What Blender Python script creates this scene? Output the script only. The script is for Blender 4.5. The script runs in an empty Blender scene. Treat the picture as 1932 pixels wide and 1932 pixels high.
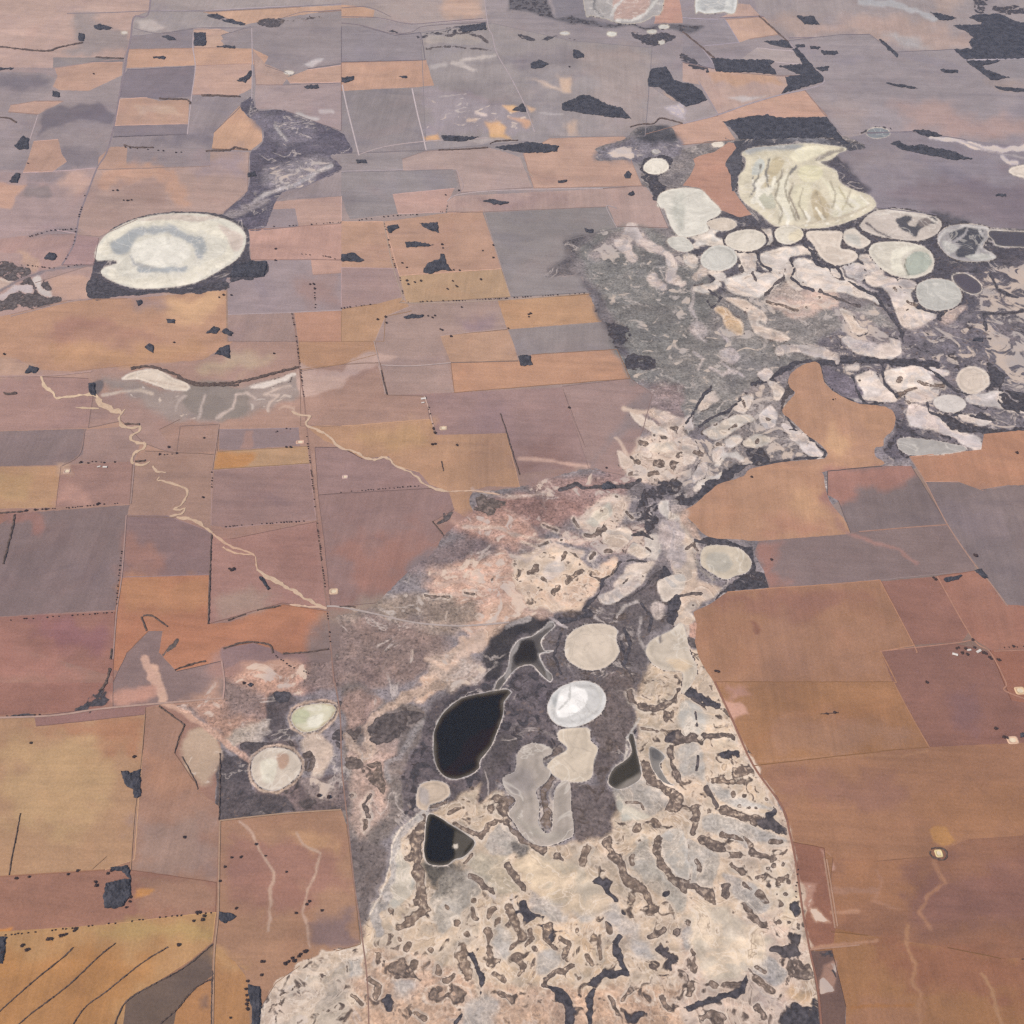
import bpy, bmesh, math, random
import numpy as np
from mathutils import Vector, Matrix
from mathutils.geometry import delaunay_2d_cdt

# ------------------------------------------------------------------ camera, sky, sun, exposure
HGT = 8000.0                      # the aeroplane flies 8 km above the plain
PITCH = math.radians(49.0)        # the lens looks this far below the horizon
TANH = math.tan(math.radians(25.0))
scene = bpy.context.scene
cam = bpy.data.cameras.new('camera')
cam.sensor_width = 36; cam.sensor_height = 36
cam.lens = 18 / TANH
cam.clip_start = 10; cam.clip_end = 600000
cam_ob = bpy.data.objects.new('camera', cam)
scene.collection.objects.link(cam_ob)
cam_ob.location = (0, 0, HGT)
cam_ob.rotation_euler = (math.pi / 2 - PITCH, 0, 0)
scene.camera = cam_ob

SUN_EL = math.radians(52); SUN_AZ = math.radians(248)     # azimuth clockwise from +Y
world = bpy.data.worlds.new('World'); scene.world = world
world.use_nodes = True
wn = world.node_tree.nodes; wl = world.node_tree.links
sky = wn.new('ShaderNodeTexSky'); sky.sky_type = 'NISHITA'; sky.sun_disc = False
sky.sun_elevation = SUN_EL; sky.sun_rotation = SUN_AZ; sky.altitude = 2000
wl.new(sky.outputs[0], wn['Background'].inputs[0])
wn['Background'].inputs[1].default_value = 0.12
sd_ = bpy.data.lights.new('sun', 'SUN'); sd_.energy = 4.6; sd_.angle = math.radians(0.5); sd_.color = (1.0, 0.95, 0.88)
sun = bpy.data.objects.new('sun', sd_); scene.collection.objects.link(sun)
sun.location = (0, 0, 9000)
sun.rotation_euler = (math.pi / 2 - SUN_EL, 0, -SUN_AZ + math.pi)
scene.view_settings.view_transform = 'Standard'; scene.view_settings.look = 'None'
scene.view_settings.gamma = 1; scene.view_settings.exposure = EXPOSURE = 0.3
scene.cycles.volume_bounces = 1
scene.cycles.max_bounces = 5
HAZE_D = 3.6e-6
HAZE_C = (0.64, 0.72, 0.94)
# how bright one unit of albedo turns out, per channel, and the veil of air in front of it
K_LIGHT = (1.49, 1.52, 1.645)
VEIL = (0.75, 0.72, 0.93)
scene.cycles.use_denoising = False
scene.cycles.pixel_filter_type = 'GAUSSIAN'
scene.cycles.filter_width = 1.6
SAT = 0.82
TINT = (1.012, .985, .985)
WOOD_HEX = '4E4E58'
DATA = """
clip off
# ---- far left block
F A BFA09B 0,0 850,0 848,60 760,95 745,200 700,330 300,385 0,375
P A f=30 c=A5969B 400,75 570,80 500,130 720,190 735,290 400,310 310,290 450,240
F A 948A90 300,325 700,325 700,348 510,350 490,372 300,385
F A C29A8B 310,388 520,352 695,350 690,425 600,470 500,515 350,518 300,490 325,430
F A 9D9097 0,400 220,410 310,440 290,510 500,515 600,470 690,430 670,590 640,735 620,770 560,860 545,950 380,960 0,960
F A BD988C 60,595 200,572 360,572 215,648 45,632
P A f=25 c=857B88 215,650 350,590 560,580 650,640 620,700 400,680 220,760
P A f=30 c=8A808C 0,420 200,420 300,450 280,500 0,500
P A f=30 c=8E838D 350,820 560,860 540,950 400,960 150,1000 330,950
F A C09888 190,800 330,790 350,870 378,915 300,970 130,975 165,880
F A AD9597 0,965 130,978 380,965 550,950 500,1080 440,1250 430,1320 300,1300 180,1330 0,1400
P A f=40 c=9C8C94 150,980 400,990 350,1060 250,1080 130,1040
P A f=20 c=D0A594 0,1030 140,1040 60,1170 0,1180
P A f=40 c=C9A79E 380,980 500,1000 430,1100 350,1060
F A A89BA0 855,0 1400,0 1932,0 1932,25 1500,40 1160,60 850,60
F A A59AA0 760,100 860,62 1160,60 1200,100 1420,155 1100,165 900,190 740,205
P A f=20 c=C2B5B8 790,110 900,120 950,160 800,150
F A 988C97 745,205 900,190 1090,165 1090,270 730,280
F A C4A092 1095,160 1250,165 1300,185 1250,230 1280,270 1100,275
F A 9A8E97 1250,200 1420,150 1932,150 1932,360 1740,390 1630,415 1500,370 1520,320 1430,275 1300,270
F A CB9F8A 730,280 1090,272 1250,270 1430,275 1520,320 1495,365 1100,370 715,385
P A f=14 c=C5BCC4 1700,370 1780,330 1820,330 1760,375
F A 877C8B 720,395 1105,375 1085,545 900,560 680,550 700,420
F A C59F93 1105,372 1420,360 1425,500 1350,540 1085,535
F A B99A92 1430,280 1500,360 1640,420 1600,480 1450,480
F A C9A08C 1150,70 1700,40 1932,30 1932,60 1800,70 1600,100 1380,140 1250,90
F A C09988 680,560 830,552 900,570 1070,560 1065,700 650,710
P A f=25 c=C9A99A 780,600 1000,600 1060,640 800,650
F A 8D828E 650,710 1065,700 1060,760 640,775
F A 9A8D95 1085,545 1350,545 1365,600 1210,750 1200,830 720,830 640,820 630,775 1060,760 1075,600
P A f=50 c=857C8A 1100,760 1200,760 1200,830 800,830 950,790
F A CB9F85 1355,600 1400,660 1480,690 1485,800 1420,850 1200,840 1210,750
F A BD9788 720,830 630,830 560,890 550,960 715,950
F A 9B8D94 720,835 1190,845 1190,940 715,950
F A B3968F 555,960 1190,940 1190,860 1410,860 1400,1080 1260,1210 1000,1205 780,1240 560,1340 430,1325 450,1230 500,1080
K A r=50 f=50 c=C39B8B 600,1010 880,960 1000,1070 1030,1120
P A f=60 c=B0928C 700,1020 950,1050 950,1130 650,1130
P A f=60 c=A6929A 1050,930 1400,870 1400,1000 1100,980
F A AB969A 1440,540 1450,480 1600,480 1932,470 1932,740 1760,680 1600,620 1450,615
F A C49D8E 1640,470 1620,440 1740,395 1932,370 1932,465
F A 9F9196 1740,1050 1932,960 1932,1110 1680,1120 1560,1140
F A BB988E 1560,1140 1932,1110 1932,1260 1500,1300 1530,1200
F A 9A8C94 1540,1185 1670,1180 1690,1280 1490,1300
F A C0968B 1410,1300 1932,1265 1932,1470 1420,1470
F A 9C8D93 1510,1470 1760,1465 1770,1550 1932,1545 1932,1750 1600,1770 1290,1780 1285,1640 1280,1580 1500,1560
P A f=60 c=A58A88 1700,1560 1932,1560 1932,1740 1700,1740
F A BE9689 1760,1465 1932,1475 1932,1545 1770,1555
F A B1908C 0,1400 180,1330 430,1325 430,1400 350,1500 180,1545 170,1440
F A AA8A8C 430,1325 560,1345 530,1500 350,1500
F A B59690 0,1545 200,1600 520,1500 520,1695 380,1700 60,1780 0,1800
F A BF9276 0,1860 60,1780 380,1700 520,1695 720,1690 1280,1645 1285,1932 @D 1340,0 1220,60 1150,105 780,130 400,170 220,160 100,100 0,80
P A f=45 c=D8AC86 960,1665 1150,1660 1270,1700 1200,1800 1100,1830 900,1740
P A f=40 c=A98C84 720,1695 940,1680 950,1720 780,1750
P A f=40 c=B18577 300,1800 500,1770 700,1850 600,1932 250,1932
P D f=40 c=C09474 300,40 1100,20 1180,80 780,120 300,150
P D f=40 c=B58A78 250,-60 800,-80 1000,-30 700,10 300,20
F A A58C87 1285,1780 1650,1770 1685,1932 1285,1932
F A C08F78 1665,1770 1932,1755 1932,1932 1690,1932
# ---- top middle
F B AB9A9D 0,0 780,0 820,110 430,135 350,130 200,100 0,100
F B CB9F8A 0,25 130,40 190,60 180,100 0,100
P B f=30 c=C4A59C 560,20 770,10 800,100 600,115
F B 968C98 0,150 120,150 300,200 450,185 475,340 0,350
F B 9F959B 450,185 850,130 1300,230 1760,270 1720,770 1180,775 1060,800 480,850
F B C79B88 0,355 480,340 525,485 400,495 0,515
F B 958B92 0,515 400,495 470,800 480,850 0,870
P B f=60 c=AB9C9F 1400,250 1760,270 1700,760 1500,700
P B f=60 c=968C96 900,300 1250,270 1400,400 1000,380
P B f=40 c=988E95 560,480 900,450 940,560 600,600
F B B39A97 480,855 830,835 930,860 1010,890 1080,1060 680,1090 650,960 345,975 345,900
F B C39C8C 1180,785 1600,770 1680,850 1640,905 1700,1050 1090,1065 1030,870
P B f=50 c=B4938A 1050,940 1200,960 1180,1050 1090,1060
F B 9A9096 0,870 340,870 350,960 0,970
F B 968E94 0,975 630,960 660,1050 640,1070 290,1100 0,1110
F B BB978F 290,1100 640,1065 600,1150 590,1200 320,1210
F B 8F888E 0,1110 290,1100 320,1210 50,1240 30,1200
F B B39792 600,1140 640,1110 1450,1070 1720,1050 1790,1150 1850,1290 1550,1280 1510,1170 800,1200 600,1200
P B f=40 c=A68C8C 650,1140 900,1110 1300,1100 1300,1150 900,1170
F B BE9580 240,1255 600,1205 800,1195 905,1520 330,1560
F B BF9680 0,1255 240,1255 320,1520 0,1515
F B 928B8E 800,1205 1510,1170 1560,1290 1270,1360 1300,1440 1180,1530 1160,1570 1350,1560 1395,1655 960,1680 870,1400
F B BC9A7A 330,1560 905,1520 960,1680 370,1715
F B A68B8A 0,1515 320,1520 340,1680 200,1720 0,1750
F B BB9272 0,1750 200,1720 340,1685 370,1715 400,1760 250,1790 240,1932 0,1932
F B A88F88 250,1790 400,1730 900,1700 930,1860 560,1900 540,1932 @E 570,0 640,290 270,305 205,130 190,0
P B f=50 c=9A848A 640,1790 880,1770 900,1840 700,1860
F B BF936F 885,1700 1410,1665 1480,1820 940,1865
F B B9937A 560,1900 940,1865 970,1932 @E 1000,110 620,120 570,0
F B 938A8B 945,1865 1490,1825 1540,1932 @E 1560,45 1080,75 1000,80 970,0
K B f=10 r=12 c=C2B6B8 640,350 740,390
K B f=10 r=8 c=C2B6B8 680,345 870,310
K B f=10 r=10 c=B8AEB2 520,370 600,365
K B f=8 r=4 c=B8AEB2 1120,640 1250,650
K B f=10 r=8 c=D8C6C0 760,640 820,655
K B f=10 r=10 c=D8BEAC 720,680 770,685
P B f=16 c=E4B98F 890,590 960,585 1010,620 940,640
P B f=16 c=DDB69C 1030,590 1100,620 1060,640
P B f=22 c=E0B388 820,700 900,690 970,780 850,775
P B f=16 c=E2B086 470,780 560,765 570,800 480,805
P B f=20 c=D5A98E 930,670 1080,690 1050,725
P B f=24 c=D0B8AE 1060,455 1180,465 1300,510 1180,490
P B f=26 c=D4B6A6 1230,430 1300,430 1310,510 1250,500
P B f=26 c=CBAFA2 1260,700 1320,690 1330,770 1270,770
P B f=26 c=C6A99E 1740,520 1850,520 1900,620 1800,630
P B f=20 c=B9ACAE 700,800 830,780 1000,800 720,815
P B f=40 s=.3 450,500 900,560 1100,740 500,780
# ---- top right
F C A5989F 310,-20 1932,-20 1932,160 1640,200 1630,280 1190,295 1060,195 900,195 600,230 430,90
P C f=50 c=B8A09F 500,120 1400,110 1640,200 1630,275 1190,290 1060,200 900,180 600,205
P C f=50 c=B49F9F 1550,100 1800,0 1600,0 1400,60
K C f=14 r=16 c=B8B5C0 1000,5 1200,25 1330,70 1420,105
P C f=30 c=B5ADB5 1150,200 1350,220 1400,270 1250,280
F C C3A097 310,20 380,25 440,90 210,100 280,70
F C C9A394 240,110 460,95 540,195 380,220 320,240 270,170
F C 9A909D 0,100 200,110 240,110 320,240 100,262 0,262
F B C7978C 1770,135 1850,10 1932,100 1932,130
F C 9E939D 600,230 900,195 1060,195 1190,295 1530,280 1610,345 1760,455 1932,520 1932,830 1600,790 1300,745 1040,750 900,765 690,510 800,465
P C f=50 c=B3999A 1200,600 1560,600 1650,680 1932,720 1932,820 1600,780 1400,735 1250,740
P C f=50 c=A99A9F 700,520 900,560 1100,640 1000,740 900,730
P C f=40 c=AF9C9C 1700,480 1932,430 1932,480 1800,510
F C 918895 860,800 1040,755 1300,745 1600,790 1932,880 1932,1320 1720,1285 1500,1270 1440,1215 1100,1175 1010,1040 890,890
P C f=50 c=9A8F98 900,880 1200,870 1600,900 1500,960 1000,960
P C f=60 c=8C7F8A 1100,1060 1700,1000 1932,1100 1932,1300 1500,1260
P C f=18 d=.5 k=1 960,750 1180,720 1210,775 1000,760
K C f=8 r=14 c=CFC6C8 s=.8 1400,775 1550,795 1650,825 1780,850 1960,850
K C f=10 r=14 c=C4BBC0 s=.8 1810,890 1840,925 1890,930
K C f=10 r=5 c=B4AAB0 1940,900 1750,860 1560,790
F C 948B99 0,262 100,262 190,380 180,390 0,350
F C BFA099 0,355 180,390 300,410 530,430 690,425 560,530 370,590 200,645 100,480 0,460
P C f=25 c=C9A290 150,400 520,430 560,470 200,480
P C f=14 c=C9BCC0 250,550 320,540 480,540 340,570
F C AFA0A4 320,340 420,270 640,290 680,365 520,350
F B A89BA0 1720,770 1740,480 1860,560 1932,600 @C 100,590 140,565 200,650 0,700
P B f=20 s=.5 c=BDB4BC 1830,600 1932,590 1932,680 1860,660
F C CBA08F 0,700 200,655 370,590 560,535 690,510 820,660 530,668 430,650 230,690 300,790 0,820 @B 1880,820 1850,740 1720,760
# ---- middle left
F D AE8C80 760,150 1150,105 1220,80 1320,0 1680,0 1695,140 1400,215 1070,230 900,140
P D f=40 c=BFA58C 1150,140 1400,60 1550,80 1350,180 1160,190
F E BC9070 -240,0 190,0 210,70 0,130 -240,160
F D A88680 0,200 240,200 500,210 530,290 500,490 0,520
P D f=30 c=A8908E 0,180 140,120 240,200 0,210
F D 8A7B7E 0,520 490,495 470,640 370,700 0,715
F D A08580 480,500 740,480 800,560 760,680 370,700 470,640
F D A58780 530,290 740,300 1240,430 1240,470 1020,480 1000,640 820,580 690,450 500,490
F D B99270 0,715 345,705 315,940 0,955
P D f=30 c=BC9872 0,740 200,740 160,900 0,900
F D A27F78 345,705 750,680 735,920 315,940
P D f=40 c=B58C80 360,850 420,800 520,860 480,920 350,930
P D f=25 c=B99A86 340,700 420,700 420,750 350,750
F D A4857A 1020,440 1240,470 1230,620 1000,640 900,500
F D 8F7E82 1240,500 1690,490 1700,590 1240,620
P D f=20 c=A5847C 1380,500 1440,500 1430,610 1370,610
F D B59270 1230,625 1740,595 1750,690 1200,725
P D f=25 c=C08A5C 1230,640 1450,630 1400,700 1210,715
F D 9C7F7C 1200,730 1750,695 1790,1010 1280,1055 1195,1040
F D A68679 755,690 820,620 1215,640 1195,1070 1060,1000 720,990 735,920
F D 857577 90,975 735,925 715,1000 690,1300 660,1520 0,1580 0,1300
F D A0756A 0,975 88,978 0,1300
K D f=30 r=30 c=9C7670 60,1000 200,1000 200,1050
F D 8E7678 715,985 940,985 1195,1080 1185,1320 690,1335
P D f=60 c=A07970 700,1100 800,1120 950,1250 900,1320 700,1330
F D B97D60 680,1335 1190,1320 1180,1600 1300,1590 1480,1520 1600,1490 1860,1530 1870,1745 1600,1770 1540,1740 1430,1705 1260,1735 1260,1810 1000,1865 930,1800 900,1760 920,1640 840,1640 720,1760 690,1870 640,1860 650,1550
P D f=50 c=BD8766 700,1340 1180,1330 1150,1500 900,1530 700,1500
F D A98078 1195,1100 1300,1120 1790,1020 1850,1510 1600,1480 1180,1600
P D f=50 c=A27A72 1500,1100 1780,1060 1820,1400 1600,1300
P D f=40 c=A88C80 1200,1450 1500,1400 1600,1470 1200,1580
F D A07268 0,1580 650,1530 640,1932 0,1932 @G 0,200 400,165 560,150 640,100 650,0 @D 650,1900
P D f=60 c=956A6C 100,1600 600,1580 600,1750 350,1740
P D f=80 c=AC7B70 0,1650 300,1750 500,1880 0,1932
F D 967A7A 1260,1735 1430,1705 1540,1740 1600,1770 1870,1745 1900,1932 1270,1932 1260,1800
F D 8C7878 720,1760 840,1640 920,1640 900,1760 1000,1870 1250,1810 1260,1932 @G 1260,90 640,150 640,0
F E AB897C -230,170 0,130 220,120 265,305 480,310 500,440 0,480 -230,480
F E 9F8280 265,305 640,290 1250,260 1380,600 1400,700 1010,750 935,520 535,530 500,440 480,310
F E BE8F72 620,120 1000,110 1080,75 1560,45 1635,210 640,290
F E A18682 1250,255 1635,210 1760,300 1700,520 1600,760 1400,720 1330,500
F E B78E70 -200,480 0,480 500,440 535,530 935,520 1010,825 830,820 740,845 745,980 700,995 640,960 610,850 500,810 440,740 300,700 270,650 120,660 0,600 -100,560
P E f=60 c=BB9470 100,500 480,460 500,560 300,640 50,560
F E 9A7E7D -150,600 0,600 120,665 270,650 300,700 440,740 500,810 540,830 0,860 -130,870
F E 967A78 -130,870 0,860 540,830 610,860 640,950 520,1020 580,1100 200,1480 0,1500 -60,1500 -100,1100
P E f=110 c=A0776E 0,1150 250,1080 560,1100 450,1280 250,1440 50,1470
P E f=60 c=967874 950,560 1300,600 1350,700 1020,740
# ---- marsh body
O salt_marsh B 8A8286 1640,905 1450,910 1460,870 1440,835 1600,790 1680,720 1860,718 1900,790 @C 20,838 140,800 225,800 320,785 500,790 880,770 1030,820 1030,840 900,860 880,890 1010,1040 1100,1175 1250,1185 1440,1215 1500,1270 1720,1285 1990,1320 2300,1350 @F 2300,600 1300,720 900,900 430,1140 500,1400 200,1500 60,1560 200,2000 @I 400,470 560,700 610,850 650,1200 700,1420 860,2300 @G 1420,2200 1430,1932 1480,1830 1560,1700 1700,1600 1900,1520 @H 110,1470 90,1300 50,1000 30,850 20,735 @G 1932,725 1600,750 1240,780 1250,380 1210,320 1100,200 1000,130 1250,95 1270,0 @D 1270,1900 1700,1820 1880,1800 @E 0,1640 -30,1560 100,1530 200,1480 380,1300 520,1200 580,1100 700,1000 745,980 745,860 1010,825 1400,720 1600,760 1700,520 1760,300 1635,210 1540,0 @B 1395,1655 1350,1560 1160,1570 1180,1530 1300,1440 1270,1360 1560,1290 1700,1280 1850,1290 1790,1150 1760,1070 1700,1050 1690,960
P D f=60 c=A58078 1250,1780 1600,1800 1900,1760 1900,1932 1250,1932
P D f=60 s=.5 c=C79C88 1350,1900 1450,1800 1650,1800 1750,1932 @G 1650,60 1350,60
P D f=12 c=967A7A 1262,1737 1430,1708 1540,1743 1600,1800 1400,1800 1270,1850
P G f=60 c=B58F7E s=.35 1270,0 1600,0 1500,200 1400,350 1300,380 1150,200 1000,120
P G f=60 c=8F7A76 1270,0 1500,80 1460,200 1300,180
P E f=60 c=8F7B76 s=.15 -100,1560 300,1600 600,1640 560,1800 300,1932 -200,1932
P E f=90 c=9E8C80 s=.34 d=.2 k=.6 300,1440 700,1440 900,1560 700,1640 400,1600 -60,1530
P E f=90 c=A07E78 560,1080 800,900 1100,860 1400,760 1500,900 1250,1050 900,1180
P E f=60 c=8A7A7C 480,1180 800,1120 950,1160 700,1250 400,1300
P E f=80 s=.5 d=.2 k=.3 c=CBA490 480,1300 700,1240 980,1210 1080,1520 900,1570 750,1500 560,1430
P E f=60 s=.42 c=BE988A 640,1020 900,1000 1100,1100 1000,1180 700,1080
P E f=60 s=.45 c=A08480 1050,780 1400,740 1700,760 1600,860 1300,870 1050,860
P E f=60 c=6F676A d=.35 k=.6 1180,1570 1480,1450 1640,1420 1800,1290 1870,1450 1830,1600 1720,1700 1740,1850 1830,1990 850,1990 1000,1700
P E f=50 c=948383 1400,720 1700,300 1932,240 1932,500 1600,520
P B f=40 c=848281 s=.3 1380,1400 1700,1290 1932,1440 @C 200,1560 380,1760 300,1932 @F 300,150 0,400 @E 1932,260 1640,220 1540,0 @B 1500,1800
P B f=30 c=756F75 d=.3 k=1 1270,1360 1360,1350 1350,1540 1500,1700 1600,1932 @E 1700,140 1560,30 @B 1400,1660 1350,1560 1165,1568 1180,1530 1300,1440
P B f=24 d=.8 k=1 1510,1860 1600,1830 1650,1900 1560,1960
P E f=24 d=.75 k=1 1590,100 1680,60 1790,100 1760,160 1620,160
P B f=30 s=.45 c=9A9090 1440,1400 1660,1290 1760,1380 1932,1440 1932,1500 1700,1400 1540,1420 1450,1480
K B f=10 r=28 c=D0BFBA 1600,1350 1640,1300 1690,1370 1780,1400 1850,1440
K B f=8 r=26 c=D8C8C0 1840,1430 1880,1500 1860,1570 1932,1610
K B f=10 r=24 c=CDBDB8 1560,1380 1620,1420 1640,1470
K B f=12 r=20 c=CDBEB8 1750,1560 1830,1620
P B f=50 s=.5 1840,1640 1932,1650 1932,1850 1860,1800
P B f=40 c=85808A s=.3 1640,905 1450,905 1450,840 1650,780 1880,780 1932,860 1760,960
P B f=30 c=5F5D68 1660,760 1700,725 1850,725 1890,790 1800,810 1680,800
P B f=14 d=.9 k=1 1700,910 1760,890 1870,890 1880,950 1800,1000 1700,980
P B f=20 d=.75 k=1 1690,1000 1780,1000 1850,1060 1780,1130 1750,1070
P B f=24 s=.8 c=B9B0B4 1520,850 1600,830 1640,880 1560,890
P C f=30 d=.7 k=1 300,800 880,780 1020,830 920,860 400,840 330,880 340,980 300,1080 240,920
P C f=30 c=686370 820,900 900,890 1010,1040 1100,1170 1060,1110 960,1070 890,1030 870,970
P C f=30 c=67636E d=.35 k=1 0,1250 230,1200 440,1210 520,1290 780,1300 1000,1220 1440,1220 1720,1290 2000,1320 2000,1480 1800,1500 1680,1700 1580,1800 1440,1932 1260,1900 1100,1700 900,1560 600,1480 400,1700 200,1650 100,1500
P C f=30 c=8E8988 s=.4 200,1660 500,1560 640,1560 700,1700 900,1740 1100,1750 1240,1900 1300,1932 200,1932 150,1800
K C f=10 r=50 c=E4D6CB 20,1240 100,1330 150,1340
K C f=10 r=30 c=E6D8CC 150,1350 230,1400 320,1430 400,1470 350,1520
P C f=14 c=E4D4C8 190,1560 215,1620 120,1660 60,1640 160,1610
P C f=10 c=E6D6CA 250,1580 420,1535 590,1552 540,1620 440,1690 360,1680 270,1640
P C f=10 c=E6D7CB 445,1440 600,1390 720,1400 720,1440 600,1460 600,1530 520,1540 450,1480
P C f=10 c=E4D4C8 640,1470 760,1480 880,1530 960,1600 1060,1660 1110,1730 940,1660 760,1640 650,1570
P C f=30 c=CFB3A4 s=.4 480,1700 640,1640 820,1640 900,1700 850,1750 650,1790 560,1760
P C f=20 c=B5A49C 490,1680 560,1620 620,1600 700,1690 600,1700
P C f=8 c=D8C2B2 230,1680 300,1690 380,1720 470,1790 460,1835 390,1790 300,1740
P C f=8 c=E0BC96 170,1740 230,1740 300,1800 345,1850 340,1890 270,1870 200,1790
P C f=8 c=BFB4B2 920,1490 1010,1490 1080,1540 1050,1570 1000,1590 930,1560
K C f=6 r=7 c=B9AEB0 980,1590 1050,1640 1100,1650
P C f=10 c=E4D2C6 1040,1560 1300,1600 1290,1680 1330,1740 1420,1790 1380,1870 1340,1950 1290,1900 1200,1760 1150,1650 1050,1610
P C f=20 c=D0B8AC 1400,1900 1500,1760 1590,1740 1520,1850 1430,1960
P C f=30 s=.6 c=6F6A72 1730,1530 1960,1440 2100,1500 2100,1960 1680,1960 1650,1750
K C f=6 r=12 d=1 k=.8 330,1530 350,1500 320,1480
K C f=6 r=12 d=1 k=.8 400,1540 410,1590
K C f=6 r=12 d=1 k=.7 890,1340 915,1390
K C f=6 r=20 d=1 k=1 1480,1760 1420,1850 1440,1900
K C f=5 r=9 d=1 k=.3 1200,1630 1210,1645
K C f=5 r=9 d=1 k=.3 1260,1700 1300,1720 1400,1750 1480,1760
K C f=5 r=8 d=1 k=.3 1270,1745
K C f=5 r=9 d=1 k=.3 780,1680
K C f=5 r=10 d=1 k=.3 700,1740
K C f=5 r=8 d=1 k=.4 480,1710 560,1730 650,1755
K C f=5 r=9 d=1 k=.8 780,1640 850,1680 1000,1730
K C f=5 r=9 d=1 k=.8 470,1670 540,1600 600,1560
K C f=8 r=5 c=A9A0A8 1530,1560 1600,1548 1680,1600 1690,1650 1630,1665 1560,1620 1530,1560
K C f=8 r=5 c=A9A0A8 1740,1320 1760,1370 1830,1400 1932,1380
K C f=8 r=5 c=9F98A0 1932,1340 1850,1315 1740,1310
K C f=10 r=14 d=.9 k=1 1770,1880 1690,1840 1700,1900
# marsh seen on the right middle
P F f=30 c=8B8785 s=.34 0,0 900,0 900,120 700,105 620,130 500,200 380,250 250,420 60,500 0,600 @E 1932,250
P F f=50 c=7A747C d=.3 k=1 s=.4 880,-60 2100,-60 2100,560 1720,520 1300,680 1130,640 1200,420 1020,340 800,130
P F f=40 c=77727A s=.55 1800,0 2100,0 2100,250 1850,250 1750,100
P F f=14 c=D6C6BC 920,-20 1200,-20 1230,60 1140,100 1000,80 930,40
P F f=20 c=BDB2B0 950,20 1100,10 1060,60 980,60
P F f=10 c=E6D6CA 980,200 1070,170 1130,240 1200,290 1200,340 1050,320 1000,260
P F f=10 c=E8D8CA 1150,170 1330,140 1420,230 1390,280 1240,290 1160,230
P F f=12 c=D3C5BE 940,130 1000,130 1000,160 930,155
P F f=8 c=DBCABE 1270,300 1450,272 1420,330 1300,350
P F f=12 c=DACCC4 1620,310 1830,295 1850,400 1932,435 1700,370
P F f=10 c=D8C9C2 1280,370 1400,380 1520,480 1690,560 1695,610 1640,600 1450,510 1290,480
P F f=10 c=D9C8BC 1560,410 1740,430 1700,470 1600,450
P F f=12 c=CFC1BC 1330,160 1480,200 1500,160 1400,140
P F f=20 d=.95 k=1 1720,130 1830,190 1810,250 1740,275 1740,200
P F f=20 d=.7 k=1 1840,290 1932,330 2000,420 1850,400
P F f=14 c=6C6670 d=.5 k=1 1205,420 1270,440 1300,500 1400,545 1230,545 1215,580 1240,620 1340,645 1220,670 1140,620 1140,560 1200,500
P F f=14 d=.7 k=1 1480,410 1700,480 1960,490 1720,518 1530,500
P F f=8 c=7C7480 790,140 860,150 980,240 1040,330 1000,352 900,310 820,250
K F f=6 r=8 c=A8A2A4 850,290 950,340 1030,330
K F f=4 r=5 d=1 k=1 785,140 800,230 880,300 1000,350 1100,352
K F f=6 r=13 d=1 k=.3 1215,215 1235,205
K F f=6 r=14 d=1 k=.3 1220,300 1320,270
K F f=6 r=10 d=1 k=.3 1330,230 1400,245 1480,250
K F f=6 r=10 d=1 k=.3 1000,225
K F f=6 r=10 d=1 k=.3 1280,345
P F f=30 c=8C8484 d=.25 k=.8 s=.48 560,400 600,200 640,290 600,330 700,530 820,620 810,665 480,700 340,720 0,940 -60,900 0,600 200,560 250,420 380,260 540,200
P F f=10 c=DCCCC2 560,480 620,480 800,630 780,662 700,625 620,540
P F f=10 c=D2C6C0 435,415 500,370 540,420 520,485 460,480
P F f=14 c=DACAB8 130,500 300,420 400,440 340,480 240,545 160,540
P F f=10 c=DAC9BC 290,365 380,295 400,340 330,410
P F f=14 c=D8C4B4 90,340 180,265 200,340 110,395
P F f=10 c=DCCDBA 350,575 420,520 500,560 450,590 380,590
K F f=6 r=16 c=D8CBBE 205,690 240,645 310,645 335,680
K F f=5 r=17 c=D9CDBF 65,850 130,785 240,745
P F f=14 c=D6C3B6 10,430 60,420 70,500 20,490
P F f=20 c=9B9692 170,230 225,225 235,300 185,330
P F f=30 s=.6 500,560 640,640 600,670 500,640
P F f=30 s=.55 0,580 200,560 180,700 0,820
K F f=6 r=12 d=1 k=.4 480,435 495,440
K F f=6 r=12 d=1 k=.4 345,340 350,370
K F f=8 r=30 d=1 k=1 -40,940 80,890 150,820 250,750 330,710
K F f=6 r=7 d=1 k=1 330,705 480,692 650,665 800,650 815,625
K F f=6 r=6 d=1 k=1 570,400 640,500 700,545 815,620
P F f=30 d=.75 k=1 370,600 480,600 500,680 400,690
K F f=8 r=17 d=1 k=1 380,250 450,220 540,180 620,130 700,105 780,115 880,110 1000,108 1450,130
P F f=10 d=.7 k=.8 560,330 600,220 630,290 600,330 570,400
P F f=20 c=A59894 d=.1 -60,960 20,960 100,1080 150,1110 90,1130 60,1300 100,1400 0,1400
P F f=10 d=.8 k=1 370,1160 430,1135 400,1170 420,1290 380,1280 320,1180 240,1150 60,1130 90,1100 200,1100
P F f=10 d=.8 k=1 380,1290 460,1300 490,1398 300,1410 190,1470 250,1380
P F f=20 c=D3BCA8 -40,1000 60,1100 60,1280 100,1350 200,1370 230,1400 120,1490 -40,1500
K F f=6 r=10 d=1 k=.7 -40,1450 60,1425 110,1430
K F f=6 r=9 d=1 k=.5 20,1180 60,1140 80,1180
K F f=5 r=7 c=9D948E 60,1200 90,1290 180,1350
K F f=6 r=8 d=1 k=.4 60,1490
P F f=14 c=DCC3AC -40,1500 60,1540 45,1640 40,1760 80,1860 -40,1900
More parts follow.
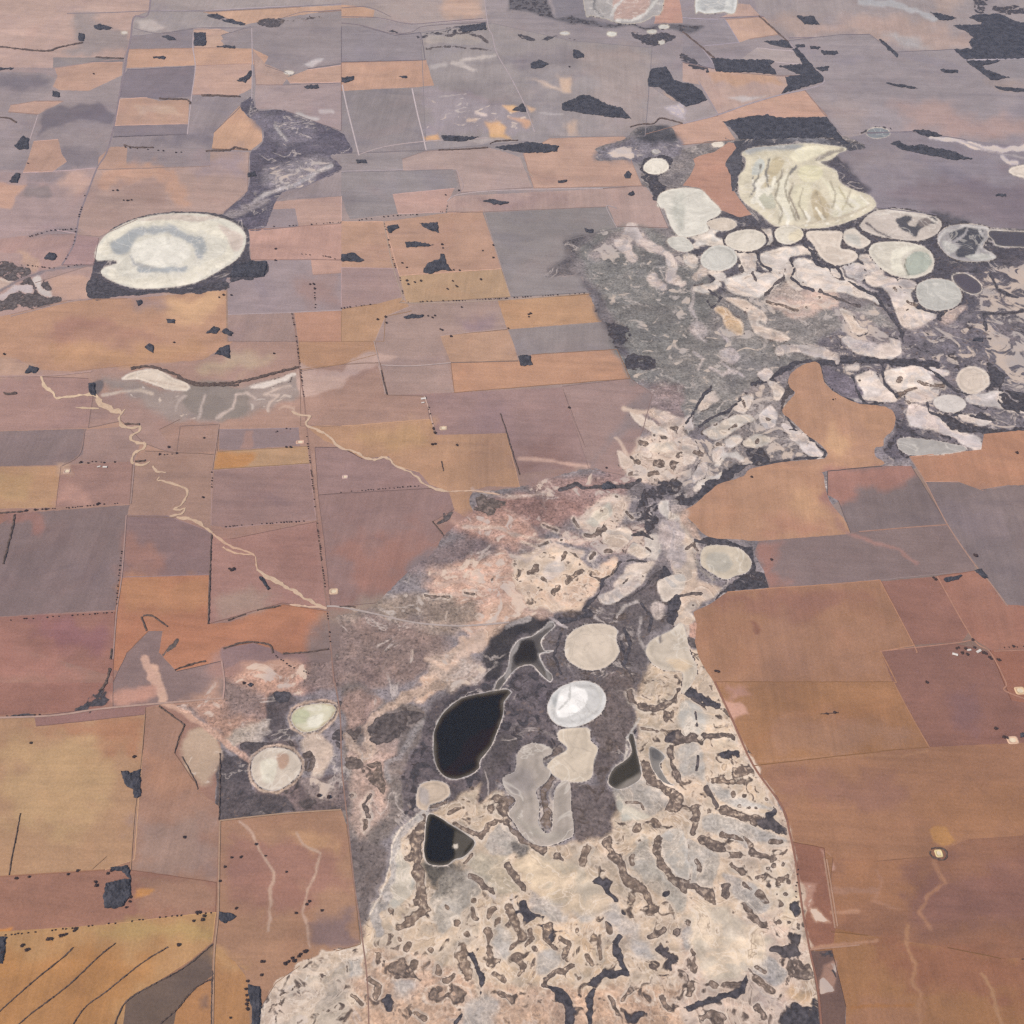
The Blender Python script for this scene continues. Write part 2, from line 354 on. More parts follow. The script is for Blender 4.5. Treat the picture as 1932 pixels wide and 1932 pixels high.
P F f=12 d=.85 k=.8 40,1680 90,1690 130,1860 90,1840 50,1770
P F f=12 c=C99E8C 50,1590 100,1600 90,1670 50,1660
# middle marsh
P E f=24 d=.34 k=.3 c=DFC3A8 970,1250 1100,1180 1300,1180 1420,1290 1560,1240 1500,1340 1400,1450 1330,1525 1100,1520 1000,1400
P E f=30 d=.3 k=.3 c=D9BFAC 1350,1010 1440,900 1540,870 1640,900 1560,1060 1430,1080
P E f=40 s=.6 d=.3 c=A8908A 1250,1070 1450,1090 1700,1040 1700,1160 1560,1200 1300,1140
P E f=26 c=D8C6B8 1120,1290 1230,1220 1260,1260 1190,1350
P E f=20 c=D9CCB8 1400,1000 1500,920 1520,980 1450,1040
K E f=30 r=50 c=D9B8A0 470,1990 560,1850 700,1740 800,1650 980,1570
P E f=20 c=D6C5B6 1550,1370 1620,1290 1750,1250 1740,1300 1600,1440
P E f=20 c=CFC4BA 1700,1110 1800,1100 1780,1240 1720,1200
P E f=30 c=D0B8A6 s=.5 d=.35 k=.4 1600,700 1750,520 1932,440 1932,760 1700,800
P E f=20 c=DECCB8 1720,600 1840,560 1880,590 1760,640
P E f=20 c=D6BFAE 1750,400 1860,400 1932,480 1900,510
P E f=30 c=BDAFAB 1780,1060 1932,1010 1932,1290 1840,1240
P E f=30 d=.62 k=1 1850,790 1932,780 1932,900 1800,900 1780,1050 1690,1100 1680,900 1760,840
P E f=14 c=CFC2B4 1790,920 1850,900 1870,960 1932,1010 1850,1020
K E f=8 r=14 d=1 k=1 1580,1250 1500,1330 1460,1420 1380,1510 1420,1540 1330,1570 1200,1590 1120,1550
P E f=12 d=.95 k=1 1820,1270 1870,1330 1800,1350 1800,1300
P E f=14 c=D2C6B8 1800,1345 1932,1330 1932,1420 1860,1470 1800,1430
P E f=16 c=B8AAA2 1760,1470 1800,1460 1840,1480 1830,1530 1790,1570 1760,1530
P E f=14 d=.9 k=1 1890,1440 1932,1470 1900,1560 1860,1600 1840,1560
K E f=10 r=14 d=1 k=.9 1230,830 1330,800 1360,830 1480,820 1530,800 1560,820 1640,830 1700,790
P E f=10 d=.8 k=.8 1470,810 1510,795 1540,830 1480,835
P E f=30 d=.8 k=.6 740,880 830,880 930,950 820,1000 750,970
P E f=20 d=.7 k=.8 520,1020 620,960 660,970 600,1020
P E f=14 c=D4B5A4 930,870 1050,890 950,900
K E f=10 r=7 c=CDB2A6 740,850 850,855 940,890 1050,880 1150,850
K E f=16 r=10 c=D6B8A6 700,1050 900,1060 1050,1120 1200,1130 1350,1140
K E f=16 r=9 c=C8A698 1000,665 1200,680 1400,700
K E f=16 r=8 c=C3A094 930,960 1000,1000 1100,1080
K E f=6 r=11 d=1 k=.3 1240,1250 1270,1200
K E f=6 r=14 d=1 k=.3 1060,1300 1100,1270
K E f=6 r=15 d=1 k=.3 1290,1350 1330,1310 1350,1300
K E f=6 r=14 d=1 k=.3 1180,1440 1240,1390
K E f=6 r=9 d=1 k=.3 1130,1340 1150,1350
K E f=6 r=16 d=1 k=.4 1440,1100 1460,1070
K E f=6 r=10 d=1 k=.5 1110,1160 1160,1140
K E f=6 r=10 d=1 k=.5 1410,1230 1430,1200
K E f=6 r=9 d=1 k=.5 1250,1130
K E f=6 r=9 d=1 k=.4 1490,1180 1530,1180
K E f=6 r=8 d=1 k=.4 1300,1180 1360,1200
K E f=6 r=9 d=1 k=.3 1470,960
K E f=6 r=9 d=1 k=.3 1550,880
K E f=6 r=14 d=1 k=.4 1860,490 1890,490
K E f=6 r=12 d=1 k=.3 1690,570 1720,580
K E f=6 r=12 d=1 k=.3 1640,690 1680,680
K E f=6 r=12 d=1 k=.3 1710,640
K E f=6 r=11 d=1 k=.3 1640,760
K E f=6 r=14 d=1 k=.3 1790,740 1750,750
K E f=6 r=16 d=1 k=.4 1780,680 1820,690
K E f=6 r=14 d=1 k=.4 1890,690
K E f=6 r=10 d=1 k=.3 1770,530
P E f=30 c=4E4A4E 790,1770 880,1640 1020,1560 1180,1552 1230,1590 1100,1640 1000,1700 930,1800 920,1990 830,1960
P E f=60 c=B5A092 s=.42 480,1800 700,1800 800,1932 600,1990
P C f=10 c=D6C6BC 20,1440 60,1430 90,1470 60,1520 20,1500
P C f=10 c=D8C8BC 430,1300 500,1300 510,1370 450,1380
P C f=10 c=D4C4BA 110,1480 170,1540 240,1560 250,1600 190,1580 130,1540
P C f=14 c=CDBDB4 330,1440 400,1430 430,1520 370,1540 340,1500
P C f=12 c=D6C5B8 610,1480 640,1560 700,1620 650,1640 600,1600 580,1540
P C f=10 c=D2C2B8 850,1500 900,1520 910,1570 860,1560
P C f=12 c=CBBCB4 990,1450 1040,1440 1090,1500 1130,1560 1080,1570 1020,1500
P C f=10 c=D0C0B6 1230,1590 1320,1600 1310,1640 1250,1640
P C f=16 c=C8B8AE 60,1560 120,1500 150,1530 100,1600
P C f=20 s=.6 c=908688 850,1740 1000,1760 1100,1850 1180,1932 1000,1932 900,1840
P C f=12 c=CDB9AA 900,1740 960,1760 1000,1840 1060,1880 1000,1900 930,1830
P C f=10 c=D0BCAE 370,1760 440,1800 420,1840 520,1870 600,1900 520,1930 420,1890 380,1840
P C f=14 c=A9A0A0 40,1840 120,1820 140,1900 60,1920
K C f=10 r=9 c=BDB2B0 60,1640 40,1740 90,1800 60,1880 130,1930
K C f=10 r=8 c=B8AEAE 200,1860 260,1930
K C f=8 r=9 d=1 k=1 150,1640 210,1680 160,1740 130,1700
K C f=8 r=9 d=1 k=1 440,1380 420,1440 450,1480 500,1520
K C f=8 r=10 d=1 k=1 700,1390 740,1440 760,1490 860,1510
K C f=8 r=9 d=1 k=1 610,1460 630,1520 620,1570 680,1620 740,1640
K C f=8 r=10 d=1 k=1 1090,1680 1150,1760 1220,1850 1250,1932
K C f=8 r=9 d=1 k=1 1330,1740 1420,1770 1500,1755
K C f=8 r=10 d=1 k=1 880,1510 910,1580 1010,1640 1090,1680
K C f=8 r=8 d=1 k=1 1720,1860 1700,1780 1932,1760
K C f=8 r=8 d=1 k=1 1740,1560 1780,1640 1900,1680
K F f=8 r=9 d=1 k=1 1300,120 1420,170 1500,240 1560,280 1620,300
K F f=8 r=9 d=1 k=1 1380,330 1400,400 1480,440 1560,400 1620,420 1760,440
K F f=8 r=8 d=1 k=1 960,200 980,280 1050,350
K F f=8 r=8 d=1 k=1 1130,130 1140,240 1210,310
K F f=8 r=9 d=1 k=1 20,470 60,400 120,300 160,250
K F f=8 r=8 d=1 k=1 100,480 160,430 250,400 330,330
P F f=14 c=BFB2AE 540,30 640,10 760,20 840,60 870,100 780,90 640,60 560,80
P F f=10 c=B8ACA8 200,60 280,40 330,80 290,130 220,110
K F f=8 r=6 c=C2B6B2 60,60 120,100 90,160
K F f=8 r=6 c=C2B6B2 160,150 230,190 300,160 340,200
K F f=8 r=6 c=C2B6B2 240,60 220,120 300,180
K F f=10 r=12 c=C9BAB0 560,70 700,30 860,80 880,110
P F f=12 c=D4C4B8 420,180 480,150 520,180 470,220
P F f=12 c=D6C4B4 480,220 560,260 560,330 520,330
P F f=10 c=CFBEB2 620,500 700,560 690,600 620,560
P F f=12 c=D8C8BA 240,560 320,540 350,560 300,600 240,600
P F f=12 c=D0BEB0 160,620 220,600 230,640 180,680
P F f=14 c=D4C2B2 0,540 60,560 80,640 40,700 0,680
P F f=12 c=CDBCB0 80,700 140,690 130,760 60,800
K F f=6 r=10 d=1 k=.4 180,470
K F f=6 r=10 d=1 k=.4 260,500 300,480
K F f=6 r=12 d=1 k=.4 420,560
K F f=6 r=10 d=1 k=.4 60,620 100,640
K F f=6 r=10 d=1 k=.4 200,580
P E f=14 c=D6C4B4 1640,380 1720,420 1800,480 1850,540 1780,520 1700,470
P E f=14 c=D2BEAE 1560,620 1620,640 1660,700 1600,720
P E f=16 c=CFBBAC 1700,600 1780,640 1760,700 1700,680
K E f=12 r=10 c=D2BAA8 1600,380 1700,400 1780,400
K E f=12 r=8 c=CDB4A4 1560,540 1620,640
K E f=12 r=8 c=CDB4A4 1300,1130 1420,1120 1540,1080
K E f=12 r=8 c=D6BEAC 1020,1140 1130,1180 1200,1150 1270,1180 1360,1200
K E f=12 r=9 c=D8C0AE 960,1210 1040,1240 1100,1200 1180,1160
P E f=14 c=D4C0AE 1480,1080 1620,1060 1640,1120 1560,1180 1500,1150
P E f=14 c=CDBBAA 1640,1150 1740,1190 1700,1230 1620,1200
K E f=8 r=9 d=1 k=.5 1380,1090 1420,1100 1500,1070
K E f=8 r=9 d=1 k=.5 1320,1000 1340,1040
K E f=8 r=9 d=1 k=.5 1150,1040 1220,1070
K E f=8 r=8 d=1 k=.5 1620,960 1650,1000
K E f=8 r=9 d=1 k=.9 1640,1100 1700,1090 1760,1120
K E f=8 r=8 d=1 k=.9 1730,1250 1650,1240 1560,1260
K E f=8 r=8 d=1 k=.9 1800,1300 1740,1360 1650,1440 1560,1480
P E f=12 c=C8BAB0 1460,1440 1560,1400 1640,1340 1700,1300 1640,1420 1520,1490
K E f=8 r=7 c=B8ACA8 1180,1560 1280,1620
K E f=8 r=8 d=1 k=1 1240,1660 1200,1780 1250,1880
K E f=8 r=8 d=1 k=1 1600,1620 1640,1720 1600,1840 1660,1932
K E f=8 r=8 c=A39A98 1700,1560 1680,1660 1720,1760
P E f=40 s=.4 c=D2AE98 900,1480 1100,1520 1200,1540 1050,1570 900,1620 760,1640 700,1600
P E f=24 d=.3 k=.3 c=DDBEA4 1040,1440 1300,1500 1380,1460 1440,1380 1560,1240 1500,1230 1420,1330 1200,1420
K E f=20 r=14 c=D8B8A2 480,1800 600,1860 660,1800
K E f=14 r=10 s=.5 c=C8A898 500,1320 620,1290 760,1330 900,1300
K E f=14 r=12 c=D4B29E 560,1370 680,1350 800,1390 900,1380
K E f=14 r=10 c=D4B29E 620,1430 760,1440 880,1450
K E f=10 r=9 d=.9 k=.4 480,1440 600,1450
K E f=10 r=9 d=.9 k=.4 700,1420 760,1430
K E f=8 r=12 c=A79E9A 930,1620 1000,1590 1080,1570
K E f=8 r=8 c=B5ABA6 1560,1560 1600,1500 1680,1470
K E f=8 r=8 c=B5ABA6 1440,1560 1500,1600 1480,1660
K E f=8 r=7 d=1 k=1 1580,1700 1620,1800 1590,1900
K E f=8 r=7 d=1 k=1 1700,1480 1760,1560 1740,1640
clip off
# foreground marsh
P H f=40 c=857A76 d=.25 k=.6 20,50 250,90 480,180 380,480 370,600 330,760 230,950 200,1200 120,1450 60,1200 30,800
P H f=40 c=B39A8E 40,420 200,350 300,300 240,600 200,800 100,850
K H f=16 r=26 c=B8A08F 20,300 130,420 170,380 150,260 230,150 400,60 560,20
K H f=20 r=18 c=9A9290 470,220 400,280 330,420 260,460 270,560
P H f=16 d=.8 k=.8 150,270 220,190 380,170 470,200 340,270 200,350
P H f=20 d=.7 k=.7 20,270 100,240 120,290 80,340
P H f=16 d=.8 k=.4 100,480 200,440 240,480 230,640 180,600
P H f=12 d=.8 k=.6 20,430 100,420 130,460 40,500
K H f=8 r=14 d=1 k=.6 150,640 120,700 150,760
K H f=8 r=14 d=1 k=.3 130,790 140,830
K H f=8 r=10 d=1 k=.3 60,640
P H f=30 c=7A6F6E d=.2 40,900 240,930 200,1200 130,1400 90,1300
K H f=14 r=26 c=9A8478 150,1400 130,1450 60,1490
P H f=24 c=6E6569 d=.45 k=1 330,680 370,480 440,350 480,180 560,90 700,20 980,-40 1180,-60 1200,250 1280,360 1150,430 1000,400 960,500 900,600 760,690 620,700 560,680 400,780 330,760
P H f=24 c=756A6A d=.35 k=.6 1490,-40 1640,-40 1650,280 1560,420 1500,500 1520,600 1600,680 1500,870 1320,890 1290,590 1450,580 1420,480 1450,370 1400,300 1430,200
P H f=16 c=655D5E 860,340 900,300 980,330 960,420 860,520 800,560 800,460
# cream flats
P H f=30 c=CFB79C s=.2 d=.33 k=.3 220,1200 280,1000 320,860 480,760 560,700 620,690 780,560 760,680 930,620 1000,900 1300,900 1500,860 1560,700 1560,600 1660,400 1700,-20 1960,-20 1960,2200 -60,2200 -60,1560 100,1480 180,1330
P I f=30 c=D6BDA2 s=.2 d=.33 k=.3 -40,-40 180,-20 280,200 400,470 560,700 610,850 650,1200 700,1420 850,2200 -40,2200
P G f=24 c=CDB9A2 s=.25 d=.33 k=.3 1480,1932 1500,1840 1580,1700 1700,1600 1990,1490 1990,2200 1450,2200
P H f=90 c=DDBE9C d=.33 k=.3 1100,1300 1500,1350 1500,1640 1200,1700 900,1640
P H f=90 c=C8A68C d=.3 k=.3 100,1550 500,1560 900,1750 1200,1760 1932,1700 1932,2100 0,2100
P H f=80 c=C0AF9C 780,1600 900,1932 700,1932
P I f=80 c=CFB5A2 d=.38 k=.4 -20,1350 500,1300 680,1450 760,1932 -20,1932
P I f=50 c=E0C6A8 d=.33 k=.3 150,180 300,260 380,480 300,520 200,420
P I f=50 c=DFC3A4 d=.33 k=.3 400,560 560,720 600,860 420,760
P I f=40 c=E0C8AA d=.33 k=.3 540,1000 630,1000 660,1300 560,1350 520,1150
P H f=14 c=BDB2A6 1560,560 1700,520 1840,640 1850,700 1700,760 1560,700
P H f=20 c=D8CFBC 1560,640 1680,720 1740,760 1600,780
P H f=14 c=B7ADA2 820,900 870,800 950,800 1000,900 1060,930 900,1000 830,960
P H f=24 c=BBB0A2 500,1280 520,1180 700,1050 800,1180 700,1280 560,1420
P H f=24 c=C6B69E 700,1000 920,1000 1000,1180 860,1200 780,1100
P H f=24 c=BCB1A2 1700,880 1800,1060 1932,1200 1932,1300 1760,1160 1640,1000
P I f=24 c=C0B6AA -20,350 80,360 120,560 80,540 -20,520
P I f=12 c=B5ACA2 120,760 200,740 330,790 580,880 560,900 400,900 330,930 200,850 130,830
P I f=12 c=B8AEA2 -60,880 100,900 200,990 180,1130 120,1160 -60,1080
P I f=20 c=B5ACA4 240,1080 400,1150 480,1250 420,1310 330,1280 260,1180
P I f=30 c=BDB3A8 0,100 60,105 100,130 120,160 70,190 20,180
P I f=30 c=CFC5B7 -20,110 60,105 120,130 145,200 120,260 40,300 -20,290
P I f=20 c=BBB2A8 130,560 330,640 560,720 400,700 200,660
P H f=12 c=C3B8AA 1800,880 1932,830 1960,1100 1850,1040
K H f=8 r=24 c=B0A8A2 470,760 390,800 320,880 290,1000 300,1090 250,1200 195,1320 220,1420
K H f=6 r=3 c=E8D8C4 430,750 340,820 285,920 270,1040 240,1160 170,1310
P H f=20 c=C9BFAE 310,950 370,1000 400,1180 330,1250 260,1280 300,1120
# dark ridges and islets
K H f=6 r=34 d=1 k=.4 460,800 420,900 430,980 430,1100
K H f=6 r=26 d=1 k=.3 430,1100 440,1200 470,1290
K H f=6 r=22 d=1 k=.2 320,1390 400,1350 450,1310
K H f=5 r=24 d=1 k=.4 900,660 960,675 915,730 930,780
K H f=5 r=24 d=1 k=.4 930,780 990,850 1050,910 1140,950
K H f=5 r=30 d=1 k=.3 1100,940 1120,1000
K H f=5 r=26 d=1 k=.4 1200,520 1150,610 1160,720
K H f=5 r=22 d=1 k=.3 1160,720 1160,810
K H f=5 r=20 d=1 k=.4 940,1030 970,1090 1030,1160
K H f=5 r=14 d=1 k=.4 730,1090 790,1120 850,1170 850,1190
K H f=5 r=26 d=1 k=.2 945,1270 985,1350 1010,1430
K H f=5 r=12 d=1 k=.3 650,800 740,860 790,880 820,800 860,780
K H f=5 r=10 d=1 k=.2 680,1030 740,980
K H f=5 r=10 d=1 k=.4 500,695 590,680
K H f=5 r=14 d=1 k=.3 610,740 690,710
K H f=5 r=16 d=1 k=.4 585,1070 575,1180
K H f=6 r=22 d=1 k=.4 1570,980 1590,1080 1640,1130
K H f=6 r=26 d=1 k=.3 1640,1130 1720,1180 1760,1290
K H f=6 r=22 d=1 k=.4 1800,890 1785,960 1830,1060 1940,1180
K H f=6 r=24 d=1 k=.4 1710,450 1760,560 1840,610
K H f=6 r=30 d=1 k=.4 1840,610 1890,640 1880,700
K H f=6 r=16 d=1 k=.6 1240,385 1160,420
K H f=6 r=20 d=1 k=.4 1500,900 1530,960 1550,1000
K H f=6 r=16 d=1 k=.5 1640,60 1650,110 1700,140 1780,150 1880,110 1910,40
K H f=6 r=8 d=1 k=.3 1700,260 1790,275
K H f=6 r=15 d=1 k=.4 1835,210 1840,180
K H f=6 r=24 d=1 k=.9 1860,320 1900,300 1932,330
K H f=6 r=18 d=1 k=.5 1870,370 1860,460 1910,530
K H f=6 r=10 d=1 k=1 1660,270 1640,300 1650,370
K H f=5 r=5 c=D8CEC2 1690,200 1640,270 1610,310 1620,370 1600,430
K H f=6 r=10 d=1 k=.3 1620,670 1700,680 1710,720
K H f=6 r=22 d=1 k=.4 1230,980 1260,1040
K H f=6 r=8 d=1 k=.3 1220,1100 1330,1070
K H f=6 r=22 d=1 k=.4 1300,1120 1300,1150
K H f=6 r=24 d=1 k=.2 1370,1010 1400,940
K H f=6 r=22 d=1 k=.4 1070,1080 1130,1080
K H f=6 r=18 d=1 k=.3 1090,1170 1110,1250
K H f=6 r=14 d=1 k=.3 1360,1200 1420,1210
K H f=6 r=18 d=1 k=.2 1190,1230 1220,1240
K H f=5 r=16 d=1 k=.1 840,1310 855,1280
K H f=5 r=14 d=1 k=.1 870,1380 890,1340
K H f=5 r=14 d=1 k=.1 600,1280 580,1265
K H f=5 r=20 d=1 k=.1 650,1350
K H f=5 r=18 d=1 k=.2 840,720
K H f=5 r=16 d=1 k=.2 275,1290
K H f=5 r=16 d=1 k=.1 710,1420
K H f=5 r=13 d=1 k=.1 330,1455
K H f=5 r=20 d=1 k=.1 200,1570
K H f=5 r=14 d=1 k=.1 360,1510 375,1490
K H f=5 r=16 d=1 k=.2 410,1600 415,1580
K H f=5 r=16 d=1 k=.2 545,1640 550,1600
K H f=5 r=12 d=1 k=.1 505,1510
K H f=5 r=12 d=1 k=.1 755,1235
K H f=5 r=16 d=1 k=.2 1375,1310 1400,1330
K H f=5 r=18 d=1 k=.2 1510,1375 1530,1420
K H f=5 r=20 d=1 k=.1 1430,1450
K H f=5 r=13 d=1 k=.1 1460,1500 1470,1560
K H f=5 r=13 d=1 k=.1 1395,1550 1410,1600
K H f=5 r=12 d=1 k=.1 1335,1395
K H f=5 r=14 d=1 k=.1 1350,1680
K H f=5 r=20 d=1 k=.2 1680,820 1660,840
K H f=5 r=16 d=1 k=.2 1760,770 1790,800
K H f=5 r=16 d=1 k=.3 1655,970 1655,1020
K H f=5 r=12 d=1 k=.3 1680,900
K H f=5 r=26 d=1 k=1 1830,1190
K H f=5 r=22 d=1 k=.6 1890,1400
K H f=5 r=14 d=1 k=.5 1740,1440 1820,1410 1830,1390
K H f=5 r=26 d=1 k=.1 700,1500 680,1560 720,1660
K H f=8 r=40 d=.8 k=.3 280,1620 350,1600
K H f=8 r=36 d=.8 k=.4 520,1780 560,1760
K H f=8 r=30 d=.8 k=.4 330,1680 370,1650
K H f=8 r=34 d=.8 k=.3 640,1750 700,1790
K H f=8 r=20 d=1 k=1 265,1780 270,1850
K H f=6 r=16 d=1 k=1 740,1530 765,1600
K H f=6 r=18 d=1 k=1 765,1600 805,1680 795,1760
K H f=8 r=32 d=1 k=1 1420,1140 1500,1130 1480,1190
K H f=8 r=18 d=1 k=1 1480,1180 1540,1230 1590,1320
K H f=8 r=34 d=1 k=1 1550,1330 1600,1400
K H f=8 r=20 d=1 k=1 1590,1420 1545,1500 1590,1590 1600,1650
K H f=8 r=22 d=1 k=1 1600,1650 1500,1640 1430,1700
K H f=8 r=14 d=1 k=1 1140,1720 1180,1730 1250,1770
K H f=8 r=28 d=1 k=1 1260,1790 1310,1850 1290,1990
K H f=8 r=14 d=1 k=1 1430,1740 1400,1810 1410,1860 1390,1960
K H f=8 r=14 d=1 k=1 640,1920 690,1870
K H f=8 r=30 d=.9 k=1 1170,1400 1200,1440
K H f=10 r=36 d=.9 k=1 1030,1250 1060,1300 1180,1290
K H f=8 r=14 d=1 k=.3 1070,1400 1080,1450 1050,1480
K H f=8 r=14 d=1 k=.5 1240,1560 1230,1620 1160,1680 1150,1720
K H f=8 r=14 d=.9 k=.4 1100,1500 1130,1560 1230,1600
K H f=8 r=14 d=1 k=.2 840,1590 900,1550 970,1490
K H f=8 r=12 d=1 k=.2 870,1650 930,1690
K H f=8 r=16 d=1 k=.2 820,1400 850,1480 840,1530
K H f=12 r=34 d=.8 k=.9 1860,1640 1880,1560 1830,1520
K H f=12 r=30 d=.7 k=.5 1760,1600 1740,1560
K H f=12 r=30 d=.8 k=.3 1700,1760 1740,1790
K H f=12 r=30 d=.8 k=1 1640,1900 1700,1880
P I f=10 d=.8 k=.8 0,40 60,60 110,110 160,90 220,150 100,110 60,90
K I f=5 r=16 d=1 k=1 20,-20 30,60
K I f=5 r=14 d=1 k=1 60,50 120,90 210,130
K I f=6 r=9 d=1 k=.9 75,170 80,240
K I f=6 r=30 d=1 k=.6 -10,320 60,320
K I f=6 r=13 d=1 k=.6 120,290 280,300 330,350
K I f=6 r=20 d=1 k=1 250,400 310,415
K I f=6 r=9 d=1 k=.9 80,420 70,500
K I f=6 r=20 d=1 k=.3 300,510 390,500
K I f=6 r=20 d=1 k=.2 180,560 280,565
K I f=6 r=14 d=1 k=.7 130,590 160,650 190,700
K I f=6 r=22 d=1 k=.4 60,700 80,760 60,840
K I f=6 r=26 d=1 k=.5 120,880 210,940
K I f=6 r=26 d=1 k=.4 240,720 340,755 440,785
K I f=6 r=26 d=1 k=.9 450,785 590,835
K I f=6 r=11 d=1 k=.3 220,850 330,900
K I f=6 r=14 d=1 k=.3 340,880 370,915
K I f=6 r=16 d=1 k=.5 380,960 500,1000
K I f=6 r=20 d=1 k=.4 80,1000 75,1060
K I f=6 r=18 d=1 k=.4 280,970 300,965
K I f=6 r=24 d=1 k=.5 -10,1130 70,1160 150,1200
K I f=6 r=14 d=1 k=.4 280,1030 340,1080
K I f=6 r=20 d=1 k=.6 240,1150 240,1200
K I f=6 r=18 d=1 k=.4 430,1190 470,1230
K I f=6 r=9 d=1 k=.4 350,1140 380,1170
K I f=6 r=20 d=1 k=.4 330,1270 390,1320 430,1370
K I f=6 r=9 d=1 k=.4 420,1110 450,1100
K I f=6 r=16 d=1 k=.6 490,1140
K I f=6 r=11 d=1 k=.4 480,1060
K I f=6 r=14 d=1 k=.3 540,1130 590,1100
K I f=6 r=11 d=1 k=.4 570,1030
K I f=6 r=12 d=1 k=.4 580,1195
K I f=6 r=8 d=1 k=.4 535,1195
K I f=6 r=12 d=1 k=.3 550,1260
K I f=6 r=13 d=1 k=.3 540,1350
K I f=6 r=13 d=1 k=.4 600,1350
K I f=6 r=12 d=1 k=.3 610,1130
K I f=6 r=12 d=1 k=.4 620,1060
K I f=6 r=14 d=1 k=.4 515,1040
K I f=6 r=12 d=1 k=.3 380,700
K I f=6 r=9 d=1 k=.4 420,705
K I f=6 r=9 d=1 k=.3 320,690
K I f=6 r=10 d=1 k=.3 350,640
K I f=6 r=12 d=1 k=.2 295,635
K I f=6 r=10 d=1 k=.2 330,570
K I f=6 r=10 d=1 k=.2 480,660 510,650
K I f=6 r=16 d=1 k=1 480,740 520,725
K I f=6 r=18 d=1 k=.4 500,895 550,900
K I f=6 r=16 d=1 k=.3 140,1230 170,1280
K I f=6 r=12 d=1 k=.3 170,1240 160,1290 80,1330 50,1350
K I f=6 r=11 d=1 k=.3 40,1350 20,1430 60,1500
K I f=6 r=24 d=1 k=.3 70,1510 95,1580 70,1610
K I f=6 r=16 d=1 k=.3 170,1660 180,1720
K I f=6 r=20 d=1 k=.3 60,1700 40,1760
K I f=6 r=26 d=.9 k=.3 430,1680 470,1720 520,1760
K I f=6 r=18 d=1 k=.3 240,1400 250,1430
K I f=6 r=10 d=1 k=.3 250,1480 300,1500
K I f=6 r=14 d=1 k=1 325,1400 340,1500 365,1580 360,1700 340,1750
K I f=6 r=16 d=1 k=1 340,1750 220,1780 100,1810 40,1850
K I f=8 r=26 d=.9 k=1 620,1270 650,1300
K I f=10 r=30 d=.9 k=.9 540,1500 620,1510
K I f=10 r=30 d=.8 k=.9 600,1420 630,1450
K I f=10 r=36 d=.7 k=.5 640,1580 700,1650
K I f=10 r=26 d=.7 k=.5 370,1480 400,1500
P I f=40 d=.8 k=1 500,1960 600,1840 700,1800 780,1840 810,1960
K I f=6 r=10 d=1 k=.3 650,1370 660,1390
P I f=60 c=D8B48C 620,1760 740,1760 700,1830 620,1810
# small lakes of the left foreground, their shores
P G f=20 c=655D60 1510,120 1560,60 1640,60 1700,100 1640,150 1620,220 1660,290 1560,330 1490,260
P G f=24 c=77696A d=.4 k=.8 1380,350 1500,330 1660,330 1720,430 1720,560 1932,520 1960,730 1600,740 1450,600 1400,450
P G f=8 c=625B5F d=.3 k=1 1250,400 1300,420 1420,440 1430,600 1600,640 1650,700 1600,740 1240,782
P G f=24 c=CFB9A6 1680,320 1780,290 1850,360 1880,460 1800,560 1760,620 1760,520 1780,420
P G f=30 c=B5A596 1280,320 1400,250 1500,200 1500,300 1400,340 1300,380
P G f=30 c=BFA58E s=.3 1000,380 1100,260 1200,300 1240,380 1240,500 1120,580
K G f=12 r=18 c=C7A08C 930,110 1060,180 1200,280 1320,370 1420,440
K G f=12 r=22 c=CFA893 880,-90 900,20 930,90
K D f=12 r=26 c=CDA592 830,1810 870,1900 900,1960
P G f=30 c=C09080 640,60 860,30 880,80 640,110
P G f=24 s=.5 c=9B8A86 1700,560 1900,560 1900,680 1750,640
P G f=20 d=.8 k=.9 1380,340 1520,330 1460,390 1390,390
P G f=16 d=.7 k=.6 1720,400 1780,380 1780,480 1730,520
P G f=20 d=.7 k=.9 1850,290 1932,260 1932,360 1880,350
P G f=14 d=.9 k=1 1560,50 1640,50 1650,110 1560,110
K H f=8 r=16 d=1 k=.9 -10,120 80,150
P H f=40 c=A58A80 d=.1 20,90 200,60 150,200 30,260
P H f=30 c=77716E 950,920 1060,940 1040,1010 980,1000
P H f=40 c=BDB2A6 1480,1280 1560,1260 1620,1340 1700,1380 1660,1460 1580,1420
P H f=40 c=BFB4A8 880,1380 940,1400 960,1500 900,1560 840,1500
P H f=40 c=BAB0A6 1080,1180 1180,1200 1260,1320 1180,1340 1080,1260
P H f=50 c=BCB0A6 700,1840 760,1760 860,1800 900,1932 760,1990
P H f=40 c=C0B5A8 1260,1180 1340,1240 1460,1300 1400,1360 1300,1300
P H f=40 c=BCB2A8 1100,1560 1200,1500 1240,1600 1150,1640
P H f=40 c=C0B6AA 20,1560 80,1540 100,1640 40,1680
P H f=50 c=B8AEA6 280,1700 380,1680 400,1760 330,1800
P H f=40 c=BCB2A8 1620,1460 1760,1500 1800,1560 1700,1560
P I f=20 c=B2AAA4 380,1520 520,1560 600,1680 520,1720 420,1640
P I f=20 c=B0A8A2 0,1400 60,1380 80,1460 20,1500
P I f=20 c=ADA5A2 180,1380 280,1340 320,1420 240,1460
K H f=8 r=14 d=1 k=.3 1180,1360 1160,1440 1200,1500
K H f=8 r=12 d=1 k=.3 1240,1440 1290,1480 1260,1540
K H f=8 r=12 d=1 k=.3 980,1560 1040,1600 1000,1660
K H f=8 r=12 d=1 k=.3 900,1760 960,1800
K H f=8 r=14 d=1 k=.3 1240,1640 1300,1600
K H f=8 r=12 d=1 k=.2 160,1680 220,1720 200,1780
K H f=8 r=12 d=1 k=.2 60,1760 110,1820
K H f=8 r=14 d=1 k=.2 420,1860 480,1900
K H f=8 r=12 d=1 k=.2 580,1700 620,1660
K H f=8 r=12 d=1 k=.3 760,1340 740,1280
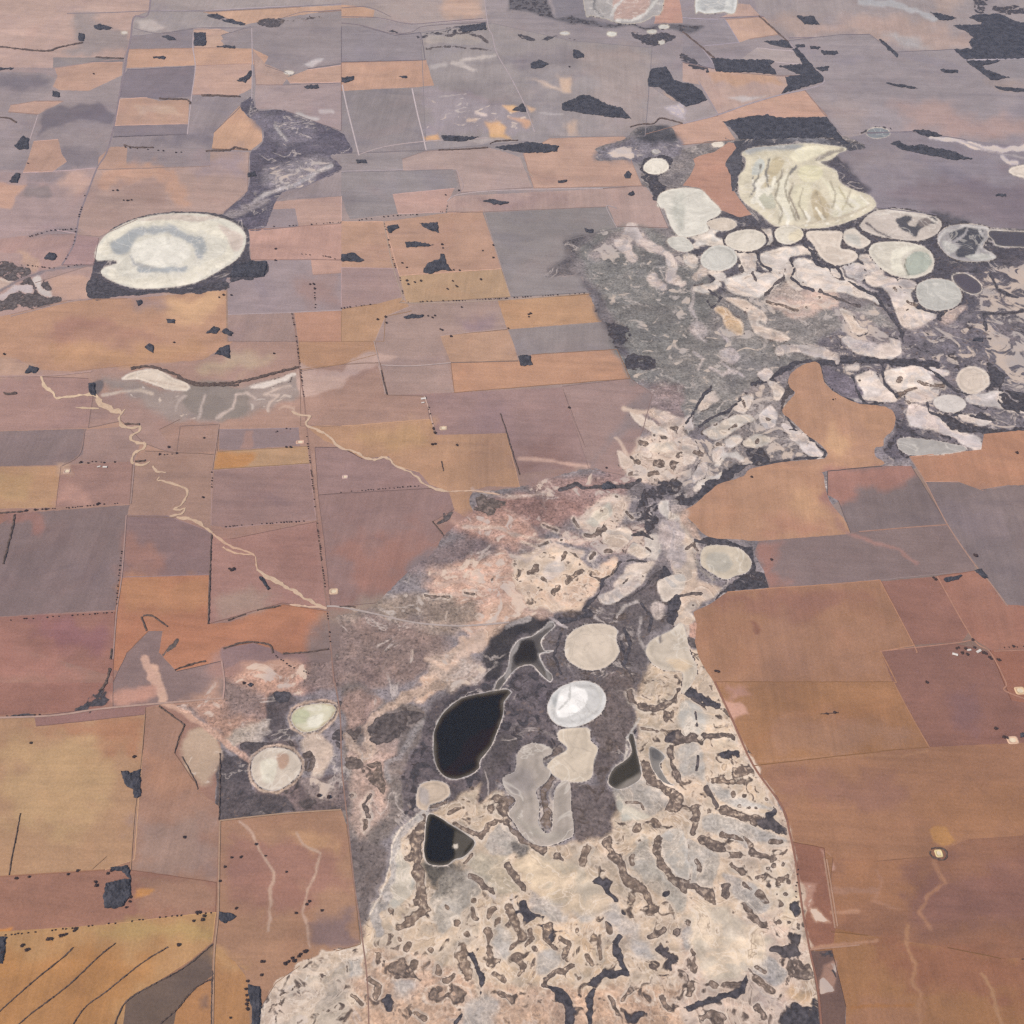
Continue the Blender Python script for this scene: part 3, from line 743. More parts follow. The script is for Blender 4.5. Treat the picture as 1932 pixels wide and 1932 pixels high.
K H f=8 r=12 d=1 k=.4 1520,1780 1560,1860
K H f=8 r=12 d=1 k=.4 1640,1740 1600,1800
K H f=8 r=12 d=1 k=.4 1820,1780 1860,1860
K I f=8 r=12 d=1 k=.4 120,1900 180,1860 240,1900
K I f=8 r=14 d=1 k=.4 420,1840 460,1900
K I f=8 r=12 d=1 k=.3 420,1600 470,1640
K I f=8 r=12 d=1 k=.3 120,1420 140,1500
K I f=8 r=12 d=1 k=.3 220,1580 260,1640
K G f=6 r=5 w=3 c=C9AE98 1632,200 1650,150 1720,112 1830,98 1900,115 1922,155 1885,220 1810,282 1720,300 1655,262 1632,200
K G f=6 r=4 w=3 c=8E7A6C 1645,200 1662,155 1726,122 1830,108 1893,122 1910,155 1878,212 1805,272 1720,289 1662,256 1645,200
K G f=6 r=6 w=3 c=C9AE98 1408,490 1424,415 1490,365 1570,352 1660,374 1712,425 1718,495 1672,565 1575,623 1480,608 1422,560 1408,490
K G f=6 r=4 w=3 c=8E7A6C 1416,490 1432,420 1495,372 1570,361 1655,382 1704,430 1709,492 1666,558 1572,614 1485,599 1431,555 1416,490
P H f=50 c=DCC6A8 980,1000 1400,1050 1500,1300 1200,1250
P I f=60 c=E2CDB2 80,1280 300,1320 500,1500 300,1700 100,1600
P H f=50 c=6E6862 465,1000 640,1000 690,1050 600,1090 520,1150 480,1120
P H f=40 c=9A9288 600,1060 720,1080 640,1180 520,1220
clip new
# ---- paddocks laid over the marsh edge
F C C08E7C 60,900 100,880 180,860 260,805 290,810 305,840 240,925 260,975 290,1010 290,1080 330,1140 390,1215 320,1230 250,1200 215,1190 160,1130 100,1065 0,1050 40,1000 70,930
O2 field F BC8E70 600,205 650,150 730,118 775,130 790,190 810,240 880,300 1000,352 1100,362 1170,380 1205,430 1190,500 1140,550 1135,590 1090,605 1090,650 1130,700 820,735 800,760 830,900 950,1085 700,1110 430,1130 300,1120 150,1108 70,1040 15,965 90,905 200,810 290,780 350,760 380,725 520,690 650,675 800,662 815,620 760,570 690,520 620,450 565,400 590,350 635,290 605,260
P F f=50 c=C69A78 620,850 780,860 800,960 700,980 620,920
P F f=60 c=B88872 430,980 700,1000 800,1080 500,1090
P F f=50 c=CBA07C 800,560 900,450 1000,560 920,640
F F 857779 820,735 1130,705 1295,705 1500,1040 1000,1075 950,1085 880,900 820,870
P F f=40 c=A87C72 790,730 1000,715 1280,708 1330,770 1150,830 1000,820 960,880 880,920 800,880
P F f=40 c=A98074 850,880 900,1000 960,1080 900,1080 840,940
F F BB886E 1285,655 1420,640 1690,612 1705,525 1900,505 1932,505 1932,805 1850,815 1690,842 1560,795 1370,792
F F 877A7D 1370,792 1560,795 1690,842 1850,815 1932,808 1932,1520 1830,1490 1735,1360 1660,1260 1500,1040
P F f=70 c=8F7F80 1500,900 1800,900 1800,1100 1600,1100
F F 8B7878 430,1130 950,1090 1000,1075 1500,1040 1650,1250 1650,1300 1100,1350 840,1375 490,1398 460,1300 405,1200
P F f=40 c=A07870 430,1140 560,1130 500,1300 620,1370 490,1398 450,1290
K F f=14 r=10 c=A27E78 940,1085 1050,1125 1230,1185 1330,1260
F F AD7E62 60,1532 150,1490 250,1420 490,1398 840,1375 1115,1350 1310,1720 1120,1755 1210,1932 180,1932 130,1860 90,1790 70,1700 80,1600
P F f=50 c=A07464 150,1480 480,1410 900,1400 1100,1450 700,1560 350,1520
P F f=70 c=AC8068 400,1600 900,1580 1200,1650 1100,1740 1100,1900 400,1900
K F f=20 r=20 c=986C5C 400,1600 430,1640
F F 9F7064 1125,1358 1440,1330 1620,1645 1580,1700 1310,1718
F F A97666 1440,1330 1650,1300 1730,1350 1830,1490 1932,1522 1932,1735 1740,1745 1640,1680
F F 986D64 1120,1755 1530,1710 1740,1760 1830,1932 @I 1932,200 1932,330 1390,365 1300,200 1190,0
P I f=60 c=8E6A68 1500,100 1700,60 1750,200 1600,250
F F A66F5E 1740,1747 1932,1737 1932,1932 @I 1932,190 1860,100
F I AC7C5A 180,-5 1195,-5 1390,365 1200,380 400,470 360,400 280,210
P I f=60 c=AC8066 500,200 1100,200 1300,340 900,390 500,430
P I f=20 c=CC9C88 230,90 300,120 370,180 300,215 250,170
P I f=30 c=B98A78 200,20 380,50 280,100
F I A87A60 400,470 1200,380 1390,365 1932,320 1932,840 1620,885 1500,935 1480,970 1380,985 1100,1010 850,990 760,920 620,890 605,830 560,700
P I f=90 c=AA7A5C 1300,640 1932,560 1932,830 1500,860
P I f=90 c=9A7060 480,560 900,520 1300,600 1200,700 700,660
K I f=10 r=6 c=B08264 400,450 650,435 940,410 1250,415 1390,380
F I 9C705C 850,990 1100,1010 1380,985 1480,970 1500,935 1620,885 1932,840 1932,1560 1800,1560 1500,1500 1050,1430 860,1390 830,1180
P I f=60 c=A6765A 860,1000 1300,1010 1200,1280 1000,1250 860,1380
P I f=90 c=8E665C 1250,1080 1932,1000 1932,1400 1300,1380
F I A97A58 840,1410 1050,1430 1500,1500 1800,1560 1932,1560 1932,2080 910,2080 925,1835 850,1520
P I f=90 c=9C6B55 1050,1440 1800,1500 1932,1800 1500,1780 1200,1640
P I f=80 c=A5775C 950,1800 1300,1780 1500,1932 960,1960
F I 9B6A5B 612,900 800,935 820,1100 865,1390 850,1500 720,1520 680,1300 640,1020
P I f=20 s=.7 c=C9A188 700,1270 760,1270 830,1370 760,1360
P I f=30 s=.45 c=B48876 640,1100 760,1150 700,1300 650,1220
P I f=20 c=BE9383 780,940 830,980 850,1060 800,1080
F I 75605F 720,1522 845,1512 925,1835 890,1932 850,2060 810,1932 760,1760
P I f=20 s=.5 c=A88272 780,1600 870,1580 860,1740 780,1760
P I f=30 d=.5 k=1 730,1522 850,1520 880,1700 780,1640
P I f=14 c=BC8858 1400,825 1445,808 1500,815 1545,880 1480,935 1430,890
K I f=16 r=9 c=AA7C64 1090,1070 1140,1130 1100,1200 1075,1240 1220,1280
K I f=16 r=12 c=A87A62 1420,1010 1490,1130 1400,1200 1340,1300 1400,1390
K I f=16 r=10 c=AC7E60 1270,1380 1270,1500 1310,1590 1290,1680 1350,1750 1330,1850 1350,1960
K I f=16 r=12 c=AE8262 1690,1640 1760,1760 1800,1960
K I f=10 r=16 c=A87C66 850,1185 1100,1170
K I f=10 r=10 c=B4866C 720,1505 900,1490 1100,1460
K I f=12 r=10 c=B4866C 840,1300 1000,1290
K I f=10 r=8 c=A8744E 940,1835 1300,1825
# ---- near left paddocks
F G B6906F 0,208 195,197 205,245 820,180 805,400 760,1000 590,1060 0,1120
P G f=90 c=C09C74 50,350 600,300 600,700 400,900 50,800
P G f=60 c=B28064 150,260 800,200 780,420 500,300
F G 9A7572 0,200 195,190 400,165 640,140 880,125 825,140 820,180 205,247 195,197 0,208
F G A88270 825,140 900,128 1050,240 990,400 1100,560 1160,640 1240,700 1240,770 1225,1130 740,1060 770,760 810,380
P G f=80 c=A5877A 800,760 1200,780 1200,1120 780,1060
P G f=60 c=B0856E 830,400 1000,450 1050,600 820,640
F G A47667 0,1120 590,1060 740,1060 1225,1130 1222,1300 1040,1318 600,1370 0,1435
P G f=60 c=A8806C 760,1080 1220,1150 1210,1290 780,1330
P G f=20 c=C98E58 760,1170 860,1165 850,1210 760,1215
P G f=16 c=D08A4C 0,1385 70,1385 40,1415 0,1415
F G B98F62 0,1435 600,1370 1040,1318 1222,1300 1200,1470 1090,1560 860,1710 712,1805 650,1932 640,2080 0,2080
P G f=90 c=B78455 0,1500 500,1540 900,1560 700,1800 500,2000 0,2050
P G f=60 c=B99764 450,1400 1180,1340 1180,1450 700,1470
F G 6F635E 1208,1475 1198,1660 1100,1732 1000,1850 905,1940 850,2080 640,2080 655,1932 712,1808 860,1712 1000,1640
F G B98458 905,1940 1000,1850 1100,1732 1198,1680 1195,2080 850,2080
P G f=30 c=8E6E5E 1150,1790 1190,1760 1190,1840 1150,1840
F G AD8369 1245,785 1600,745 1932,722 1960,800 2010,1200 2040,1480 1900,1520 1700,1600 1560,1700 1480,1830 1430,1720 1400,1690 1380,1620 1215,1500 1235,1300
P G f=90 c=A4786A 1260,900 1900,850 1950,1200 1500,1300 1300,1200
P G f=50 c=8F7571 1740,1350 2020,1280 2040,1480 1780,1500
P G f=50 c=BE9270 1600,820 1900,850 1900,1000 1750,960
F G BA8658 1215,1500 1330,1580 1390,1660 1410,1760 1420,2080 1205,2080
P G f=50 c=C09468 1215,1490 1300,1520 1380,1600 1300,1600 1220,1560
K G f=12 r=7 c=C0A08C 1360,785 1430,850 1480,960 1550,1080 1530,1200 1520,1400
K G f=12 r=7 c=C0A08C 1680,850 1720,920 1810,970 1790,1080 1740,1180 1710,1300 1740,1380 1750,1500
clip off
P G f=14 w=30 c=CDB8A2 d=.34 k=.4 1460,1990 1465,1880 1500,1800 1580,1690 1700,1590 1850,1530 1932,1515 1932,1600 1750,1680 1640,1760 1560,1850 1540,1990
P H f=14 w=30 c=CDB8A2 d=.34 k=.4 -20,1520 60,1500 120,1470 130,1540 60,1570 -20,1580
P F f=24 w=26 c=BFA494 20,960 60,1010 120,1080 100,1110 40,1060 0,990
P I f=14 w=24 c=CDB29A d=.2 k=.4 270,200 330,300 400,450 470,570 560,690 540,720 440,580 360,440 280,260
P I f=14 w=24 c=C9AE98 d=.3 k=.4 560,700 610,850 645,1020 690,1320 720,1480 690,1480 650,1300 610,1020 580,860 540,740
P G f=30 d=.85 k=1 400,165 470,110 560,20 600,10 600,100 540,140
P G f=8 d=.9 k=1 50,180 200,176 200,190 50,196
K D f=16 r=13 d=.8 k=.7 1010,1700 930,1770
# sandy lines and speckle near the crescent lake
P D f=40 c=A0908A s=.35 560,230 700,225 1060,285 1690,185 1700,300 1450,400 1250,430 1000,430 700,310
P D f=30 c=8F847E 1080,250 1400,260 1400,400 1300,430 1060,400
P D f=14 c=D9CDC4 1430,240 1560,215 1680,170 1690,190 1560,250 1450,260
P D f=20 c=C2A498 1700,130 1800,150 1932,170 1932,250 1720,310
P E f=20 c=C2A498 0,170 120,80 320,80 200,130 60,200 0,210
K D f=10 r=8 c=C8B6A8 580,310 700,290 800,280 860,300
K D f=10 r=6 c=B8A8A0 990,390 1010,340 1050,310
K D f=10 r=6 c=B8A8A0 1120,430 1140,380 1160,310
K D f=10 r=7 c=C0AEA4 1220,430 1320,380 1340,300 1400,290 1450,320
K D f=10 r=7 c=C4B0A4 1520,390 1530,340 1580,310 1500,300 1640,250
K D f=10 r=6 c=BEA090 1580,385 1610,370 1660,380 1660,400 1700,420
P D f=30 c=B89684 -10,60 100,100 200,190 0,210
P D f=14 c=7B7274 500,235 575,230 575,290 520,310
P A f=20 d=.75 k=.8 0,1500 120,1488 170,1560 170,1600 0,1600
P A f=20 d=.8 k=.8 -60,1740 60,1650 200,1570 280,1590 320,1660 360,1700 200,1740 0,1800 -10,1880 -60,1900
K A f=10 r=16 c=C4B6B8 20,1680 100,1640 180,1640
K A f=10 r=18 c=CFC4C0 215,1580 230,1640 290,1660
P A f=30 c=C9A393 280,1590 380,1560 500,1570 500,1680 380,1690 310,1640
P A f=24 c=C2A090 80,1430 180,1450 250,1500 190,1530
P A f=10 c=C9AEA2 0,1570 60,1590 20,1640 0,1640
P A f=20 c=9A8A90 150,1330 290,1300 420,1300 400,1330
K A f=8 r=7 c=8F8288 -30,1660 180,1560 330,1515 540,1500 650,1495
K A f=20 r=20 c=9C8C90 160,1080 280,1090
# dark scrub belts
O scrub A 6E6879 1360,600 1420,545 1450,615 1500,625 1600,625 1760,680 1932,750 @B 30,790 60,860 -60,880 @A 1932,960 1740,1045 1600,1090 1540,1190 1520,1240 1490,1295 1400,1300 1260,1215 1400,1080 1415,870 1440,850 1490,800 1485,690 1420,670
P A f=30 s=.25 c=7F7986 1400,640 1700,680 1800,780 1600,820 1500,760
P A f=30 s=.4 c=8F8890 1500,950 1800,900 1900,930 1740,1030 1560,1080
K A f=14 r=10 c=BDB4B8 1400,1180 1500,1100 1640,1050 1780,980 1880,940
K A f=14 r=8 c=B8B0B6 1560,700 1620,790
K A f=14 r=8 c=C4BCC0 1790,680 1680,650
P A f=20 c=9C9298 1270,1220 1500,1120 1500,1160 1300,1240
K A f=10 r=14 c=C6B8BC 1810,630 1880,640
O scrub A 5F5B66 560,1390 528,1500 515,1690 700,1672 900,1655 1278,1640 1285,1575 1495,1562 1510,1480 1420,1472 1402,1300 1300,1230 1150,1200 950,1200 760,1235 630,1300
P A f=10 d=1 k=1 530,1560 700,1640 1000,1630 1270,1600 1490,1560 1500,1485 1300,1480 1280,1640 900,1655 520,1690
O scrub C 62606C 240,780 300,800 500,760 820,790 1030,825 1030,842 940,850 870,830 600,818 420,835 345,865 335,900 330,960 300,1060 280,1080 270,980 242,928 285,860 305,822
P C f=60 c=8A8892 380,790 700,790 800,815 500,815
P B f=20 c=77727F d=.5 k=1 940,30 1080,0 1160,-20 1180,60 1300,90 1500,120 1700,145 1900,130 @C 120,150 0,190 @B 1850,170 1700,160 1400,145 1250,130 1120,85 990,65
P B f=20 c=8C8594 d=.2 1180,0 1380,0 1420,90 1500,120 1300,90 1200,50
P B f=20 d=.5 k=1 430,185 700,150 860,170 760,200 500,210
P B f=16 d=.75 k=1 1650,200 1800,180 1880,210 1840,250 1720,240
P B f=16 d=.75 k=1 1000,180 1050,220 1150,225 1250,200 1330,225 1300,210 1200,190 1100,215 1060,190
K B f=8 r=8 d=1 k=.8 560,215 700,195 800,210 830,240
P B f=10 c=B2A6A6 480,220 520,195 600,210 720,200 800,230 810,250 640,250 480,245
K B f=6 r=5 d=1 k=.8 480,275 650,262 850,285
P B f=16 d=.6 k=1 200,180 300,185 400,180 300,200
P A f=10 d=.8 k=.9 1440,130 1480,115 1600,98 1580,150 1480,155
P A f=16 d=.5 k=.6 1600,110 1820,75 1820,100 1640,120
P C f=20 d=.7 k=1 -10,350 200,400 -10,290
P C f=20 d=.65 k=1 1760,40 1860,20 1932,60 1932,110 1860,80
P C f=14 d=.6 k=1 1620,0 1740,0 1740,25 1650,20
clip last
# ---- salt lakes (name|label)
L A DCD8CC 545,1470 545,1410 590,1340 660,1290 780,1240 960,1211 1140,1212 1280,1245 1370,1300 1390,1370 1345,1460 1240,1530 1100,1600 900,1630 740,1625 620,1580 572,1540 600,1512 665,1490 660,1474 600,1472 |large oval salt lake with grey rings, set in dark scrub in the left farmland
K A f=14 r=30 c=E8E2D2 590,1420 640,1340 800,1280 1000,1260 1200,1290 1340,1360 1280,1470 1050,1580 780,1600 650,1560
K A f=24 r=22 w=16 c=AFB3B8 660,1420 700,1350 820,1310 950,1300 1060,1350 1130,1400 1130,1450
P A f=24 w=14 c=A9AEB3 620,1380 720,1340 780,1340 720,1420 660,1440
P A f=24 w=14 c=ABB0B4 1080,1360 1150,1350 1170,1420 1120,1440
K A f=14 r=16 c=AEB3B8 800,1520 950,1530 1050,1520
K A f=14 r=9 c=B5B5B5 740,1440 760,1490 860,1510 1000,1490
P A f=20 c=E9E6DC 740,1400 850,1350 1000,1350 1080,1430 1000,1500 900,1510 760,1460
P A f=14 c=CDBFB5 780,1250 960,1215 1140,1215 1240,1240 1000,1250
P A f=14 c=D8C8BE 1240,1280 1370,1320 1370,1400 1320,1420 1290,1340
P A f=8 c=9C98A0 560,1480 660,1478 620,1500 580,1520
L B B5AEB4 1368,-10 1380,50 1420,85 1510,108 1600,132 1700,122 1760,90 1820,30 1830,-20 |salt lake with a pink middle cut by the top edge of the picture
P B f=10 c=C9A9A6 1540,60 1600,10 1720,0 1740,40 1660,100 1580,105
K B f=6 r=8 c=D6D0D4 1530,80 1560,30 1620,-20
K B f=6 r=8 c=DAD5D8 1560,112 1640,118 1720,80 1780,0
K B f=6 r=6 c=8F8B94 1480,90 1420,40 1440,-20
L C D8D8DE 72,35 110,5 200,-8 290,8 305,35 225,65 140,75 90,62 |white oval salt lake near the top edge with a dark shore on its right
P C f=8 c=C0C0C8 100,20 180,0 240,20 170,45
L B DDDAD8 e:1530,192,26,12 |small white salt pond alone on mauve ground near the top
L B CFCBCC e:1758,178,26,9 |small white salt pond in speckled scrub near the top
L B CFCBCC e:1825,152,28,10 |thin white salt pond beside the dark scrub near the top
L B D4CFCE e:1813,240,16,9 |tiny white salt pond at the lower edge of the speckled scrub
L B D6D2D6 e:1266,188,26,7 |thin white salt pond between two dark shore lines
L A E6DDDC e:1636,411,26,9 |small white salt pond at the tip of a salmon field
L A E0D4D4 e:704,184,14,7 |tiny white salt pond beside the far road
L C E9DDD2 e:200,817,31,15 |small bright salt pond at the corner of the salmon field
L B EDE5DA e:1782,942,70,44 |bright white oval salt lake ringed by a dark shore
L B BFB8BC e:1780,858,20,9 |tiny pale pond in the dark scrub above the bright oval lake
L C DDD3BD 318,1000 350,960 360,900 335,872 360,850 420,835 560,822 700,812 800,820 925,840 885,865 830,905 780,915 810,940 870,972 890,1030 960,1072 1060,1110 1092,1165 1030,1212 920,1260 780,1290 640,1290 520,1275 440,1210 370,1160 325,1110 |largest salt lake, cream and yellow with folded banks, below the dark plantation
P C f=24 c=A9AAAE 350,850 560,825 680,815 640,850 480,860 380,880
P C f=6 c=CDCFCA 410,920 440,895 465,920 440,980 390,985
P C f=10 c=CFC0A2 500,910 540,890 570,920 520,1000 470,1060 470,980
P C f=8 c=EEE6CC 610,880 680,830 780,830 800,860 700,905 640,910
P C f=8 c=E4DCBC 650,990 660,950 720,930 790,960 780,1010 700,1030
P C f=14 c=E2DAC0 620,1060 720,1040 720,1150 680,1230 640,1180
P C f=14 c=EEE8D4 530,1030 600,980 590,1100 640,1240 560,1240 530,1150
P C f=14 c=EAE3CB 780,1000 850,1060 1000,1110 1050,1150 960,1210 860,1240 860,1150
P C f=14 c=C9B99C 740,1080 780,1090 840,1180 820,1260 760,1250 740,1180
P C f=8 c=C8C6B4 430,1110 500,1090 520,1180 440,1160
K C f=5 r=6 c=8D8888 400,1000 415,1070 385,1110
K C f=5 r=7 c=8D8888 620,950 600,990 640,940
K C f=5 r=5 c=9B948C 480,930 470,1000 500,1080
K C f=5 r=5 c=A59A8C 620,1040 600,1100 630,1180 660,1240
K C f=5 r=5 c=A59A8C 560,960 550,1010 500,1060
K C f=5 r=5 c=B5A68E 760,1090 800,1180 810,1260
K C f=6 r=16 c=EFE9DA 430,1080 440,1020 470,1000
K C f=6 r=14 c=F0EADC 400,1140 450,1080 500,1070
K C f=6 r=12 c=A59C94 760,905 840,860 900,850
K C f=6 r=5 c=C9BFA0 880,1060 930,1130 900,1200
K C f=6 r=9 w=6 c=F2EDE0 400,1020 430,1060 420,1130 460,1180
K C f=6 r=8 w=6 c=F2EDE0 560,1180 600,1230 590,1280
K C f=6 r=8 w=6 c=F4EFE2 690,1200 720,1240 700,1280
K C f=6 r=8 w=6 c=F2ECDC 760,1180 800,1240 820,1270
K C f=6 r=9 w=6 c=F2ECDC 860,1160 900,1200 880,1250
K C f=6 r=9 w=6 c=F2ECDC 940,1120 1000,1160 960,1220
K C f=6 r=7 w=6 c=F2ECDC 1010,1110 1060,1160 1020,1190
K C f=6 r=6 w=6 c=B3AA98 540,1040 520,1120 560,1200 550,1260
K C f=6 r=5 w=6 c=B3AA98 600,980 570,1060 600,1150 640,1250
K C f=6 r=5 w=6 c=B8AE9A 680,1060 660,1160 700,1240
K C f=6 r=5 w=6 c=B8AE9A 830,1030 870,1100 850,1180
K C f=6 r=5 w=6 c=BDB39F 950,1080 930,1140 970,1180
K C f=6 r=6 w=6 c=8F8A86 440,930 430,1000 400,1050
K C f=6 r=6 w=6 c=8F8A86 490,900 470,960 480,1020
K C f=6 r=8 w=6 c=F2ECDC 520,1000 510,1060 480,1100
K C f=10 r=8 c=CFC3AE 700,1270 900,1240 1060,1160
L C E2DED5 0,1066 100,1075 160,1130 214,1188 200,1220 135,1255 140,1310 0,1342 @B 1880,1300 1850,1240 1830,1180 1790,1165 1800,1105 1860,1075 |big pale rounded salt lake left of the salmon strip of land
P B f=30 c=C9C8C0 1860,1150 1932,1100 1932,1300 1880,1260
L C DDCEC0 140,1262 200,1236 270,1240 305,1272 260,1302 180,1298 |small peach salt pan joined to the big rounded lake
L B D3D0C9 1850,1352 1932,1340 @C 40,1368 62,1402 30,1422 @B 1905,1418 1860,1390 |small oval pond lowest on the left of the lake chain
L C E0D7CA e:358,1360,110,62 r=16 |round cream lake in a broad dark ring, left of centre in the chain
L C D2D0CA e:205,1462,102,71 |round pale grey lake just below the cream ringed lake
L C E2DACB e:600,1328,82,50 r=10 |oval lake touching the lower shore of the largest salt lake
P C f=16 c=E4D8BE 600,1320 680,1300 670,1370 600,1360
L C E0D1C4 698,1325 740,1308 810,1310 905,1318 890,1400 960,1420 992,1450 960,1482 870,1500 790,1460 745,1390 r=8 |boot-shaped peach salt flat in the middle of the lake chain
L C E0D4C8 915,1315 970,1295 1010,1330 1062,1370 1005,1405 925,1375 r=8 |small pointed salt pan right of the boot-shaped flat
P C f=16 c=CFCBC4 930,1330 1000,1340 1000,1400 930,1370
L C CFC3BC 1010,1270 1080,1202 1200,1185 1380,1215 1462,1258 1430,1325 1330,1360 1160,1345 1040,1310 r=10 |oval lake with a dark forked pool inside it
P C f=5 c=615F69 1208,1240 1290,1218 1305,1240 1270,1262 1310,1280 1350,1240 1420,1228 1435,1262 1390,1270 1340,1300 1320,1342 1280,1320 1230,1290
P C f=8 c=8A7F80 1340,1240 1400,1230 1400,1270 1340,1280
K C f=5 r=6 c=7A7278 1040,1260 1100,1310 1180,1345
K C f=5 r=6 c=E5DCD4 1090,1215 1200,1195 1380,1225 1440,1262
L C A9A4A8 1445,1345 1490,1290 1600,1270 1720,1285 1735,1330 1700,1400 1775,1450 1700,1478 1570,1472 1480,1425 r=8 |lake split by pale curved bars into dark pools, near the right edge
P C f=6 c=5E5D68 1515,1312 1600,1285 1690,1300 1705,1370 1650,1440 1560,1455 1545,1420 1575,1385 1520,1350
K C f=5 r=7 c=ABA6AB 1535,1360 1590,1330 1610,1290
K C f=5 r=8 c=B8B4B6 1670,1290 1705,1350 1670,1430
K C f=5 r=8 c=CBC6C6 1450,1360 1490,1310 1600,1280 1720,1295
P C f=8 c=C6C4C2 1470,1360 1520,1370 1560,1400 1510,1430 1475,1400
P C f=8 c=C9C8C4 1600,1450 1700,1430 1770,1450 1690,1475
L C 635F6B 1735,1310 1850,1310 1960,1340 1960,1390 1840,1395 1760,1360 |dark pool with a thin pale outline at the right edge
L C DAD3C6 1055,1420 1100,1375 1250,1370 1370,1400 1418,1460 1405,1535 1300,1575 1190,1555 1100,1495 r=8 |lake with a white crescent around pale green water
P C f=6 c=EBE6D6 1195,1420 1290,1398 1350,1400 1270,1440 1230,1490 1260,1560 1190,1540 1175,1490
P C f=6 c=B5BDB2 1260,1480 1320,1430 1390,1440 1400,1500 1330,1555 1270,1560
K C f=4 r=4 c=8F8C80 1260,1470 1250,1510 1280,1560
L C C2C1BC 1322,1650 1340,1605 1400,1582 1480,1582 1545,1610 1578,1670 1560,1720 1500,1750 1420,1755 1350,1725 r=9 |round grey salt lake below the crescent lake
L C 655F6C 1530,1562 1600,1550 1680,1602 1688,1648 1630,1662 1560,1620 |dark oval pool outlined by a thin pale shore
L C E4D6CC 1895,940 1950,905 2050,910 2050,1040 1945,1035 1905,1000 |salt lake cut by the right edge beside the pale creek
L C 8E939E 1042,750 1060,732 1110,724 1160,736 1172,762 1120,780 1060,775 |grey shallow lake alone in the mauve field
L F D8C9BA 1552,215 1580,160 1650,142 1720,180 1735,235 1700,275 1640,298 1580,275 |round peach salt pan against a dark wedge of scrub
L F D8D1CB 1420,345 1450,312 1520,305 1590,330 1598,370 1540,400 1460,390 |small white salt lake with blurred rings
L F B3AFAB 1220,580 1240,548 1400,560 1600,600 1560,625 1440,640 1300,642 1235,615 r=6 |long grey lake at the foot of the peninsula field
L F D0C3AE 112,1180 160,1155 250,1160 330,1180 385,1242 370,1300 300,1325 240,1345 150,1300 103,1258 r=8 |cream and grey salt lake at the notch of the right fields
P F f=24 c=B9B3A6 130,1200 230,1190 280,1260 240,1310 140,1280
L E D9CAB7 1268,1720 1290,1660 1370,1610 1480,1600 1558,1632 1553,1690 1570,1765 1500,1840 1400,1860 1310,1825 1270,1780 r=9 |round cream salt lake above the white one in dark scrub
L E CDC0AE 1725,1755 1760,1690 1860,1640 1932,1600 @F 40,1760 80,1870 @E 1932,1990 1932,1875 1840,1862 1760,1820 r=6 |long grey and cream salt flat along the foot of the right fields
K E f=6 r=10 c=8F8682 1805,1700 1808,1660
P E f=30 c=DBC4A6 1850,1800 1932,1800 @F 60,1840 @E 1932,1870
L E 5E5A5C 950,1830 960,1760 1010,1690 1080,1670 1150,1620 1180,1590 1205,1610 1130,1690 1150,1755 1195,1752 1120,1770 1150,1850 1190,1890 1180,1925 1120,1870 1080,1830 1010,1840 960,1880 870,2000 880,1930 930,1880 |grey branching lake with pale arms above the black lake
P E f=14 c=3E3B3F 970,1800 1010,1710 1080,1690 1110,1780 1060,1830 1000,1850
K E f=8 r=12 c=9A9696 940,1900 950,1790 1010,1690 1180,1600
K E f=8 r=12 c=918E8E 1120,1770 1150,1850 1180,1910
L H 241E1C 522,330 535,250 585,165 680,90 820,55 945,38 960,55 920,110 915,180 880,280 840,370 785,440 780,480 730,520 640,545 570,515 530,440 r=7 |black egg-shaped lake, the largest dark water
P H f=60 c=382C2A 700,300 850,250 780,420 650,520 600,480
L H D0D0CE 1185,200 1168,130 1210,50 1290,5 1380,-10 1460,22 1498,90 1470,170 1400,222 1310,252 1235,240 r=9 |round white salt lake with cracked bright crust in dark scrub
P H f=5 c=F3F3F0 1225,185 1208,100 1250,35 1320,20 1385,55 1375,130 1310,185 1250,200
K H f=4 r=5 c=C9C9C6 1290,10 1290,90 1230,150
P H f=14 c=B9BCBC 1180,80 1230,40 1210,150
K H f=6 r=4 c=DDDCD6 1440,20 1480,110 1400,190
L H D4C5B0 1235,270 1320,258 1400,262 1410,330 1450,370 1430,440 1405,545 1290,560 1220,535 1165,480 1200,430 1280,375 1230,320 r=5 |cream salt channel below the round white lake
L H B4A99F 1105,345 1185,372 1188,400 1140,430 1152,480 1185,500 1160,560 1100,610 1120,700 1112,790 1150,850 1192,840 1200,740 1215,600 1285,562 1300,720 1312,850 1260,890 1150,922 1050,885 980,790 950,740 990,670 930,600 920,540 985,500 1000,400 1050,355 r=7 |grey U-shaped salt lake folded round a scrubby ridge
P H f=50 c=A39A96 930,520 1050,480 1100,600 980,640
P H f=50 c=B9B0A4 1000,720 1100,820 1250,860 1100,880
L H CDB9A4 428,640 450,578 530,556 600,580 612,630 570,668 500,690 480,725 430,700 r=6 |small comma-shaped cream lake left of the grey ones
P H f=24 c=B5AAA4 440,600 500,620 480,690 440,680
L H 2A2825 480,790 500,744 560,765 610,800 660,830 715,865 755,905 730,950 690,985 640,1000 600,1030 540,1035 490,1020 468,960 474,880 |black triangular pool in the pale flats
P H f=22 c=5E5954 640,850 700,870 740,900 690,960 650,1010 630,950
K H f=6 r=14 w=2 c=D8CDBE 645,925
L H 4A4643 1512,565 1540,490 1620,430 1645,380 1625,310 1650,290 1672,390 1690,470 1692,540 1620,590 1560,600 r=5 |dark tadpole-shaped pool with its tail pointing up
P H f=30 c=8C857E 1560,600 1690,500 1720,600 1600,640
L H 8F8A86 1745,370 1790,380 1830,420 1800,470 1850,560 1880,580 1820,560 1760,480 |grey crooked pool among dark ridges
P H f=24 c=6A686A 1740,380 1800,380 1800,430 1760,440
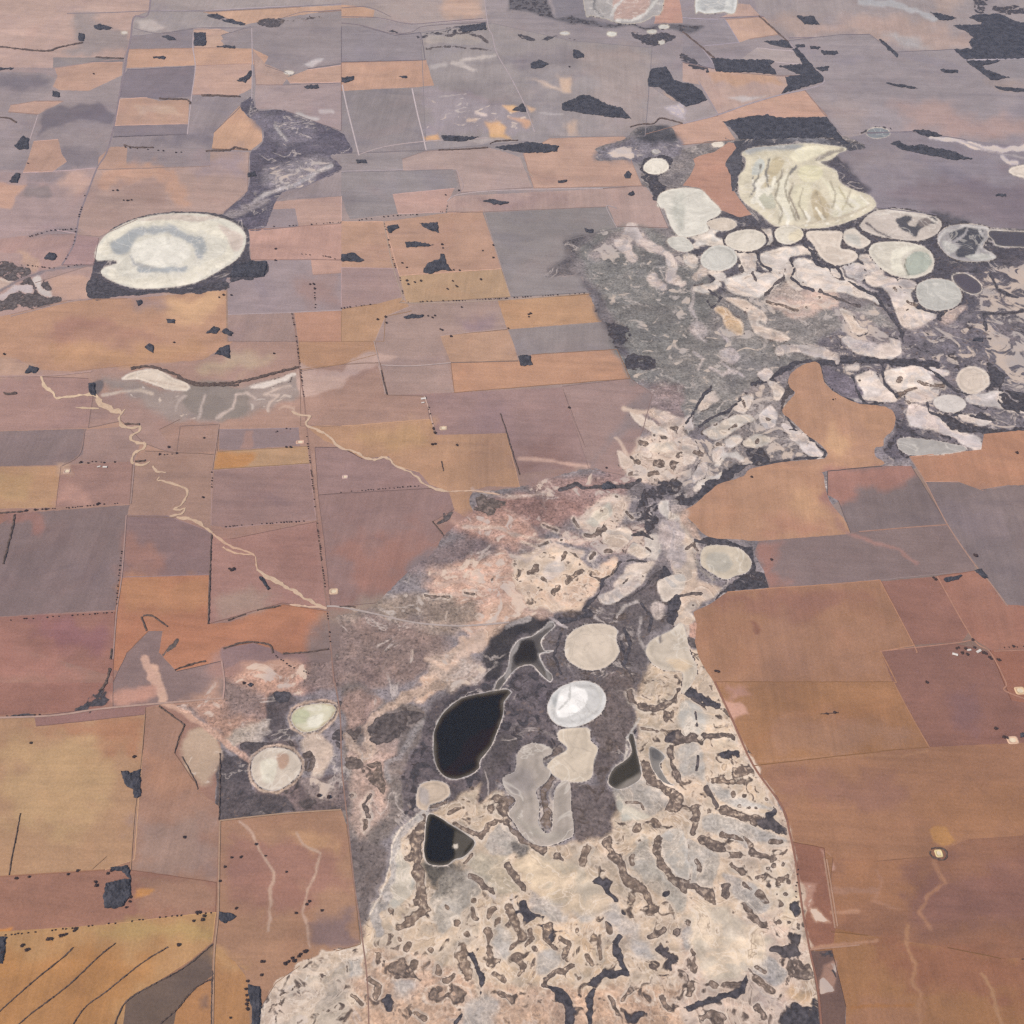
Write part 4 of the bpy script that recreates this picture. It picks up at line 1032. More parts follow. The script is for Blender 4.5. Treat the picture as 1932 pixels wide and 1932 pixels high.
L G D6D1B6 1650,200 1668,160 1730,130 1830,118 1885,130 1900,155 1870,205 1800,262 1720,278 1670,250 r=6 |pale green and white oval lake, upper of the two left ponds
K G f=5 r=5 w=2 c=BFB090 1650,200 1668,160 1730,130 1830,118 1885,130 1900,155 1870,205 1800,262 1720,278 1670,250 1650,200
P G f=16 c=C3C6A4 1655,190 1700,150 1760,170 1720,230 1670,230
P G f=16 c=E6E3D0 1740,200 1830,180 1800,250 1740,250
L G D5C7B6 1425,490 1440,425 1500,380 1570,370 1650,390 1695,440 1700,490 1660,550 1570,605 1490,595 1440,550 r=6 |cream round lake with a reddish patch, lower of the two left ponds
P G f=16 c=C2A08A 1560,420 1630,410 1640,460 1600,490
P G f=14 c=E3DCC8 1480,440 1560,440 1570,500 1540,560 1490,540
K G f=5 r=5 c=D0B8A6 1640,290 1620,190 1680,120 1800,90 1900,110 1920,160
K G f=5 r=5 c=D0B8A6 1405,500 1430,400 1520,350
L D E0D0BE 690,215 740,180 830,162 900,165 980,210 1060,240 1062,275 950,270 850,235 780,215 |cream crescent salt pan under a dark belt of trees on the left
K D f=10 r=5 c=C9B5A4 850,220 950,240 1050,260
# ---- R kind width colour ; W woodland ; V tree belt ; T tree rows ; D single trees ; H sheds ; M dams
R road 5 8E8088 A 852,0 845,60 760,95 740,210 712,350 700,420 680,520 640,735 600,870 550,950 500,1080 450,1220 430,1330 410,1400 350,1500
R road 3 B5A3A5 A 215,650 185,740 165,800
R road 3 B0A2A6 A 1425,160 1428,360 1425,560
R road 3 B8A8AC A 1095,185 1092,270 1105,380 1085,540 1060,760
R track 3 AE9C9E A 1935,1755 1600,1770 1290,1780
R road 4 A88E88 A 500,1695 380,1710 60,1790
R road 4 A58878 A 1283,1640 1285,1790 1287,1932
R road 4 9A7A70 A 1660,1775 1680,1932 @D 1700,200 1720,320 1740,520 1765,720 1790,960 1825,1300 1850,1510 1870,1700 1890,1932 @G 1895,0 1925,180 1932,420 @H 10,560 40,830 75,1150 120,1460 150,1750 160,1960
R track 2 8A7F84 A 760,160 900,190 1050,165 1200,155 1400,160
R track 2 8C8088 A 380,75 600,72 850,62 1160,62 1500,45 1932,22
R track 2 8A7C84 A 1590,105 1700,70 1800,65 1932,55
R track 2 84767E B 0,45 150,40 280,95
R track 2 84767E B 0,95 200,100 350,130 430,135 600,120 800,105
R track 2 84767E B 0,130 120,145 290,190 400,180 460,150 640,135 830,125
R road 4 C0B2B4 B 5,480 30,600 60,720 100,880
R road 4 C4B6B8 B 400,500 430,640 460,760 480,850
R road 3 B0A2A6 B 775,0 825,110 855,200 880,300 960,440 1040,600 1095,750
R track 3 B8A6A6 B 600,1140 650,1105 850,1080 1200,1070 1480,1068
R track 3 AE9A9A B 650,960 690,1050 650,1105
R track 3 B5A4A4 B 100,875 250,830 480,800 830,780
R track 2 A89890 B 1010,880 1050,960 1085,1005
R track 3 AE988A B 240,1255 290,1500 350,1680 370,1715 880,1700 1400,1660
R track 3 A4928E B 810,1205 870,1400 960,1680
R road 3 A89C9E B 1560,1180 1500,1170 1560,1290
R road 4 A89CA4 C 430,90 600,240 700,350 795,440 790,475 690,508 560,535 370,590 200,650 0,700
R track 3 A3969F C 90,460 200,645
R track 3 A79CA8 C 0,185 90,250 190,382
R road 3 BDB5C0 C 1610,345 1770,335 1960,325
R track 3 A89CA6 C 1530,280 1610,345 1760,455
R track 2 8A7C88 C 210,100 460,92
R track 2 8A7C88 C 600,215 740,212
R creek_bed 3 B0A4AC C 310,345 200,330
R road 4 AD8A7C F 1285,655 1370,792 1500,1040 1650,1260 1735,1360 1840,1500
R track 3 AA8272 F 1000,1078 1300,1052 1500,1038
R track 3 B8866A F 1115,1350 1310,1722 1320,1760
R road 4 B48470 F 1440,1330 1640,1680 1740,1760 1830,1932 @I 1850,60 1932,200
R track 4 B08062 F 1120,1755 1210,1932 @I 1195,0 1300,200 1395,365
R track 3 B28270 F 1120,1755 1530,1710 1640,1690
R track 3 AE8070 F 1760,1755 1932,1735
R road 6 9A6E60 I 180,-5 280,210 400,470 560,700 605,850 640,1020 680,1300 720,1520 770,1780 810,1960
R track 5 B08A76 I 800,990 830,1180 862,1390
R track 4 B8907A I 815,1000 845,1180 876,1380
R track 4 B08874 I 720,1512 1000,1485
R creek_bed 7 DBBE9E D 235,195 240,230 262,262 300,290 318,322 420,310 530,305 550,330
R creek_bed 14 CFB296 D 545,325 580,360 640,390 690,405
R creek_bed 7 CDB094 D 710,385 690,410 675,450 700,480 750,490 792,480 785,510 735,540 740,560 780,575 825,580 810,610 755,640 742,675 760,695 800,700 850,680
R creek_bed 4 CFB494 D 430,375 560,382
R creek_bed 7 CBAE94 D 865,705 890,735 940,740
R creek_bed 6 CBAD92 D 905,768 893,785 960,800 1060,845 1040,900 1025,930 985,950 1020,955 1045,945 1030,975 960,990
R creek_bed 7 CBAD92 D 1000,995 1090,1010 1150,1045 1200,1085
R creek_bed 5 CFAA8E D 1260,1165 1330,1200 1430,1210 1450,1240 1455,1300
R creek_bed 10 CDB096 D 1455,1290 1490,1320 1560,1360 1640,1400 1740,1460 1850,1512
R creek_bed 6 CCA68C D 1200,1085 1300,1160 1400,1190 1440,1210
R creek_bed 6 D2B098 D 1640,1490 1750,1500 1850,1512
R track 5 B2A4A0 D 1850,1500 1932,1505 @E 200,1545 400,1590 620,1610 800,1605 950,1590
R creek_bed 6 CFB298 D 1650,395 1700,420 1755,425 1730,470 1780,495 1850,530 1900,580 1932,605 @E 60,620 110,640 130,660 190,668 240,655 275,670 300,700 350,725 390,740 440,780 470,810 540,838 620,850
R creek_bed 4 CFAE96 E 620,850 750,848 900,870
R track 4 A58A84 D 760,690 740,920
R track 3 9B7F78 D 480,500 450,640 350,705
R road 4 B5948C D 0,200 240,195 520,170
R track 4 A88A84 D 715,985 690,1320 660,1530 640,1800
R track 3 8F7674 D 1200,1090 1185,1340 1178,1600
R track 3 AA8C82 D 1240,470 1200,730
R road 5 B5938A D 1255,1810 1270,1932 @G 1262,95
R track 3 B09A94 E 185,0 215,130 250,300
R track 3 B8A4A0 E 225,135 400,140 620,122
R track 2 8E7A74 E 620,122 1000,112
R track 4 C2A294 E 470,310 500,400 530,520
R track 2 A88A84 E 1250,260 1300,420 1380,600
R road 5 B5968A G 0,205 250,190 560,150 880,120 1180,95 1260,90
R road 5 B08E78 G 1245,780 1240,1000 1235,1300 1215,1500 1208,1700 1200,1960
R track 3 B08A70 G 820,180 800,420 760,760 740,1060
R track 3 A5765E G 0,1120 590,1060
R track 4 B09078 G 1245,782 1600,742 1932,720
R track 3 B89070 G 520,1055 600,985
W A 1098,185 1165,185 1165,258 1098,258 |square dark wood standing alone among the far left paddocks
W A 530,150 570,138 640,160 600,172 545,165 |small dark wood beside a creek in the far left corner
W A 915,205 960,203 1000,228 950,225 |small thin wood in a mauve paddock west of the square wood
W A 865,322 935,322 930,333 870,332 |thin strip of trees inside a salmon paddock
W A 1170,85 1220,80 1270,100 1240,108 1180,98 |dark wood left of the far salmon strip
W A 1255,118 1310,110 1390,135 1370,142 1290,130 |dark wood right of its twin in the far salmon strip
W A 85,830 130,770 165,785 158,845 110,848 |dark blue wood at the left edge beside the pale road
W A 55,1030 90,980 115,985 100,1035 |dark wood where the tree line ends at the left edge
W A 300,545 300,515 340,525 340,550 |small wood below a fork of pale lines on the left
W A 250,1465 280,1430 315,1435 325,1455 300,1475 |round dark wood left of the big oval lake
W A 0,378 80,385 70,395 0,397 |flat wood cut by the left edge
W A 445,190 475,195 475,235 445,230 |small upright wood on the far left creek
W A 770,1705 800,1698 808,1720 785,1732 |small wood below the oval lake
W A 940,1805 985,1810 990,1830 950,1828 |small wood in the sandy patch below the oval lake
W A 1165,1885 1210,1850 1245,1860 1225,1890 |western one of two ragged woods in the orange paddock
W A 1245,1880 1280,1862 1320,1885 1310,1905 |eastern one of two ragged woods in the orange paddock
W A 1400,985 1440,970 1450,1000 1405,1003 |small wood on the edge of the dark scrub belt
W A 1340,455 1380,440 1420,400 1425,425 1390,470 |small triangular wood on the far creek
W A 1225,262 1330,262 1330,275 1230,268 |thin wood along the lower edge of a far paddock
W A 1420,1478 1510,1480 1512,1500 1495,1570 1300,1565 1320,1500 1400,1490 |dark block of wood at the lower right of the oval lake
W A 1720,490 1800,480 1805,500 1730,503 |thin wood in the grey paddock right of the far creek
W B 1070,360 1120,338 1178,365 1130,390 1075,385 |small dark hexagonal wood in the far grey plain
W B 1310,285 1345,288 1375,310 1373,330 1315,328 |small faint wood above the far grey plain
W B 965,625 1025,588 1042,610 1045,635 |small wedge wood in a sandy patch
W B 1248,590 1350,545 1400,540 1500,590 1590,615 1640,675 1500,660 1360,640 1248,622 |long dark wood tapering to a point on its right
W B 565,768 780,776 740,790 690,802 580,796 |flat wood beside a yellow sandy patch
W B 870,835 1060,806 1230,828 1222,860 1060,868 930,850 |long flat dark wood in the middle distance
W B 1735,440 1750,392 1840,380 1880,450 @C 0,470 60,480 110,520 140,565 80,590 20,600 @B 1932,588 1860,545 1800,495 1740,490 |curved dark plantation shaped like a boot
W B 665,155 815,128 822,168 690,182 |dark wood at a field corner near the top
W B 800,1140 840,1130 950,1145 940,1155 870,1160 |small wood alone in a pale pink paddock
W B 0,440 75,433 70,450 40,468 0,465 |wood at the left end of the salmon rectangle
W B 325,432 370,430 375,440 345,443 |tiny wood inside the salmon rectangle
W B 255,1285 320,1270 328,1290 270,1320 |small wood right of the dotted road
W B 440,1262 500,1265 545,1260 553,1322 470,1290 |wood shaped like a flag, north of the others
W B 360,1375 420,1370 525,1388 490,1395 365,1400 |long flat wood between two others
W B 460,1540 490,1490 555,1465 560,1438 585,1440 595,1495 630,1535 560,1530 500,1550 |triangular wood at the foot of its paddock
W B 0,1440 80,1435 130,1475 100,1485 0,1478 |ragged wood left of the dotted road
W B 1598,990 1625,968 1642,985 1635,1012 1605,1010 |small heart-shaped wood left of the lake shore
W B 1620,1100 1650,1082 1660,1098 1640,1112 |tiny oval wood below the heart-shaped one
W B 1225,1025 1275,1020 1275,1032 1230,1034 |tiny faint wood in the pink strip
W B 350,1795 400,1780 470,1785 460,1800 370,1805 |small wood row in the mauve paddock
W B 80,905 140,905 145,925 90,925 |small wood beside the far track
W B 1375,1295 1425,1300 1425,1318 1385,1315 |small wood on the rim of the scrub
W C 225,690 340,665 480,650 540,668 815,665 885,760 940,815 900,815 850,780 600,782 380,790 320,785 270,720 |largest dark plantation, above the yellow salt lake
W C 160,330 340,340 480,340 520,350 490,370 520,400 530,425 400,410 300,410 190,405 |long dark plantation with a ragged right end
W C 545,375 680,365 660,330 620,280 645,270 720,355 795,440 790,462 700,490 560,532 595,480 580,435 670,425 |dark plantation folded into a bend of the road
W C 460,235 590,228 625,275 530,262 |dark wedge of wood against the straight road
W C 1530,145 1690,140 1690,128 1620,100 1640,85 1790,80 1900,125 1932,150 1932,325 1770,335 1600,335 1530,280 1640,275 1620,240 1650,210 1600,180 |great dark plantation in the upper right corner
W C 1605,347 1800,342 1760,360 1690,370 1720,400 1850,440 1750,455 |dark wood below the pale road on the right
W C 1400,68 1550,103 1500,118 1455,113 |small dark wedge left of the great plantation
W C 720,262 780,268 765,283 725,278 |small dark wood, leftmost of three near the road bend
W C 782,288 870,290 880,308 800,312 |dark parallelogram wood near the road bend
W C 635,255 690,255 692,270 650,270 |faint small wood beside the road bend
W C 645,92 740,95 775,138 690,140 |faint oblong wood in the far mauve field
W C 1458,395 1560,400 1555,415 1480,413 |small oblong wood in the middle of the mauve field
W C 1110,225 1130,228 1220,310 1215,325 1160,280 |thin slanting tree belt in the far right field
W C 1300,738 1380,738 1470,768 1440,778 1360,768 |dark low wood where the pale creek starts
W C 1175,815 1220,798 1280,830 1350,820 1420,840 1500,850 1640,902 1530,905 1400,880 1250,850 |long ragged wood in the plain right of the yellow lake
W C 1150,470 1250,480 1330,500 1280,502 1170,480 |thin blade of wood in the mauve plain
W C 1765,490 1860,500 1932,525 1880,520 1800,510 |thin wood along the right field edge
W C 1770,1100 1830,1100 1830,1112 1775,1112 |small wood near the right edge
W C 750,385 830,378 820,400 780,405 |small wood right of the road bend
W C 130,400 145,398 150,410 135,412 |tiny wood at a far field corner
W D 820,35 845,15 868,25 868,65 840,50 |small dark wood in the middle of the orange paddock
W D 1215,75 1250,35 1300,20 1303,100 1275,85 |dark wood with a pointed tail by the orange paddock
W D 1465,1335 1485,1332 1530,1400 1515,1410 |short slanting block of trees beside the creek
W D 500,240 540,235 540,310 510,300 |dark wood at the head of the pale creek
W D 140,180 170,140 220,155 200,180 |small wood west of the creek head
W E 1000,82 1070,80 1075,110 1085,135 1015,140 |square dark wood at a paddock corner
W E 1465,820 1500,795 1535,805 1550,830 1480,838 |dark oval thicket on the salt creek
W F 1475,1345 1500,1335 1580,1325 1560,1348 1490,1366 |dark flat wood at the corner of the brown field
W F 1650,1295 1690,1290 1730,1340 1700,1342 |small dark wood beside the field road on the right
W F 1700,-20 1650,-20 1640,0 1700,5 |small dark thicket in the speckled salt
W G 685,500 725,500 730,510 795,490 795,640 778,656 757,650 752,600 720,590 700,560 |dark notched wood on the straight paddock fence
W G 600,1135 660,1120 740,1110 742,1205 690,1270 650,1280 590,1275 585,1200 |large dark wood in the lower left paddocks
W G 625,1045 720,1035 735,1060 740,1110 710,1090 690,1062 640,1068 |curved belt of trees above the large lower left wood
W G 1240,1298 1300,1305 1340,1322 1310,1345 1270,1362 1240,1345 |dark triangular wood just right of the lower road
W G 1405,1708 1470,1720 1480,1800 1470,1880 1440,1960 1420,1960 1425,1850 1405,1760 |dark tall wood at the bottom beside the salt marsh
W G -10,1435 35,1438 28,1510 15,1590 -10,1600 |dark wood cut by the left edge near the bottom
W G 1400,12 1420,0 1435,12 1418,28 |small round dark thicket above the left ponds
W I 1910,285 1960,280 1960,320 1915,312 |small dark wood cut by the right edge by a dam
W I 1915,1565 1960,1560 1960,1640 1930,1620 |small dark wood cut by the right edge low down
V D 9 740,155 800,145 870,148 940,168 1000,190 1060,225 1150,240 1300,238 1400,220 1500,195 1600,168 1690,148 |dark curved belt of trees along the upper shore of the cream crescent pan
V D 7 1000,205 1050,225 1110,250 1230,250 1350,248 |second thinner belt of trees below the curved one
V C 6 180,330 100,262 0,180 |far tree belt along a track in the upper right
V C 5 430,90 600,240 |tree belt beside the far straight road
V A 6 1140,540 1250,542 1360,548 |straight tree belt across the far pink paddock
V A 6 900,560 1060,565 1075,590 |dark belt of trees at the top of a salmon paddock
V A 6 1165,855 1300,850 1330,835 1400,850 |belt of trees under the salmon triangle
V A 4 700,820 760,835 870,835 |ragged belt of trees above the mauve rectangle
V A 5 0,265 250,290 @A 330,270 470,240 |far creek trees on the left
V A 4 540,325 700,332 |thin tree belt across the far left paddock
V A 5 0,665 50,670 95,695 |short belt of trees at the left edge
V B 4 840,815 880,800 1000,795 |belt of trees over the long flat wood
V B 4 550,850 700,845 830,835 |thin tree belt along a far boundary
V B 4 1635,720 1690,705 1770,700 1800,670 1860,680 1932,700 |thin wandering tree line above the dark scrub patch
V D 8 20,290 60,300 95,290 |short belt of trees near the left edge
V D 6 705,468 790,470 |short belt of trees on the bend of the creek
V D 6 765,680 825,675 |small belt of trees inside the creek loop
V D 6 800,1560 830,1640 |left arm of the arrow-shaped tree belt
V D 6 810,1555 860,1555 950,1615 |right arm of the arrow-shaped tree belt
V D 5 1290,1580 1390,1545 |tree belt along the slanting paddock edge, western piece
V D 5 1455,1522 1590,1498 |tree belt along the slanting paddock edge, eastern piece
V D 6 990,1862 1060,1835 1165,1810 |tree belt at the foot of the orange paddock
V D 6 1265,1740 1350,1712 1430,1703 1525,1720 1545,1765 |curved tree belt round the top of the mauve hollow
V D 5 1600,1768 1740,1760 1860,1742 |tree belt along the lower edge of the orange paddock
V D 6 1180,1600 1188,1340 1197,1095 |tall straight tree belt between two paddocks
V D 5 0,975 60,968 130,965 |tree belt at the end of the yellow paddock
V D 7 85,980 65,1080 48,1150 20,1260 |thick tree belt down the left edge
V D 8 635,1740 625,1800 |dark upright clump of trees on the paddock fence
V D 9 625,1850 600,1932 @G 560,50 |belt of trees running down to the dark hollow
V E 4 900,410 930,500 965,620 1010,755 |thin straight tree belt on the right side of the orange paddock
V E 4 225,165 240,230 260,305 |short straight tree belt south of the mauve paddock
V E 4 565,680 578,735 |short tree belt inside the orange paddock
V E 4 515,1020 580,1100 |slanting tree belt beside the red paddock
V E 4 -10,1500 80,1505 |short dark tree belt beside the pale track
V G 3 115,740 90,880 65,1000 52,1090 |single straight hedge in the tan paddock at the left
V G 4 415,1500 340,1570 220,1665 70,1795 -20,1880 |westernmost slanting contour hedge in the yellow paddock
V G 4 655,1475 560,1550 380,1720 150,1895 60,1990 |middle slanting contour hedge in the yellow paddock
V G 4 950,1497 800,1590 600,1750 480,1840 400,1960 |easternmost slanting contour hedge in the yellow paddock
V G 5 1205,1478 1100,1570 1000,1640 860,1712 714,1806 655,1925 620,2040 |dark tree belt on the upper side of the grey wedge
V G 5 1195,1680 1100,1733 1000,1850 905,1938 840,2040 |dark tree belt on the lower side of the grey wedge
V G 5 900,135 950,170 1045,240 |slanting tree belt along the red paddock corner
V G 4 1045,240 1010,320 988,400 |thin tree belt running down from the paddock corner
V G 4 1030,420 1080,510 1110,570 1120,605 |dotted tree belt west of the dark scrub block
V G 5 1246,400 1245,600 1240,780 |straight tree belt on the left side of the dark scrub block
V G 5 1205,1630 1200,1720 1195,1960 |dark tree belt beside the bottom road
V I 6 1405,940 1440,935 1480,945 1495,975 1475,1005 1410,985 1400,955 |ring of trees round the dam in the big brown field
V I 3 780,178 880,170 |short tree belt in the brown field
T A 60 dotted row along the far left salmon paddock|710,835 1000,865 1180,860
T A 30 dotted row down from the far left wood|160,925 100,1000
T A 26 trees along the road west of the oval lake|480,1110 440,1250 415,1390 370,1470
T A 34 trees along the boundary east of the oval lake|1550,1285 1700,1275 1932,1258
T A 22 dotted trees north of the crescent scrub|170,1340 290,1305 420,1300
T A 30 trees on the road under the oval lake|120,1500 300,1520 480,1495
T A 28 trees by the field corner east of the lake|1710,1440 1850,1452 1910,1470
T B 26 dotted row along the upper pink boundary|100,1248 300,1222 450,1215
T B 22 dotted row along the upper pink boundary|560,1200 595,1200 597,1165
T B 24 trees down the dotted road in the middle distance|245,1270 275,1400 300,1500 340,1600 355,1700
T B 26 dotted row along the yellow paddock foot|380,1712 560,1706 750,1700
T B 16 dense row along the yellow paddock foot|770,1698 860,1692 950,1690
T B 26 dotted row along the grey paddock foot|980,1685 1150,1675 1390,1660
T B 30 dotted row west of the yellow paddock|0,1745 100,1732 170,1725
T A 24 dotted row east of the oval lake|1780,1640 1785,1760
T A 26 fence row right of the oval lake|1655,1780 1680,1932
T D 14 trees lining the long north to south road|1680,0 1695,120 1720,320
T D 16 trees lining the long north to south road|1735,540 1760,720 1785,950
T D 15 trees lining the long north to south road|1795,1030 1815,1200 1840,1400
T D 30 trees lining the long north to south road|1855,1540 1870,1720
T D 24 dotted row above the long mauve paddock|140,962 270,950 420,940 560,925 690,918
T D 24 trees by the homestead track on the left|450,690 520,680 600,690
T D 30 dotted row under the long mauve paddock|60,1578 300,1560 640,1535
T D 22 dotted fence row between mauve paddocks|690,1190 670,1350 660,1500
T D 22 dotted row above the pink paddock|1280,1050 1500,1032 1760,1018
T D 30 dotted row across the centre paddock|900,645 1020,635
T D 34 dotted fence row in the centre paddock|1200,740 1198,880
T E 22 dotted row across the mauve paddock|0,855 250,835 440,818
T E 22 trees along the short farm road|480,320 510,440 530,525
T G 36 dotted row above the yellow paddock|30,1430 300,1402 600,1368 900,1330 1210,1302
T G 26 scattered trees above the tan paddock road|40,190 260,180
T G 30 fence trees beside the tall dark wood|1395,1690 1398,1800 1400,1870
T F 34 dotted row right of the homestead|1820,1735 1932,1728
T F 26 shrubs at the peninsula field|850,330 880,320
T D 20 shrubs at the shed row|1560,515 1620,495 1690,500
T D 22 dotted row along the mauve hollow|1560,1780 1640,1840 1750,1880
T I 40 shrubs beside the marsh road|650,1060 640,1200 660,1300
D A 14 trees below the oval lake|1240,1685 1265,1672 1310,1672 1755,1610 1775,1610 1780,1635 640,1080 665,1080 530,420 1560,1410 1560,1475
D A 12 scattered trees in the pink paddock|700,1135 730,1135 745,1133 720,1137
D B 14 scattered trees in the paddock of four woods|345,1490 370,1515 570,1385 575,1405 615,1530 635,1530 670,1532 665,1080 590,1105 860,1390 800,1420 860,1460
D B 15 scattered trees in the yellow paddock|370,1590 378,1610 415,1600 450,1592 630,1592 650,1620 600,1638 655,1625 790,1583
D B 15 scattered trees under the yellow paddock|205,1810 250,1795 255,1830 490,1790 515,1800 530,1788 570,1870 560,1865 620,1905 945,1860 1060,1780 1070,1775 1062,1795 680,1740 1290,380
D D 16 scattered trees in the middle left paddocks|150,960 200,955 260,952 550,925 500,690 460,685 650,685 905,640 1000,635 955,600 1150,885 1550,70 985,8 560,920 25,75 1155,548 1645,600 1620,600
D D 20 round clump in the pink paddock|1310,1298 1325,1290 1300,1290
D E 18 lone trees in the orange paddock|520,497 528,520 655,590 530,582 515,585 1290,378 1500,718
D G 17 scattered trees right of the lower road|1310,990 1368,985 1362,990 1272,1043 1245,1125 1620,1073 1503,980 1450,915 1335,1280 1340,1275 1735,1255 1750,1240 1675,1305 1820,1290 1480,1580 1495,1580 1480,1655 1305,1897 1405,1690 1392,1735
D G 22 trees in the corner of the yellow paddock|270,1455 290,1452 345,1435 360,1430 375,1425 420,1405 430,1395 128,1490 160,1510 150,1515 1095,1350 1115,1300 1130,1302 1155,1322 1145,1345 1010,1485 15,1527
D G 20 trees round the large lower left wood|540,1130 545,1150 715,1272 735,1240 740,1215 610,1080 630,1065 175,342 760,422 1045,875 92,1108 165,1100 385,1085 440,1065
D G 24 trees on the edge of the salt marsh|1615,1590 1630,1580 1655,1560 1665,1575 1690,1550 1700,1540 1725,1525 1735,1520 1805,640 1860,650 1380,5
D G 22 trees beside the tall dark wood|1395,1770 1400,1800 1395,1820 1400,1850
D F 20 trees round the brown homestead|1550,1740 1560,1735 1600,1740 1650,1735 1700,1765 1715,1770 1735,1790 1745,1800 1780,1800 1790,1805 1640,1690 1580,1765 1610,1775 1890,632 1650,1210 1660,1215 390,770 500,1237 1420,1340 1430,1350 1870,1728 200,1870 185,1868
D I 22 trees in the brown fields|815,178 860,170 1770,260 1380,0 1815,310 1835,315
H F 1541,1772 -20 60|white shed at the left end of the brown homestead
H F 1620,1748 10 45|small white shed in the middle of the brown homestead
H F 1675,1755 30 60|white shed at the right end of the brown homestead
H E 465,325 10 70|pale shed at the head of the short farm road
H E 462,348 10 40|dark-sided shed below the pale shed on the farm road
H D 595,712 0 55|pale shed at the small homestead on the left
H D 560,710 20 40|small shed west of the pale shed at the left homestead
M D 1890,1415 52,34 D2B498|square pale dam right of the long road
M E 578,491 44,24 CFB298|square pale dam at the top of the orange paddock
M I 1450,966 44,40 E6D29A|yellow dam ringed by trees in the brown field
M I 1868,325 66,40 DDB79A|pale dam beside the small wood at the right edge
M I 1910,45 60,40 DDBB94|pale dam at the right edge of the red paddock
M E 22,767 34,20 D0B0A8|small pale dam in the mauve paddock
M D 1700,570 50,22 CFA590|pale yard beside the tree-lined road
M D 380,735 40,26 C8A898|small pale dam west of the left homestead
"""
# ------------------------------------------------------------------ tracing the ground from the air
S = 816.0 / 1932.0
TILE = {c: ((i % 3) * 816.0, (i // 3) * 816.0) for i, c in enumerate('ABCDEFGHI')}
W0 = 2448.0
SD, CD = math.sin(PITCH), math.cos(PITCH)

def ground(P):
    """points of the photograph (pixels) -> metres on the plain"""
    P = np.asarray(P, float).reshape(-1, 2)
    px = (P[:, 0] / W0 - .5) * 2 * TANH; py = (.5 - P[:, 1] / W0) * 2 * TANH
    dz = -SD + py * CD; dy = CD + py * SD
    t = HGT / -dz
    return np.stack([t * px, t * dy], 1)

def mpp(p):
    """metres per photo pixel across, and the foreshortening factor, at a point"""
    px = (p[0] / W0 - .5) * 2 * TANH; py = (.5 - p[1] / W0) * 2 * TANH
    dz = SD - py * CD
    return HGT / dz * 2 * TANH / W0, dz / math.sqrt(1 + px * px + py * py)

def parse_pts(tokens, tile):
    out = []
    for t in tokens:
        if t[0] == '@': tile = t[1]; continue
        x, y = t.split(',')
        ox, oy = TILE[tile]
        out.append((ox + float(x) * S, oy + float(y) * S))
    return out

def out_edge(P):
    """anything drawn up to the edge of the photograph runs on beyond it"""
    r = []
    for x, y in P:
        if x < 6: x = -170
        if x > W0 - 6: x = W0 + 170
        if y < 6: y = -170
        if y > W0 - 6: y = W0 + 170
        r.append((x, y))
    return r

def catmull(P, n=6, closed=True):
    P = np.array(P, float); N = len(P); out = []
    rng = range(N) if closed else range(N - 1)
    for i in rng:
        if closed: a, b, c, d = P[i - 1], P[i], P[(i + 1) % N], P[(i + 2) % N]
        else: a, b, c, d = P[max(i - 1, 0)], P[i], P[i + 1], P[min(i + 2, N - 1)]
        m = max(1, min(n, int(np.hypot(*(c - b)) / 5)))
        for k in range(m):
            t = k / m
            out.append(.5 * ((2 * b) + (c - a) * t + (2 * a - 5 * b + 4 * c - d) * t * t + (3 * b - a - 3 * c + d) * t ** 3))
    if not closed: out.append(P[-1])
    return [tuple(p) for p in out]

rs = np.random.RandomState(7)
LAT = rs.rand(4, 256, 256) * 2 - 1
def vnoise(x, y, k):
    L = LAT[k]
    xi = np.floor(x).astype(int); yi = np.floor(y).astype(int)
    fx = x - xi; fy = y - yi
    fx = fx * fx * (3 - 2 * fx); fy = fy * fy * (3 - 2 * fy)
    a = L[xi & 255, yi & 255]; b = L[(xi + 1) & 255, yi & 255]; c = L[xi & 255, (yi + 1) & 255]; d = L[(xi + 1) & 255, (yi + 1) & 255]
    return (a * (1 - fx) + b * fx) * (1 - fy) + (c * (1 - fx) + d * fx) * fy

def ragged(P, step=4.0, amp=1.0, seed=0):
    out = []
    N = len(P)
    for i in range(N):
        a = np.array(P[i]); b = np.array(P[(i + 1) % N]); L = np.hypot(*(b - a))
        m = max(1, int(L / step)); nrm = np.array([-(b - a)[1], (b - a)[0]]) / (L + 1e-9)
        for k in range(m):
            q = a + (b - a) * k / m
            o = float(vnoise(np.array([q[0] / 5 + seed]), np.array([q[1] / 5]), 0)[0]) * amp + random.uniform(-.35, .35) * amp
            out.append(tuple(q + nrm * o))
    return out

def lin(h):
    v = np.array([int(h[i:i + 2], 16) / 255 for i in (0, 2, 4)])
    v = (v.mean() + (v - v.mean()) * SAT) * np.array(TINT)
    return np.where(v <= .04045, v / 12.92, ((v + .055) / 1.055) ** 2.4)

